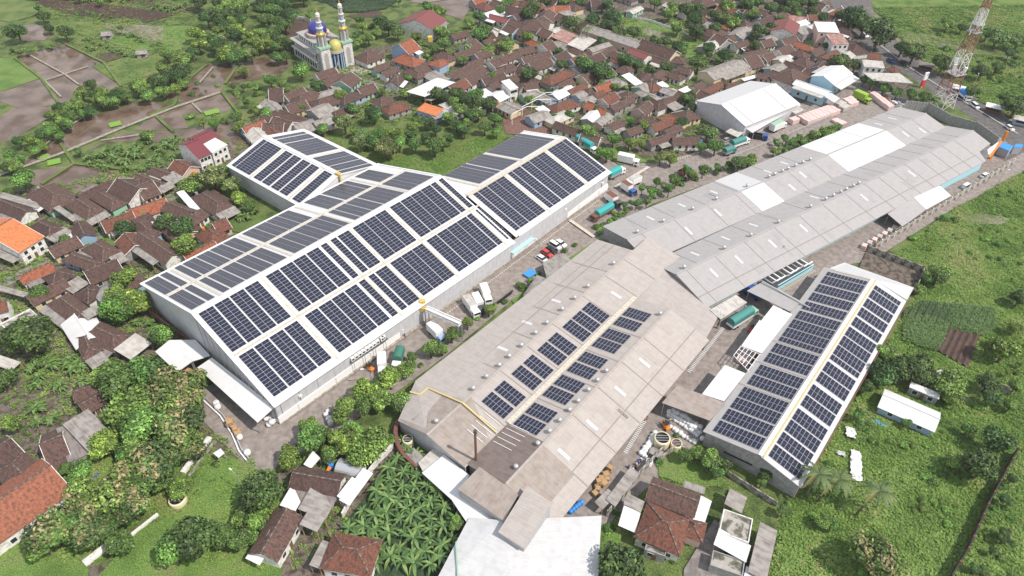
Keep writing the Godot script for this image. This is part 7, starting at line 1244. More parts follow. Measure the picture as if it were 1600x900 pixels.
# east, south, crown radius, kind
const TREES := """
-261.7 -390.5 5.6 d;-231.8 -399.1 4 d;-240.2 -331.7 5.8 d;-241.4 -357 3.7 d;-218.7 -334.8 4.6 d;-231.7 -343.3 2.8 d;-249.4 -368 2.9 w;-247.3 -404.7 3.6 d
-169.3 -378.7 5.1 d;-197.3 -346 2 w;-145.5 -279.1 3.1 l;-121.8 -298.6 2.9 l;-131.5 -290.4 1.6 s;-138.5 -286.8 1.5 w;-139.6 -281.3 1.9 s;-134.9 -285.2 0.9 s
-136.6 -299.9 1.2 s;-151.8 -355.5 5.4 d;-147.4 -386.7 5.4 d;-155.4 -366.1 4.6 m;-145.3 -369.2 3.8 d;-141.2 -359.4 3.9 d;-159.1 -379.7 4.3 d;-149 -371.1 5.7 m
-144.9 -377.9 4.1 m;-134.3 -371.2 3.9 d;-128.8 -357 4.3 d;-147.1 -360.7 5 d;-143.8 -355.5 3.7 m;-140 -388.8 4.4 d;-157.1 -355.8 4.7 d;-145.7 -349 3.7 d
-135.4 -380.3 4.5 d;-137.2 -342.2 4.6 l;-150.2 -323.1 4.3 l;-129.3 -311.2 4.5 m;-122.6 -313.2 4.3 o;-152.5 -308 4.3 m;-119.7 -326.1 5.4 l;-161.5 -313.2 3.5 m
-157.1 -296.7 3.8 l;-155.6 -335.8 4.9 l;-136.5 -326.9 3.5 o;-141.3 -331.6 4 o;-146.9 -342.3 4.1 l;-134.3 -313.3 5 l;-122.5 -338.2 4.7 m;-137.9 -337.1 4.2 d
-144.2 -328.2 4.3 m;-127.5 -318.5 3.9 m;-147.6 -295.7 4.2 d;-125.4 -329.3 3.8 l;-128.5 -335.7 4.6 l;-150.3 -315.1 3.5 d;-140 -321.8 4.5 d;-162.1 -281.3 3.9 m
-182 -273 3.7 l;-162.7 -272 2.8 m;-168.8 -266.5 3.4 m;-155.6 -285.4 3.8 d;-173.4 -269.1 2.9 m;-173.8 -274.6 3.2 m;-159.4 -278.3 3.3 m;-178.4 -273.2 2.7 d
-182.5 -282.3 3 d;-149.2 -276.2 3.7 m;-167.4 -272.2 3.2 d;-167.9 -276.9 2.9 m;-153.6 -287 3 d;-153.6 -293.6 3.6 d;-166 -267 3.2 m;-160.5 -284.3 2.9 l
-153.7 -271.8 3.3 m;-143.7 -286.3 2.9 m;-148.2 -290.2 4 d;-185 -260.2 3.2 d;-177.9 -253.9 3.3 m;-182 -260.8 2.5 l;-174.3 -256.7 2.3 m;-171.7 -258.1 3 d
-180.5 -251.8 2.5 l;-176.1 -262.7 2.8 l;-181.6 -246.3 2.9 m;-180.2 -263.2 3.4 m;-175.3 -247.2 3 m;-187 -255.6 2.3 m;-183.2 -256.5 2.8 l;-113.4 -288.6 2.1 s
-120.3 -283.2 2.2 s;-115.5 -278.1 1.7 s;-111.9 -282.2 2.2 s;-117.7 -290.5 1.5 s;-108.3 -266.7 2 l;-122.7 -285.1 1.7 d;-118.1 -285 1.7 d;-112 -270.2 1.9 d
-119 -280 1.5 s;-106 -251.2 2 s;-132.8 -260.7 2.2 s;-124.5 -252.4 2.1 l;-119 -250.5 2.4 l;-108.8 -251 2.3 l;-112 -255.7 2.8 m;-103.2 -253.6 2 m
-120.9 -256.3 2 m;-105.3 -261.6 2.4 l;-110.1 -247.2 2.3 l;-118.5 -258.1 1.9 s;-229.7 -391.1 2.4 b;-212.7 -396.8 2.6 m;-255.9 -392.6 1.9 s;-213.8 -393.4 2.2 b
-222.9 -390.2 2.8 b;-259.4 -391.2 2.5 m;-236.8 -385.6 2.6 m;-236.2 -388.3 2.2 b;-251.2 -394.3 2.7 b;-215.8 -390.4 2.5 b;-243.7 -392.2 2.3 s;-233 -389.4 2.6 b
-220.2 -397.3 2.5 b;-223.6 -395.8 2.5 b;-212 -396.2 2 b;-245.8 -390.2 2.2 m;-214.7 -395.5 2.2 m;-227.5 -392.9 2.3 b;-193.9 -383.6 2.2 b;-181.9 -382.8 2.4 b
-189.2 -382 2.4 b;-190.5 -379 1.9 b;-186.7 -381.7 1.9 b;-185.5 -376.6 2.1 b;-194.8 -378.9 2 b;-183.6 -379.5 2.1 b;-189.3 -395 1.9 s;-206 -391.5 1.8 s
-211.1 -397.2 2.1 b;-200.8 -393.2 1.7 b;-220.6 -394.2 1.6 s;-216.7 -395.9 2.3 b;-212.7 -393.2 1.5 s;-215.2 -390.1 1.7 s;-223.6 -371 1.7 s;-212.9 -367.1 1.5 s
-214.1 -363 1.3 b;-218.2 -369 1.6 b;-217.7 -365.7 1.5 s;-231.7 -371.2 1.7 s;-227.7 -373.2 1.7 s;-221.2 -368.4 1.5 s;-201.8 -331.5 1.8 b;-184.4 -319.4 1.6 b
-186.7 -322.3 1.7 b;-191.9 -324 1.7 b;-205.6 -333.8 1.4 b;-196.4 -329.1 1.8 b;-194.3 -326.2 1.2 b;-180.8 -319.2 1.7 b;-209.6 -337.1 1.7 b;-189.7 -324.6 1.6 b
-188.3 -321.3 1.3 b;-211.8 -337 1.8 b;-187.2 -338.3 1.6 b;-195.1 -344.4 1.6 b;-192.4 -342 1.5 b;-176.6 -332 1.7 b;-186.1 -340 1.8 b;-174.2 -334 1.8 b
-190.3 -342.8 2 b;-192.6 -345.6 1.5 b;-183.6 -336.5 1.8 b;-225.8 -323.6 1.5 o;-224.3 -326.8 1.8 s;-230.3 -323.8 1.3 s;-231.5 -316.4 1.8 o;-219.4 -327.4 1.4 o
-220.4 -325.4 1.6 o;-237.8 -320 1.6 s;-228.3 -317.4 1.8 o;-235.7 -324.4 1.6 s;-236.9 -319.9 1.8 o;-108.7 -369.2 2.7 m;-95.3 -296.8 4.6 m;-106.8 -288.3 3.8 m
-101.8 -286.8 2.6 m;-85.8 -284.3 3.5 d;-74.1 -276.5 3.4 l;-100.7 -258.8 3.2 m;-87.7 -266.6 2.1 m;-81.1 -361.5 3.1 m;-72.4 -337.1 3.6 m;-69.8 -358.2 4.2 d
-64.6 -350 4.8 d;-59.1 -343.4 4 m;-70 -346.4 3 m;-77.4 -333.2 2.9 m;-48.3 -381 3.6 m;-41.1 -376.1 3.5 m;-19.7 -367.3 3.9 m;-24.4 -360.7 3.1 m
-18 -342 5.5 m;-5.4 -331.3 4.3 m;-13.8 -326.7 3.5 m;-24.7 -316.1 2.8 m;-10 -298.5 2.7 m;-37.1 -345.5 4.4 m;-34.6 -330.7 3.9 m;-42.3 -320.2 2.1 m
-39.7 -326.9 3.2 m;-67.3 -250.1 4.9 o;-57.3 -259 4.2 d;-66.6 -263.6 3.3 m;-59.6 -243.5 3.4 o;-53.6 -245 3.1 m;-54.4 -328 2.1 l;-81.1 -348.9 2.5 s
-78.2 -352.9 3 l;-75 -361.6 2.2 s;-9 -379 3.6 m;-64.9 -390.3 2.6 w;-6.5 -388.2 3.6 m;-49.3 -339.8 3.6 l;-47.6 -280.9 2.8 m;-57.5 -282.5 2.2 m
-23.1 -330.6 2.9 m;-75.5 -248 2.6 m;-48.1 -296.7 2 l;-95.3 -395.4 3.1 w;-98 -281.8 1.9 l;-116.7 -361.6 4.9 d;-124.6 -351.8 5.5 m;-131.3 -380.5 5.7 d
-120.6 -397 4.3 m;-124.5 -385.9 5.5 d;-115.9 -349.2 4.8 d;-119.4 -346.5 4.1 m;-125.8 -366.8 5.2 m;-124.6 -376.1 5 d;-120.9 -352.4 4.3 m;-115.9 -388.1 4.7 m
-119.8 -339.8 4.2 d;-130.4 -394 5.6 d;-114 -328.8 4.5 d;-106.8 -314.5 3.5 d;-108.8 -331 3.5 m;-107.3 -327.1 3.1 d;-114.6 -325.4 3.4 m;-110.5 -312.2 3.6 m
-111.3 -329.6 3.2 m;-18.7 -261.5 3.2 d;-19.1 -254.8 2.7 m;-39.1 -256.6 2.7 m;-20 -248.5 2.6 d;-23.6 -254.1 2.7 d;-40 -244 2.5 d;-39.9 -249.4 3.4 l
-46 -245.9 3 l;-8.2 -257.8 3.4 m;-12.1 -251.4 3 m;-34.8 -243.6 2.4 d;-25.4 -242.3 2.6 d;-21.3 -251.9 2.3 l;-31.4 -249.6 2.5 d;-15.2 -262.4 3.2 m
-26.7 -259.3 3.3 m;-34.1 -254.6 2.7 d;-7.2 -248.7 2.4 m;-11.1 -268.8 4.2 d;-29.9 -276.6 3.3 d;-23 -266.5 3.2 m;-15.8 -269.1 4.3 d;-17 -278 4 m
-24.9 -278.3 4 d;-26.3 -272.1 3.4 m;-20.5 -272.1 4.1 d;-33.8 -277.4 4.1 d;-52.9 -249.3 1.9 s;-59.2 -248.7 1.9 s;-63.4 -247.3 2.2 l;-48.5 -246.6 2.1 l
-53.3 -252.6 2.1 s;-44.6 -247.1 2.4 s;-55.2 -244.2 2.6 m;-51.4 -246.8 1.7 s;39 -364.6 4.6 d;48.7 -363.8 6.5 d;45.8 -358.7 4.2 d;51.1 -348 4.1 d
58.4 -348.8 4.5 d;26.3 -359.1 5.3 d;8.1 -382 4.8 d;6.1 -370.7 4.7 d;67 -337.4 4.3 d;72.9 -339.8 3.6 d;78.1 -332.1 4.3 d;84.1 -313.1 5.1 m
93.4 -332.9 3.6 d;98.1 -323.6 4.2 d;91.9 -328.6 2.1 d;116.4 -336.5 3.3 d;121.3 -352.2 5.2 d;129.5 -357.8 4.5 d;31.1 -307.9 5.4 m;37.6 -300.9 5.3 d
42 -300.8 3.7 m;50.7 -313.6 4.8 d;55.9 -312.7 3.4 d;61.1 -308 3.1 d;68.8 -310.4 3.4 d;20.5 -326.7 2.8 d;21.1 -310.8 3.4 d;6.1 -298.8 4.6 d
37.9 -294.5 2 m;43.7 -289.8 2.6 l;48.1 -290.9 2 m;56 -278.6 2.5 d;73.5 -278.5 3.8 d;74.1 -273.4 2.5 d;99 -307.3 2.6 d;103.5 -313.4 2.1 d
75.8 -248.8 4.7 o;67.2 -258.7 3 d;76.9 -239.1 3.7 m;71.7 -239.9 2.6 m;29.4 -247.8 4.1 m;38.2 -243 3.7 m;44.2 -241.2 3.1 l;49.2 -241.2 2.3 l
22.4 -264.3 2.4 m;16.5 -263.5 1.8 m;6.3 -275.1 3.1 l;14.1 -284 2.2 d;19.8 -287.7 1.8 d;34.1 -269.9 2.2 m;51.5 -257.2 2.7 l;46.9 -261.1 2.1 l
82.4 -297.4 2 d;92.9 -337.3 2.5 d;5.5 -341.1 3.7 l;14 -356.4 2.3 d;41.8 -341.8 2.6 d;45.4 -345.3 1.8 d;89.3 -359.2 3 d;107 -369.9 4.7 d
114.4 -369.5 4.6 d;81.8 -357.1 4.5 m;103.4 -375.3 4.2 d;93.1 -370.1 4.5 d;125.1 -377.5 4.4 m;90 -382.3 4.7 d;111.1 -365.8 4.5 m;80.5 -376.6 4.1 m
97.6 -384.9 3.8 d;107.1 -370.3 4 d;90.5 -351.6 4.5 d;101 -357.2 3.9 d;84.8 -385.7 4.5 m;174.9 -368.5 7.3 d;171.9 -376.8 4.7 d;177.9 -343.8 9.1 d
177.1 -360.2 6.1 d;189.4 -328.4 6 d;187.2 -336.4 4.3 d;197.5 -315.9 5.5 d;204.8 -313.2 4.1 d;213.3 -311 4.1 d;200.1 -291.2 3.3 m;210 -275 5.6 d
150.3 -316.3 5.5 d;157.7 -316.9 3.5 d;140.1 -365.3 3.1 d;144.6 -342.7 2.6 d;162.5 -377.8 3.2 d;157.4 -382.5 2.4 d;152.2 -341.5 2.1 d;143.8 -318.7 2.1 m
224.9 -370.2 3.9 m;231.3 -367.3 3.1 d;239.5 -348.6 5.9 o;249.1 -346.9 5.5 o;239.2 -335.2 2.9 d;239.8 -358.3 3.8 m;159.1 -298.9 2.8 m;162.6 -293.5 3 m
166.8 -290.1 2.9 m;172.4 -288.3 2.9 m;176.1 -284.3 3.2 m;157.4 -303.3 2.4 d;124.1 -253.2 3.3 m;118.2 -250.7 2.9 m;129.8 -258.1 2.3 m;224.2 -317.3 3.5 m
238.8 -328.4 3.1 s;217.2 -293.7 3.2 s;181.7 -285.1 1.9 m;139.4 -374.4 3.1 m;149.8 -380.8 3.2 m;110.9 -248.8 1.7 m;115.6 -250.6 1.7 s;102.9 -244.5 1.7 m
108.9 -246.8 1.7 m;102.6 -247.4 1.5 m;106.4 -249.3 1.8 m;106.8 -247.7 1.3 m;110.2 -246 1.6 s;112.9 -251.3 1.6 m;220.1 -312.7 2.1 s;231.4 -315.8 1.8 s
215.1 -346.1 2.3 s;237.2 -331.3 1.7 s;235.7 -314 1.7 s;223.8 -309.7 1.5 s;219.8 -365.2 2.1 s;203 -383 2.2 s;244.8 -336.2 2.3 s;232.3 -306.4 1.5 s
224.3 -331.7 1.5 s;229.6 -295.1 2.3 s;226.2 -350 1.8 s;246.4 -326.6 1.6 s;232 -335.6 1.6 s;210.5 -369.1 2.1 s;227.4 -319.8 2.2 s;225.8 -362 1.9 s
-169.9 -205.1 4.6 m;-141.3 -240.2 2.8 m;-163 -229 1.7 m;-146.3 -210.5 1.6 m;-124.2 -179.4 3.8 d;-112.6 -183.2 3.8 d;-105.4 -180.7 4.3 d;-100.5 -169.9 5 l
-97.6 -170.6 2.3 d;-112.5 -206.1 3.9 m;-105.7 -208.7 5.4 o;-103.7 -214.9 3.2 m;-97.5 -204.3 4.1 o;-93.5 -198.9 3 l;-89.5 -191.9 2.4 b;-87.5 -194.6 2.2 b
-91.4 -191.1 2.1 b;-123.7 -190.3 1.9 m;-140.3 -185.4 1.4 m;-141.9 -175.7 1.8 m;-119.3 -194.4 1.2 w;-109.4 -206.1 3.1 m;-88.7 -194.7 2.5 m;-173.3 -201 2 m
-103.8 -208.1 3.6 m;-156.5 -223.1 1.8 b;-154.4 -232.2 2.3 b;-135.9 -220.5 2 b;-148.9 -226.7 2.4 b;-143.2 -236.7 2 b;-133.6 -236.5 2.4 b;-133.9 -232.4 2.5 b
-143.8 -225 2.5 b;-154.4 -229.6 2.2 b;-148.9 -220.4 2 b;-141.4 -220.3 2.5 b;-130.7 -239.9 1.9 b;-129.8 -236.2 1.9 b;-128.2 -228.8 2.1 b;-134.7 -225.6 2.1 b
-132.5 -222 2.1 b;-151.2 -229.5 1.9 b;-153.6 -224.4 1.8 b;-130.6 -223.5 2.4 b;-145.5 -234.5 2 b;-141.8 -229 2.2 b;-129.2 -240.9 2.3 b;-133.7 -229.2 2.1 b
-144.7 -229.9 2.5 b;-142.8 -239.5 2.5 b;-145.8 -224.4 2.3 b;-138.8 -229.8 1.9 b;-148.9 -229.9 1.9 b;-151 -235.6 2.2 b;-158.7 -226.7 2.3 b;-145.2 -238.8 2.2 b
-155.5 -228.4 2.3 b;-145.4 -236.6 2.1 b;-135.6 -240.9 2.1 b;-142.6 -232.3 2.4 b;-132.6 -226.3 1.9 b;-137.8 -236.2 2 b;-149.4 -232.7 2.3 b;-152.4 -221.6 1.8 b
-132.9 -242.4 2.4 b;-187.4 -233.9 2.7 d;-185 -223.4 2.8 m;-180.6 -238.8 3.2 d;-177.5 -227.5 2.6 m;-184.1 -235 2.5 l;-180.8 -222.6 2 m;-181.8 -215.9 2.6 d
-174.3 -238.7 2.3 m;-179.5 -234.4 2.1 m;-177.2 -231.7 2.1 l;-184.8 -233.8 2 s;-179.3 -216.6 2.8 m;-180.4 -248 3 s;-182.8 -236.5 2 m;-182.5 -220.6 2.5 m
-178.4 -240.7 3.4 m;-59 -236.6 3.9 o;-48 -231.5 4.7 o;-53.7 -237.3 3.4 m;-44 -237 3.4 m;-37.8 -236.7 3.4 m;-30.3 -234 4.2 m;-57.5 -238.4 1.7 s
-27.7 -238.4 2.8 m;38 -201.2 1.5 m;45.3 -210.8 2 w;48.4 -208.9 2.2 m;51.1 -214.8 2 w;53.8 -213.3 1.5 m;57.3 -216.2 2.7 m;64.1 -221.1 2.2 m
69.2 -222.7 2.6 w;63.3 -224.5 1.8 w;75.1 -227 1.7 m;83.3 -227.6 3.3 m;87.7 -230.6 2.8 m;81.5 -230.3 2.2 s;34.6 -199.2 1.2 s;28.2 -190.5 1.8 s
2.9 -159.3 2.2 s;5.9 -161.8 1.7 s;16.6 -177.4 1.4 s;20 -180.8 1.2 s;34.7 -232.7 3.1 l;32.6 -235.8 2.3 m;54.9 -231.4 3.1 o;58.4 -230.5 2.8 l
8 -165.9 1.2 s;41 -205.9 1.1 s;180.2 -206.5 1 s;159.4 -185.6 1.5 s;148 -177.6 0.9 s;170.3 -194.1 0.9 s;192.3 -229.9 1.2 s;168.9 -186.2 1 s
152.8 -178.6 1.3 s;164.1 -187.9 1.2 s;154.9 -167.1 0.9 s;147.3 -187.5 1.2 s;156 -177.4 1.4 s;147.1 -190.2 0.9 s;142.5 -193 1.4 s;170.6 -201.4 1 s
155.6 -174.2 1 s;140.9 -178.3 0.9 s;180 -216.9 1.3 s;139.5 -192.2 0.9 s;161.4 -175.5 1.1 s;174.4 -214.8 1.3 s;168 -205.5 1 s;158.7 -193 1.7 s
163.3 -192.2 0.9 s;134.8 -181.8 1.5 s;147.6 -180.7 1.3 s;179.7 -211.4 1.1 s;129.3 -164.7 4 m;122.1 -159.9 1.8 m;156.6 -188 1.9 s;149.3 -155.5 3 d
125.9 -164 2 m;132.7 -187.9 1.9 s;147.5 -199.3 2.2 s;151.1 -198.6 1.7 s;-112.6 -154.7 4.4 l;-112 -147.3 4.3 l;-105.9 -144.8 4.8 l;-108.8 -141.9 4.5 l
-112.6 -142.5 3 l;-135.7 -149.2 2.8 m;-125.5 -128.9 7.1 d;-131.5 -128.8 3.8 m;-93.6 -132.3 3.6 m;-92.8 -135.1 2.2 l;-129.9 -143 1.8 b;-126.1 -139.7 1.6 b
-131.9 -144.3 1.6 b;-96.8 -114.4 5.6 m;-102.3 -118 4.2 m;-91.9 -118.4 5.7 m;-82.3 -111.3 7 f;-77.9 -107.6 5.4 f;-91 -106.7 5.9 m;-127.3 -116.5 3.4 m
-79.3 -115.1 4.6 f;-90.3 -114.1 4.1 l;-105.6 -122.8 1.3 b;-103.1 -125 1.7 b;-101.3 -140.3 1.8 b;-104.9 -140.4 1.8 b;-116.7 -109.6 2.4 b;-85.4 -107.3 4.5 m
-120.6 -117 2.1 b;-116.4 -124.1 2.1 b;-121.6 -120 1.9 b;-124.5 -122.6 2.4 b;-114.8 -117.2 2.2 b;-114.2 -122.5 2.2 b;-111.8 -123.1 2.2 b;-116.4 -126.4 2 b
-109.9 -118.7 2 b;-125.2 -126.2 2.2 b;-113.8 -124.7 2.2 b;-120.2 -124.2 2.5 b;-122.5 -125.8 2.1 b;-36.1 -114.7 3.8 l;-40 -108.8 3.7 l;-41 -107 2.6 l
-36 -110.5 3.1 m;-32.2 -112.3 3.3 m;-30.6 -119 3.4 l;-27 -123.3 2.6 m;-26.2 -127.7 1.8 m;-27.4 -111.7 3.3 m;-21.5 -130.4 2.8 m;-16.2 -135.9 2.4 m
-12.3 -141.1 2.1 l;-6.5 -146.7 2.1 l;-34.2 -117.7 2.3 m;-47.9 -105.8 1.7 m;-23.9 -127.2 1 s;40.6 -105.7 0.9 s;96.2 -123.3 4.1 d;91.6 -120.6 2.2 d
101.7 -125.4 4.1 d;106 -126.1 4.5 d;107.3 -122.8 3.7 d;100.6 -131.3 3.5 m;111.6 -120.4 4.4 m;123.1 -121.7 3.1 d;121.4 -116.7 2.7 d;115.7 -102.7 4.1 d
132.3 -132.3 4.6 l;130.1 -134.8 2.7 l;112 -107.8 1.9 m;97.7 -109.6 1.4 m;112.2 -117.6 2.6 m;96.6 -128.9 2.3 d;130.9 -121.8 2.2 m;119.2 -116.4 1.8 s
86.2 -111.6 1.8 m;86.6 -110 1.8 s;141.8 -143.1 2.4 l;126.2 -115.4 2.2 m;112.7 -116.6 1.8 s;85.4 -115.2 1 w;78.8 -106.9 0.9 w;135.4 -128.5 1.3 s
132 -127.3 1.1 l;122.8 -120.1 1.5 s;136.9 -130.4 1 l;135.2 -139 1.8 s;128.4 -127.7 1.3 s;126.9 -123.4 1.7 s;134.2 -134.2 1.3 l;141.5 -143.5 1.6 l
127.7 -121.9 1.1 s;95.4 -103.9 1.3 s;89.3 -109.5 1.4 s;88.1 -107.9 0.9 s;88.1 -105.4 1.1 s;84.1 -105.9 1 s;92.1 -105.6 0.8 s;97.7 -104.2 1.1 s
83.2 -108.5 1.1 s;89.4 -104.5 0.9 s;101.1 -104 1.4 s;-76.2 -100.2 7.1 f;-82.7 -102.9 3.9 m;-78.7 -90.5 6.8 f;-86.4 -101.3 5.3 m;-93.1 -96.7 4 l
-88.3 -95 2.8 m;-118.2 -103.2 2.9 l;-114.4 -105.7 1.9 b;-111.5 -106.1 1.9 b;-95.6 -90.1 3 m;-100 -91.1 1.9 m;-88.7 -80.6 5.7 f;-83.8 -84.1 6.2 f
-80.5 -86.5 4.9 f;-80.1 -80.8 4.8 f;-86 -79.9 4.4 f;-89.4 -76.9 4.7 m;-93.8 -74.2 5.7 f;-85.9 -75.3 5.1 f;-91.8 -75.9 3.8 f;-95.1 -72.1 3.8 m
-72.2 -86.4 2.7 m;-63.8 -73.7 5.5 d;-67.9 -71.2 4 m;-59.4 -75.4 3 m;-56.7 -79.9 2.5 m;-79.2 -73 3.2 m;-55.2 -74.6 3 m;-76.9 -87.9 3.2 m
-73.3 -96 3.8 f;-85.6 -96.3 3.8 m;-68 -94.9 1.2 s;-84.2 -76.6 3.4 m;-96.8 -87.3 2 m;-53.2 -84.6 5.4 d;-51 -83 2.1 l;-53.3 -79.4 3.4 m
-45.9 -99.6 4.4 m;-50.4 -95.6 3.1 l;-50.9 -93.6 1.8 l;-38.3 -99.1 4.2 l;-32.6 -98.2 4.8 m;-34.3 -96.3 3.5 m;-41.4 -96.4 2.7 m;-28.4 -101.4 1.6 m
-10.9 -79.5 2.1 m;-53.6 -75.5 2.2 m;-30.2 -98.4 1.2 s;-48.5 -103.9 2.6 m;-43.4 -101 2.5 d;-37.1 -102.5 3 m;-48.7 -93.2 1 s;-38.3 -95.1 1 s
-56 -82.8 2.7 d;46.8 -96.4 3.1 m;44.2 -99 2 m;41.1 -98.2 1.9 m;50 -95.3 2 d;47.8 -93.6 2 m;22.1 -80.2 1.6 s;20.2 -78.2 0.9 s
23.2 -68.9 5.4 d;20.9 -69.1 2.5 m;27 -69.1 1.7 m;49 -88.6 1.1 w;32.6 -69.4 1.2 s;34.7 -73.3 0.7 s;23.8 -84.7 1 s;35.3 -97.8 1.2 s
37.5 -69.4 0.7 s;58.6 -93.4 2 d;57.6 -91.7 1.3 m;74.7 -72.3 5.5 f;74.3 -76.2 2.4 m;77.4 -70.3 2.6 m;73 -70 2 m;65.5 -75.6 1.1 s
107.8 -95.3 4.6 d;104.3 -98.3 2.3 m;91.8 -68 1.9 m;67.3 -72.2 1 s;68.2 -82.2 1.9 m;67.3 -84.8 1.3 s;70 -81.2 1.6 m;60.4 -84.5 1.6 m
62.9 -87.4 1 s;87.3 -92.7 1 s;75.6 -98.1 1.3 s;53.2 -69.5 1.5 s;91.6 -94 0.8 s;97.3 -69.8 1.2 s;62.4 -78.1 0.8 s;58.1 -74.5 0.8 s
108.8 -87.4 1.3 s;104.7 -75.8 1.4 s;99 -67.6 1.3 m;99.4 -70.6 1.5 s;104.1 -80 1.2 s;94.3 -68 1 s;98.2 -71.8 1.2 m;115.5 -94 1.4 d
111.6 -87.7 1 s;105.9 -78.9 1.4 d;111 -88.2 1.6 d;107.1 -80.5 1.3 d;111.2 -84.8 1.2 s;96.2 -67.4 1.3 d;102.4 -76.2 1.1 d;96.7 -72.3 1.3 m
108.6 -79.1 1 s;113.5 -93.4 1.7 s;103 -70.7 0.9 m;104.2 -81.5 1 s;95.9 -88.7 1.2 s;100.3 -87.9 0.8 s;92.7 -87.1 1.3 s;91 -86.2 1 s
90 -87.6 1 s;97.8 -87.1 1.2 s;93.4 -89 1 s;93.4 -85.1 0.9 s;97.9 -89.1 0.9 s;96.6 -83.3 1.3 s;104.5 -96.7 1.5 s;106.8 -95.4 1.1 s
99.4 -97.3 1.2 s;101.1 -95.2 1.3 s;97.8 -94.1 1.3 s;102.1 -97 1.1 s;98.4 -93.2 0.9 s;104.6 -95.4 0.9 s;96.8 -95.2 1.3 s;122.8 -254.2 1.8 m
122.1 -253.4 1.9 s;109 -247.1 1.8 s;125 -256.1 1.8 m;118.2 -249.7 1.3 m;113 -244.3 1.9 m;116.8 -247.5 1.4 m;119.7 -251.8 1.3 m;106.1 -241.5 1.7 m
128.7 -258.3 1.9 m;108.9 -243.4 1.8 m;104.2 -244.1 1.6 s;130 -257.8 1.4 m;132.6 -263.3 1.5 s;125.6 -253.4 2 m;99.5 -238.9 1.8 m;116.6 -250.5 1.6 m
101.5 -239.1 1.3 m;121 -252.9 1.5 m;113 -247 1.8 m;112.8 -249.6 1.5 s;114.5 -248.7 1.7 m;106 -244.6 1.4 s;112.4 -245.9 1.5 s;121.2 -252 1.4 s
104.2 -239.5 1.4 m;42.1 -201.5 1.8 m;78.3 -227.5 1.2 m;70.4 -226.2 1.6 s;44.1 -206.2 1.6 s;54.5 -209.7 2 w;61.8 -221 1.6 s;47.3 -205.9 1.2 m
60.6 -217.7 1.5 s;66.2 -222.1 1.1 m;48.2 -206.8 1.6 w;65.1 -224 1.2 s;51.3 -208.8 1.5 m;84.4 -230.6 1.5 m;89.9 -231.1 1.6 w;80.1 -229.4 1.4 m
76.4 -229 1.2 s;72.3 -225.4 1.2 w;39.5 -201 1.3 s;56.2 -213.1 1.4 m;74.9 -225.8 1.6 s;37.6 -198.6 1.4 s;58 -215.2 1.6 m;66.6 -221.4 1.6 s
45.8 -202.2 1.9 w;36.1 -197.8 1.3 s;28.4 -187.5 1.4 s;30 -190.6 1.2 s;30.5 -192.7 1.1 s;34.4 -195.5 1.3 s;32.8 -194.1 1.4 s;28.5 -189.9 1.2 s
31.4 -190.8 1 s;35 -198.3 1.1 s;29.5 -191.8 1 s;-207 -328.7 1.7 b;-202.6 -325.7 1.7 b;-180.6 -387.8 2.1 b;-223.3 -381.6 2.6 m;-250.2 -395.1 2.3 b
-246.9 -393.7 2.3 b;-259.3 -400.8 2.4 s;-4.8 -151 1.2 s;-18.4 -131.1 1.7 m;-14.1 -139.3 1.4 s;-9.8 -145.7 1.2 s;-2 -152.9 1.3 s;25.4 -392.5 4.4 m
-6.7 -406.2 4.4 d;-10.6 -414.1 3.8 m;5.8 -397.9 4.5 m;33.9 -391.4 3.7 d;126.4 -401.2 4.6 d;113.8 -388.3 4.6 m;75.2 -392.7 3.7 m;132.9 -397.6 4.2 d
57.8 -408.5 4.8 d;-3.4 -392.2 3.3 m;136.8 -386.7 4.2 d;71 -406.4 3.8 m;15 -393.3 3.7 d;85.2 -413.8 3.8 d;69 -413.6 4.9 d;48.7 -387.4 3.9 d
125.4 -391.7 4.6 m;155.1 -396.3 4.9 d;162.3 -398.7 4.3 d;148.1 -398.6 4.7 d;159.2 -385.1 3.7 d;150.9 -382.3 3.8 d;149.9 -391.3 4.1 m;144.3 -405.4 3.7 d
161.4 -406 3.5 d;142.4 -383.4 4.1 d
"""
const KIND := {"d": ["dark green leafy tree", "dark_tree"], "m": ["leafy green tree", "leafy_tree"], "l": ["light green tree", "light_tree"], "o": ["olive green feathery tree", "feathery_tree"], "f": ["mango tree with tan young leaves", "mango_tree"], "b": ["banana clump", "banana_clump"], "s": ["low green shrub", "shrub"], "w": ["slender young tree", "young_tree"]}

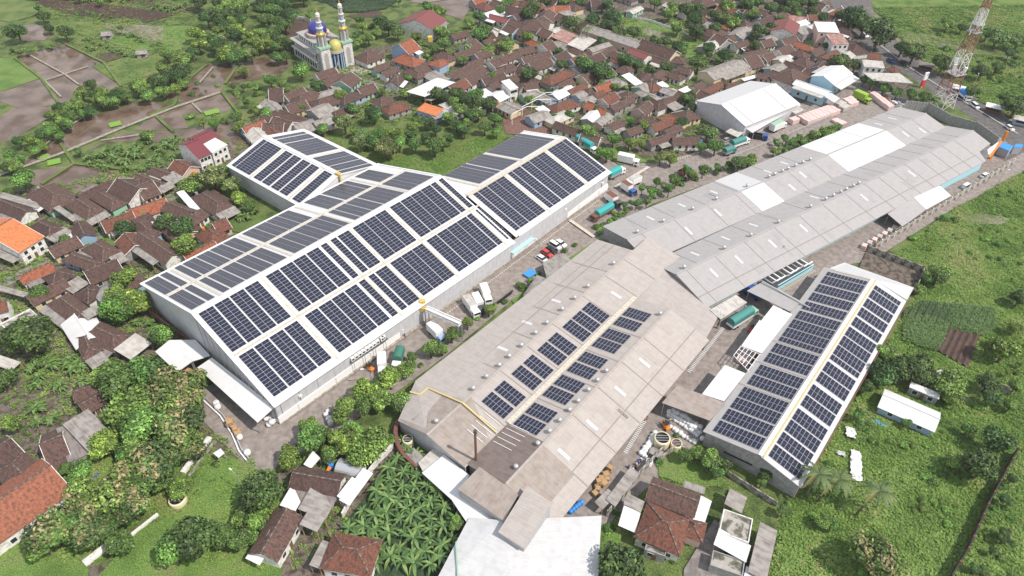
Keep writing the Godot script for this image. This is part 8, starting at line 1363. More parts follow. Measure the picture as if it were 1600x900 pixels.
func plants():
	var crowns := {}; var trunks := []
	for k in 4: trunks.append(trunk_mesh(40 + k))
	for k in ["d", "m", "l", "o", "f", "w", "s"]:
		crowns[k] = []
		for j in 5: crowns[k].append(crown_mesh(k, 100 + j * 17 + k.unicode_at(0)))
	for k in 3:
		var c: Color = [L(.085, .16, .034), L(.115, .20, .045), L(.16, .24, .07)][k]
		clump_leaves.append(leaf_strip(2.2, .62, .55 + k * .12, Color(c.r, c.g, c.b).srgb_to_linear()))
	var clumps := []
	for k in 4: clumps.append(banana_clump_mesh(60 + k))
	var rows := []
	for line in TREES.strip_edges().replace("\n", ";").split(";"):
		var f := line.split(" "); var rd := f[2].to_float()
		var size := "" if f[3] in ["b", "s"] else "small " if rd < 2.4 else "broad " if rd > 5 else ""
		rows.append([size + KIND[f[3]][0], Vector2(f[0].to_float(), f[1].to_float()), f[3], rd])
	var items := []
	for q in rows: items.append([q[0], q[1]])
	name_apart(items)
	for ti in rows.size():
		var t := [rows[ti][1].x, rows[ti][1].y]; var kind: String = rows[ti][2]; var w: Array = KIND[kind]; var rad: float = rows[ti][3]
		var label: String = items[ti][3]
		var cat: String = {"b": "banana plant", "s": "shrub"}.get(kind, "tree")
		var turn := rng.randf() * TAU
		if kind == "b":
			var o := put(w[1], clumps[rng.randi() % 4], M.blade, self, Transform3D(Basis(Vector3.UP, turn).scaled(Vector3.ONE * clampf(rad / 2.3, .6, 1.5)), Vector3(t[0], 0, t[1])))
			tag(o, label, cat, "banana clumps"); continue
		if kind == "s":
			var o := put(w[1], crowns.s[rng.randi() % 5], M.leaf, self, Transform3D(Basis(Vector3.UP, turn).scaled(Vector3(rad, rad * .9, rad)), Vector3(t[0], rad * .42, t[1])))
			tag(o, label, cat, "shrubs"); continue
		var hc: float = rad * (1.1 if kind == "w" else .86) + 1.2
		var r := thing(w[1], label, cat, Vector3(t[0], 0, t[1]), turn, w[0] + "s")
		var sq := rng.randf_range(.82, 1.05)
		put("crown", crowns[kind][rng.randi() % 5], M.leaf, r, Transform3D(Basis.from_scale(Vector3(rad, rad * sq, rad)), Vector3(0, hc, 0)))
		put("trunk", trunks[rng.randi() % 4], M.bark, r, Transform3D(Basis.from_scale(Vector3(rad, hc / 1.65, rad)), Vector3(0, hc, 0)))
	# banana grove, every plant with its own leaves
	var bl := []
	for k in 4:
		var c: Color = [L(.060, .125, .030), L(.080, .155, .038), L(.11, .19, .05), L(.17, .26, .07)][k]
		bl.append(leaf_strip(3.1, .62, .62 + k * .09, Color(c.r, c.g, c.b).srgb_to_linear()))
	var protos := []
	for k in 3: protos.append(banana_proto("broad-leaved banana plant in the grove beside the white hall", bl))
	var grove := PackedVector2Array([Vector2(-25.3, -102.0), Vector2(-17.1, -93.8), Vector2(-10.0, -80.2), Vector2(-13.8, -70.0), Vector2(-29.1, -70.3), Vector2(-34.7, -79.3), Vector2(-29.9, -89.0)]); var lo := grove[0]; var hi := grove[0]; var spots := []
	for p in grove: lo = lo.min(p); hi = hi.max(p)
	var tries := 0
	while spots.size() < 62 and tries < 4000:
		tries += 1
		var p := Vector2(rng.randf_range(lo.x, hi.x), rng.randf_range(lo.y, hi.y))
		if not Geometry2D.is_point_in_polygon(p, grove): continue
		var ok := true
		for q in spots:
			if p.distance_to(q) < 2.35: ok = false; break
		if ok: spots.append(p)
	for i in spots.size():
		var o: Node3D = protos[i] if i < 3 else dup(protos[i % 3])
		o.position = Vector3(spots[i].x, .1, spots[i].y); o.rotation.y = rng.randf() * TAU; o.scale = Vector3.ONE * rng.randf_range(.75, 1.2)
	palm("coconut palm leaning at the near corner of the right solar warehouse", Vector3(66.87, 0, -89.02), 8.5, Vector3(1.2, 0, -1.0))
	palm("coconut palm between the leaning palm and the meadow palm", Vector3(69.86, 0, -88.45), 8.0, Vector3(2.6, 0, -.6))
	palm("coconut palm standing alone in the meadow above the blossoming tree", Vector3(77.2, 0, -85.04), 8.5, Vector3(2.8, 0, -1.0))
	palm("tall coconut palm in front of the long grey school roof", Vector3(34.48, 0, -342.65), 9.0, Vector3(-.3, 0, .2))

# ------------------------------------------------------------------ vehicles
func wheel_mesh() -> ArrayMesh:
	var st := ST(); tube(st, Vector3(0, 0, -.16), Vector3(0, 0, .16), .46, .46, 12); tube(st, Vector3(0, 0, .16), Vector3(0, 0, -.16), .44, .44, 12); st.generate_normals(); return st.commit()
var wheel: ArrayMesh

func cham_box(st: SurfaceTool, c: Vector3, s: Vector3, ch: float):
	# box whose top edges are chamfered
	var x := s.x * .5; var y := s.y * .5; var z := s.z * .5
	var lo := [Vector3(-x, -y, -z), Vector3(x, -y, -z), Vector3(x, -y, z), Vector3(-x, -y, z)]
	var md := []; var hi := []
	for p in lo: md.append(p + Vector3(0, s.y - ch, 0)); hi.append(Vector3(p.x - signf(p.x) * ch, y, p.z - signf(p.z) * ch))
	for i in 4:
		var j := (i + 1) % 4; quad(st, c + lo[i], c + lo[j], c + md[j], c + md[i]); quad(st, c + md[i], c + md[j], c + hi[j], c + hi[i])
	quad(st, c + hi[0], c + hi[1], c + hi[2], c + hi[3]); quad(st, c + lo[0], c + lo[1], c + lo[2], c + lo[3])

func truck(label: String, rear: Vector3, front: Vector3, cab: String, cargo: String, style := "box", top := "", width := 2.4, hgt := 2.5):
	var d := front - rear; var ln := clampf(d.length(), 5.5, 13.0); var yaw := atan2(-d.z, d.x)
	var r := thing("cargo_truck", label, "truck", (rear + front) * .5, yaw, "trucks around the factory")
	var h := ln * .5; var st := ST(); var cl := 1.9; var box_l := ln - cl - .25; var bx := -h + box_l * .5
	box(st, Vector3(0, .75, 0), Vector3(ln - .3, .3, width * .45)); done(st, "chassis", M.dark_steel, r)
	st = ST(); cham_box(st, Vector3(h - cl * .5, 1.5, 0), Vector3(cl, 2.0, width - .1), .22); var cb := done(st, "cab", M[cab], r)
	st = ST(); box(st, Vector3(h + .01, 1.85, 0), Vector3(.06, .75, width - .5)); done(st, "windscreen", M.glass, cb)
	for s in [1.0, -1.0]:
		st = ST(); box(st, Vector3(h - .8, 1.85, s * (width * .5 - .04)), Vector3(.8, .65, .05)); done(st, "side_window", M.glass, cb)
		st = ST(); box(st, Vector3(h + .02, .85, s * (width * .5 - .4)), Vector3(.06, .2, .35)); done(st, "headlight", M.skylight, cb)
	if style == "box":
		st = ST(); cham_box(st, Vector3(bx, 1.0 + hgt * .5, 0), Vector3(box_l, hgt, width), .08); done(st, "cargo_box", M[cargo], r)
		if top: st = ST(); box(st, Vector3(bx, 1.03 + hgt, 0), Vector3(box_l - .12, .06, width - .12)); done(st, "box_roof", M[top], r)
		for k in 5: st = ST(); box(st, Vector3(bx - box_l * .4 + k * box_l * .2, 1.0 + hgt * .5, 0), Vector3(.06, hgt - .3, width + .05)); done(st, "box_rib", M[cargo], r)
	elif style == "tarp":
		st = ST(); box(st, Vector3(bx, 1.45, 0), Vector3(box_l, .9, width)); done(st, "side_boards", M[top if top else "steel"], r)
		st = ST(); var n := 8
		for k in n:
			var a0 := PI * k / n; var a1 := PI * (k + 1) / n; var w := width * .5 + .04
			var p0 := Vector3(0, 1.9 + sin(a0) * (hgt - 1.0) * .5 + (hgt - 1.0) * .5 * minf(1, sin(a0) * 3), cos(a0) * w); var p1 := Vector3(0, 1.9 + sin(a1) * (hgt - 1.0) * .5 + (hgt - 1.0) * .5 * minf(1, sin(a1) * 3), cos(a1) * w)
			var xa := Vector3(bx - box_l * .5, 0, 0); var xb := Vector3(bx + box_l * .5, 0, 0)
			quad(st, xa + p0, xb + p0, xb + p1, xa + p1); tri(st, xa + Vector3(0, 1.9, 0), xa + p0, xa + p1); tri(st, xb + Vector3(0, 1.9, 0), xb + p0, xb + p1)
		done(st, "tarpaulin", M[cargo], r)
	else:
		st = ST(); box(st, Vector3(bx, 1.1, 0), Vector3(box_l, .2, width))
		for s in [1.0, -1.0]: box(st, Vector3(bx, 1.6, s * (width * .5 - .05)), Vector3(box_l, .9, .1)); box(st, Vector3(bx + s * (box_l * .5 - .05), 1.6, 0), Vector3(.1, .9, width - .2))
		done(st, "open_bed", M[cargo], r)
	for x in ([h - 1.0, -h + 1.2, -h + 2.4] if ln > 8 else [h - 1.0, -h + 1.4]):
		for s in [1.0, -1.0]: put("wheel", wheel, M.rubber, r, Transform3D(Basis(), Vector3(x, .46, s * (width * .5 - .2))))

func car(label: String, p: Vector3, toward: Vector3, m: String, van := false):
	var d := toward - p; var r := thing("parked_car", label, "van" if van else "car", p, atan2(-d.z, d.x), "cars and vans")
	var st := ST(); cham_box(st, Vector3(0, .68, 0), Vector3(4.3, .75, 1.75), .16); done(st, "body", M[m], r)
	var a := [Vector3(-1.95, 1.0, .82), Vector3(1.2, 1.0, .82), Vector3(.55 if not van else .9, 1.55 if not van else 1.85, .66), Vector3(-1.35 if not van else -2.0, 1.55 if not van else 1.85, .66)]
	st = ST(); var f := func(v: Vector3) -> Vector3: return Vector3(v.x, v.y, -v.z)
	fan(st, [a[3], a[2], f.call(a[2]), f.call(a[3])]); done(st, "cabin_roof", M[m], r)
	st = ST(); fan(st, a); fan(st, [f.call(a[0]), f.call(a[1]), f.call(a[2]), f.call(a[3])]); done(st, "side_glass", M.glass, r)
	st = ST(); fan(st, [a[1], f.call(a[1]), f.call(a[2]), a[2]]); done(st, "windscreen", M.glass, r)
	st = ST(); fan(st, [a[0], f.call(a[0]), f.call(a[3]), a[3]]); done(st, "rear_window", M.glass if not van else M[m], r)
	for x in [-1.3, 1.35]:
		for s in [1.0, -1.0]: put("wheel", wheel, M.rubber, r, Transform3D(Basis.from_scale(Vector3(.7, .7, .7)), Vector3(x, .32, s * .78)))
		st = ST()
	for s in [1.0, -1.0]: st = ST(); box(st, Vector3(2.15, .75, s * .6), Vector3(.06, .16, .35)); done(st, "headlight", M.skylight, r)

func vehicles():
	wheel = wheel_mesh()
	truck("white box truck with printed sides turning by the lawn verge", Vector3(39.2, 0, -233.65), Vector3(46.81, 0, -230.58), "white_car", "white_paint", "box", "", 2.5, 2.8)
	truck("teal tarpaulin truck at the far corner of the solar warehouse", Vector3(34.6, 0, -220.74), Vector3(40.41, 0, -225.82), "white_car", "teal", "tarp", "steel", 2.5, 2.9)
	truck("teal tarpaulin truck with white cab behind the far solar gable", Vector3(24.65, 0, -247.32), Vector3(31.16, 0, -238.7), "white_car", "teal", "tarp", "steel", 2.5, 2.9)
	truck("rust-topped white truck with blue cab beside the roadside trees", Vector3(39.04, 0, -215.02), Vector3(42.72, 0, -209.92), "blue_paint", "white_paint", "box", "rusty", 2.4, 2.4)
	truck("long white flatbed truck beside the blue-cabbed truck", Vector3(45.69, 0, -219.47), Vector3(40.48, 0, -215.39), "white_car", "white_paint", "box", "sheetlight", 2.4, 2.0)
	truck("rust-topped truck with dark cab next to the teal open truck", Vector3(32.94, 0, -207.83), Vector3(36.58, 0, -202.55), "dark_steel", "white_paint", "box", "rusty", 2.4, 2.3)
	truck("open truck with a teal tarpaulin load and rusty cab", Vector3(33.74, 0, -201.09), Vector3(26.66, 0, -194.15), "rusty", "teal", "tarp", "rusty", 2.4, 2.6)
	truck("farthest of three white trucks parked beside the motorcycles", Vector3(-8.66, 0, -157.98), Vector3(-6.66, 0, -151.43), "white_car", "white_paint", "box", "", 2.3, 2.3)
	truck("middle of three white trucks, with a dark cab", Vector3(-10.85, 0, -153.77), Vector3(-8.28, 0, -147.4), "dark_steel", "white_paint", "box", "", 2.2, 2.2)
	truck("nearest of three white trucks, with a pale cab", Vector3(-13.45, 0, -152.45), Vector3(-9.72, 0, -145.84), "white_car", "white_paint", "box", "sheetlight", 2.4, 2.3)
	truck("white box truck with a blue-grey cab below the pipe bridge", Vector3(-22.76, 0, -140.75), Vector3(-18.31, 0, -135.4), "bl", "white_paint", "box", "", 2.4, 2.5)
	truck("small white box truck beside the orange forklift", Vector3(-34.49, 0, -129.16), Vector3(-33.38, 0, -122.79), "white_car", "white_paint", "box", "", 2.3, 2.3)
	truck("dark green tarpaulin truck half hidden by the yard trees", Vector3(-29.7, 0, -131.14), Vector3(-30.25, 0, -124.94), "white_car", "green_tarp", "tarp", "steel", 2.4, 2.9)
	truck("long dark teal covered lorry in the lane below the grey halls", Vector3(61.89, 0, -143.57), Vector3(70.64, 0, -150.31), "mint", "teal_dark", "tarp", "white_paint", 2.6, 3.1)
	truck("blue truck in the shade under the grey cross canopy", Vector3(70.42, 0, -159.44), Vector3(73.64, 0, -156.43), "blue_paint", "blue_paint", "box", "", 2.4, 2.4)
	truck("dark blue flatbed truck beside the pale grey warehouse porch", Vector3(94.03, 0, -254.39), Vector3(100.85, 0, -252.03), "blue_paint", "black", "open", "", 2.5)
	truck("teal covered truck at the village end of the truck yard", Vector3(84.81, 0, -244.99), Vector3(92.32, 0, -249.77), "white_car", "teal_dark", "tarp", "white_paint", 2.5, 2.7)
	truck("white truck with a green-grey top along the pale grey warehouse", Vector3(103.89, 0, -258.26), Vector3(110.63, 0, -263.45), "white_car", "white_paint", "box", "mint", 2.5, 2.7)
	truck("silver trailer truck parked against the pale grey warehouse wall", Vector3(101.72, 0, -262.71), Vector3(108.09, 0, -267.47), "silver", "silver", "box", "", 2.5, 2.5)
	truck("lime green truck between the pink stacks", Vector3(149.26, 0, -291.59), Vector3(153.83, 0, -285.09), "lime", "lime", "box", "", 2.6, 2.9)
	truck("blue-topped truck driving on the main road past the mast", Vector3(198.35, 0, -295.9), Vector3(198.88, 0, -289.41), "white_car", "bright_blue", "tarp", "white_paint", 2.5, 2.6)
	truck("green truck by the hedge of the inner road", Vector3(80.7, 0, -239.23), Vector3(85.45, 0, -242.48), "teal_dark", "teal_dark", "tarp", "steel", 2.4, 2.4)
	truck("orange-loaded truck behind the slender roadside trees", Vector3(61.3, 0, -224.17), Vector3(64.98, 0, -227.17), "blue_paint", "rusty", "open", "", 2.3)
	car("white car nearest the blue tarpaulin on the inner road", Vector3(9.27, 0, -172.99), Vector3(11.19, 0, -171.01), "white_car"); car("small red car between white and dark cars", Vector3(10.83, 0, -175.86), Vector3(12.76, 0, -173.85), "red_paint")
	car("dark car between the red car and two white cars", Vector3(12.34, 0, -177.46), Vector3(14.47, 0, -175.42), "black"); car("white van beside the dark car on the inner road", Vector3(13.7, 0, -179.76), Vector3(15.84, 0, -177.68), "white_car", true); car("white car farthest up the row on the inner road", Vector3(15.44, 0, -181.05), Vector3(17.58, 0, -178.96), "white_car")
	car("white pickup parked by the meadow wall", Vector3(165.23, 0, -219.94), Vector3(168.15, 0, -222.04), "white_car", true); car("white car nearest the gate along the meadow wall", Vector3(175.73, 0, -227.63), Vector3(178.78, 0, -229.83), "white_car")
	car("white car passing the shade tree on the main road", Vector3(179.92, 0, -362.16), Vector3(180.88, 0, -355.17), "white_car"); car("dark car in the middle of the main road", Vector3(186.22, 0, -328.29), Vector3(187.02, 0, -322.24), "black"); car("white saloon car on the main road near the right edge", Vector3(204.49, 0, -265.19), Vector3(205.23, 0, -260.69), "white_car")
	car("white van on the main road just past the mast", Vector3(199.46, 0, -284.35), Vector3(200.06, 0, -280.02), "white_car", true); car("dark car parked by the station houses", Vector3(181.09, 0, -330.83), Vector3(181.98, 0, -326.22), "blue_paint"); car("red car at the top of the main road", Vector3(171.05, 0, -388.58), Vector3(172.81, 0, -384.61), "red_paint"); car("black car at the top of the main road beside the red one", Vector3(171.45, 0, -384.68), Vector3(172.87, 0, -379.84), "black")
	car("black car parked at the top left by the white wall", Vector3(-192.46, 0, -411.41), Vector3(-189.12, 0, -410.2), "black"); car("white van half hidden by leaves at the top of the road", Vector3(181.91, 0, -369.19), Vector3(183.2, 0, -364.64), "white_car", true)
	car("silver car beside the school lane houses", Vector3(84.37, 0, -250.6), Vector3(86.89, 0, -252.58), "silver"); car("dark car beside the orange-roofed white house", Vector3(-147.76, 0, -174.93), Vector3(-147.25, 0, -176.85), "black")
	# motorcycles parked beside the three trucks
	var st := ST(); tube(st, Vector3(-.6, .3, -.06), Vector3(-.6, .3, .06), .3, .3, 10); tube(st, Vector3(.6, .3, -.06), Vector3(.6, .3, .06), .3, .3, 10); done(st, "wheels", M.rubber, null_root()); var bike := moto
	st = ST(); box(st, Vector3(0, .55, 0), Vector3(.9, .28, .2)); box(st, Vector3(-.25, .78, 0), Vector3(.7, .12, .26)); bar(st, Vector3(.6, .3, 0), Vector3(.42, 1.0, 0), .08); bar(st, Vector3(.42, 1.0, -.32), Vector3(.42, 1.0, .32), .05); done(st, "body", M.black, bike)
	var a := Vector3(-6.09, 0, -150.04); var b := Vector3(-0.03, 0, -157.15)
	for k in 16:
		var o: Node3D = bike if k == 0 else dup(bike)
		o.position = a.lerp(b, k / 15.0); o.rotation.y = 1.2 + rng.randf_range(-.1, .1)
	# forklifts
	for q in [[Vector3(-37.11, 0, -125.57), "orange forklift loading beside the small white truck", 2.4, "orange_paint"], [Vector3(68.07, 0, -142.87), "small red and blue forklift beside the white tarpaulin roof", .8, "red_paint"], [Vector3(38.52, 0, -108.29), "orange forklift in front of the white bulk bags", 2.0, "orange_paint"]]:
		var f := thing("forklift", q[1], "forklift", q[0], q[2])
		st = ST(); cham_box(st, Vector3(-.2, .75, 0), Vector3(2.0, .9, 1.2), .15); done(st, "body", M[q[3]], f)
		st = ST(); for s in [1.0, -1.0]: bar(st, Vector3(.9, .2, s * .35), Vector3(.9, 2.4, s * .35), .12); bar(st, Vector3(1.0, .15, s * .35), Vector3(2.1, .15, s * .35), .12, .06)
		done(st, "mast", M.dark_steel, f)
		st = ST(); box(st, Vector3(-.1, 2.1, 0), Vector3(1.3, .1, 1.1)); for s in [[-.7, .5], [.5, .5], [-.7, -.5], [.5, -.5]]: bar(st, Vector3(s[0], 1.1, s[1]), Vector3(s[0] * .9, 2.1, s[1]), .08)
		done(st, "overhead_guard", M.black, f)
		for x in [-.8, .6]:
			for s in [1.0, -1.0]: put("wheel", wheel, M.rubber, f, Transform3D(Basis.from_scale(Vector3(.65, .65, .8)), Vector3(x, .3, s * .55)))

var moto: Node3D
func null_root() -> Node3D:
	moto = thing("motorcycle", "dark motorcycle in the packed row between white trucks and beige factory", "motorcycle", Vector3.ZERO, 0, "row of parked motorcycles")
	return moto

# ------------------------------------------------------------------ things lying about the yards
func person(label: String, p: Vector3, yaw: float, shirt: String, trousers: String):
	# one continuous body: a tapered skin round a walking skeleton, meshed from a distance field
	var bones := [[Vector3(0, .95, 0), Vector3(0, 1.42, 0), .16, .19], [Vector3(0, 1.42, 0), Vector3(0, 1.56, 0), .07, .065], [Vector3(0, 1.64, .02), Vector3(0, 1.70, .02), .10, .105],
		[Vector3(-.09, .95, 0), Vector3(-.11, .50, .10), .10, .075], [Vector3(-.11, .50, .10), Vector3(-.11, .07, .02), .07, .05], [Vector3(-.11, .05, .02), Vector3(-.11, .05, .18), .05, .045],
		[Vector3(.09, .95, 0), Vector3(.11, .50, -.05), .10, .075], [Vector3(.11, .50, -.05), Vector3(.11, .08, -.20), .07, .05], [Vector3(.11, .06, -.20), Vector3(.11, .04, -.05), .05, .045],
		[Vector3(-.19, 1.38, 0), Vector3(-.27, 1.10, -.05), .065, .05], [Vector3(-.27, 1.10, -.05), Vector3(-.26, .84, .08), .048, .04], [Vector3(.19, 1.38, 0), Vector3(.27, 1.10, .03), .065, .05], [Vector3(.27, 1.10, .03), Vector3(.26, .86, .18), .048, .04]]
	var h := .035; var nx := 22; var ny := 54; var nz := 20; var o := Vector3(-.385, -.02, -.35); var g := PackedFloat32Array(); g.resize(nx * ny * nz)
	for y in ny:
		for z in nz:
			for x in nx:
				var q := o + Vector3(x, y, z) * h; var e := 0.0
				for b in bones:
					var a: Vector3 = b[0]; var d: Vector3 = b[1] - a; var t := clampf((q - a).dot(d) / d.length_squared(), 0, 1)
					e += exp(-(q.distance_to(a + d * t) - lerpf(b[2], b[3], t)) * 45.0)
				g[(y * nz + z) * nx + x] = -log(maxf(e, 1e-30)) / 45.0
	var idx := {}; var vs := []
	for y in ny - 1:
		for z in nz - 1:
			for x in nx - 1:
				var s := Vector3.ZERO; var c := 0
				for ed in [[0, 1], [2, 3], [4, 5], [6, 7], [0, 2], [1, 3], [4, 6], [5, 7], [0, 4], [1, 5], [2, 6], [3, 7]]:
					var pa := Vector3(ed[0] & 1, ed[0] >> 1 & 1, ed[0] >> 2); var pb := Vector3(ed[1] & 1, ed[1] >> 1 & 1, ed[1] >> 2)
					var va := g[((y + int(pa.y)) * nz + z + int(pa.z)) * nx + x + int(pa.x)]; var vb := g[((y + int(pb.y)) * nz + z + int(pb.z)) * nx + x + int(pb.x)]
					if (va < 0) != (vb < 0): s += pa.lerp(pb, va / (va - vb)); c += 1
				if c: idx[Vector3i(x, y, z)] = vs.size(); vs.append(o + (Vector3(x, y, z) + s / c) * h)
	var parts := {"legs": ST(), "torso": ST(), "head": ST()}
	for y in range(1, ny - 1):
		for z in range(1, nz - 1):
			for x in range(1, nx - 1):
				var v0 := g[(y * nz + z) * nx + x]
				for ax in 3:
					var st3: Vector3i = [Vector3i(1, 0, 0), Vector3i(0, 1, 0), Vector3i(0, 0, 1)][ax]
					var v1 := g[((y + st3.y) * nz + z + st3.z) * nx + x + st3.x]
					if (v0 < 0) == (v1 < 0): continue
					var u: Vector3i = [Vector3i(0, 1, 0), Vector3i(0, 0, 1), Vector3i(1, 0, 0)][ax]; var w: Vector3i = [Vector3i(0, 0, 1), Vector3i(1, 0, 0), Vector3i(0, 1, 0)][ax]; var k := Vector3i(x, y, z)
					var qd := []
					for kk in [k, k - u, k - u - w, k - w]:
						if idx.has(kk): qd.append(vs[idx[kk]])
					if qd.size() < 4: continue
					var yy: float = qd[0].y; var part: SurfaceTool = parts.legs if yy < .92 and absf(qd[0].x) < .2 else parts.torso if yy < 1.5 else parts.head
					fan(part, qd)
	var r := thing("person", label, "person", p, yaw)
	var st := SurfaceTool.new(); var m := ArrayMesh.new()
	for k in [["legs", trousers], ["torso", shirt], ["head", "skin"]]:
		parts[k[0]].generate_normals(); parts[k[0]].commit(m); m.surface_set_material(m.get_surface_count() - 1, M[k[1]])
	put("body", m, null, r)
	st = ST(); lathe(st, Vector3(0, 1.70, .01), [Vector2(.01, .13), Vector2(.09, .10), Vector2(.118, .02)], 10); done(st, "hair", M.black, r)

func bags(label: String, pts: Array, group: String, sz := 1.0):
	var m := smooth_lathe([Vector2(.05, 1.0), Vector2(.22, .98), Vector2(.5, .86), Vector2(.58, .5), Vector2(.52, .08), Vector2(.3, 0)], 9)
	for p in pts:
		var s := rng.randf_range(.85, 1.12) * sz
		tag(put("bulk_bag", m, M.bag, self, Transform3D(Basis(Vector3.UP, rng.randf() * 6).scaled(Vector3(s, s * rng.randf_range(.85, 1.1), s)), p)), label, "bulk bag", group)

func grid_pts(a: Vector3, b: Vector3, c: Vector3, n: int, m: int, jit := .12, y := 0.0) -> Array:
	var out := []
	for i in n:
		for j in m: out.append(a + (b - a) * (float(i) / maxi(n - 1, 1)) + (c - a) * (float(j) / maxi(m - 1, 1)) + Vector3(rng.randf_range(-jit, jit), y, rng.randf_range(-jit, jit)))
	return out

func stacks(label: String, group: String, a: Vector3, b: Vector3, c: Vector3, n: int, m: int, hgt: float, mt: String):
	# a block of wrapped pallet loads, n along a->b and m along a->c, each its own thing
	var x := (b - a) / n; var z := (c - a) / m; var st := ST(); cham_box(st, Vector3(0, hgt * .5 + .1, 0), Vector3(x.length() * .95, hgt - .2, z.length() * .95), .12); st.generate_normals(); var mesh := st.commit()
	for i in n:
		for j in m:
			var p := a + x * (i + .5) + z * (j + .5)
			tag(put("pallet_load", mesh, M[mt], self, Transform3D(Basis(Vector3.UP, atan2(-x.z, x.x)).scaled(Vector3(1, rng.randf_range(.94, 1.05), 1)), p)), label, "pallet load", group)

func tub(label: String, p: Vector3, r: float, h: float, m: String, inner: String):
	var t := thing("round_tank", label, "tank", p)
	put("shell", smooth_lathe([Vector2(r * .82, h), Vector2(r * .95, h), Vector2(r, h * .8), Vector2(r, 0)], 24), M[m], t)
	put("top", smooth_lathe([Vector2(.02, h * .72), Vector2(r * .84, h * .72), Vector2(r * .84, h)], 20), M[inner], t)
	for k in 3: var st := ST(); bar(st, Vector3(-r * .8, h * .95, (k - 1) * r * .35), Vector3(r * .8, h * .95, (k - 1) * r * .35), .12); done(st, "slat", M.steel, t)

func crates(label: String, group: String, pts: Array, s: float):
	var st := ST(); 
	for k in 3: box(st, Vector3(0, .12 + k * .34, -.46), Vector3(1.1, .26, .05)); box(st, Vector3(0, .12 + k * .34, .46), Vector3(1.1, .26, .05)); box(st, Vector3(-.53, .12 + k * .34, 0), Vector3(.05, .26, .86)); box(st, Vector3(.53, .12 + k * .34, 0), Vector3(.05, .26, .86))
	box(st, Vector3(0, .85, 0), Vector3(1.0, .06, .84)); st.generate_normals(); var m := st.commit()
	for p in pts: tag(put("wooden_crate", m, M.timber, self, Transform3D(Basis(Vector3.UP, rng.randf() * 3).scaled(Vector3.ONE * s * rng.randf_range(.8, 1.15)), p)), label, "crate", group)

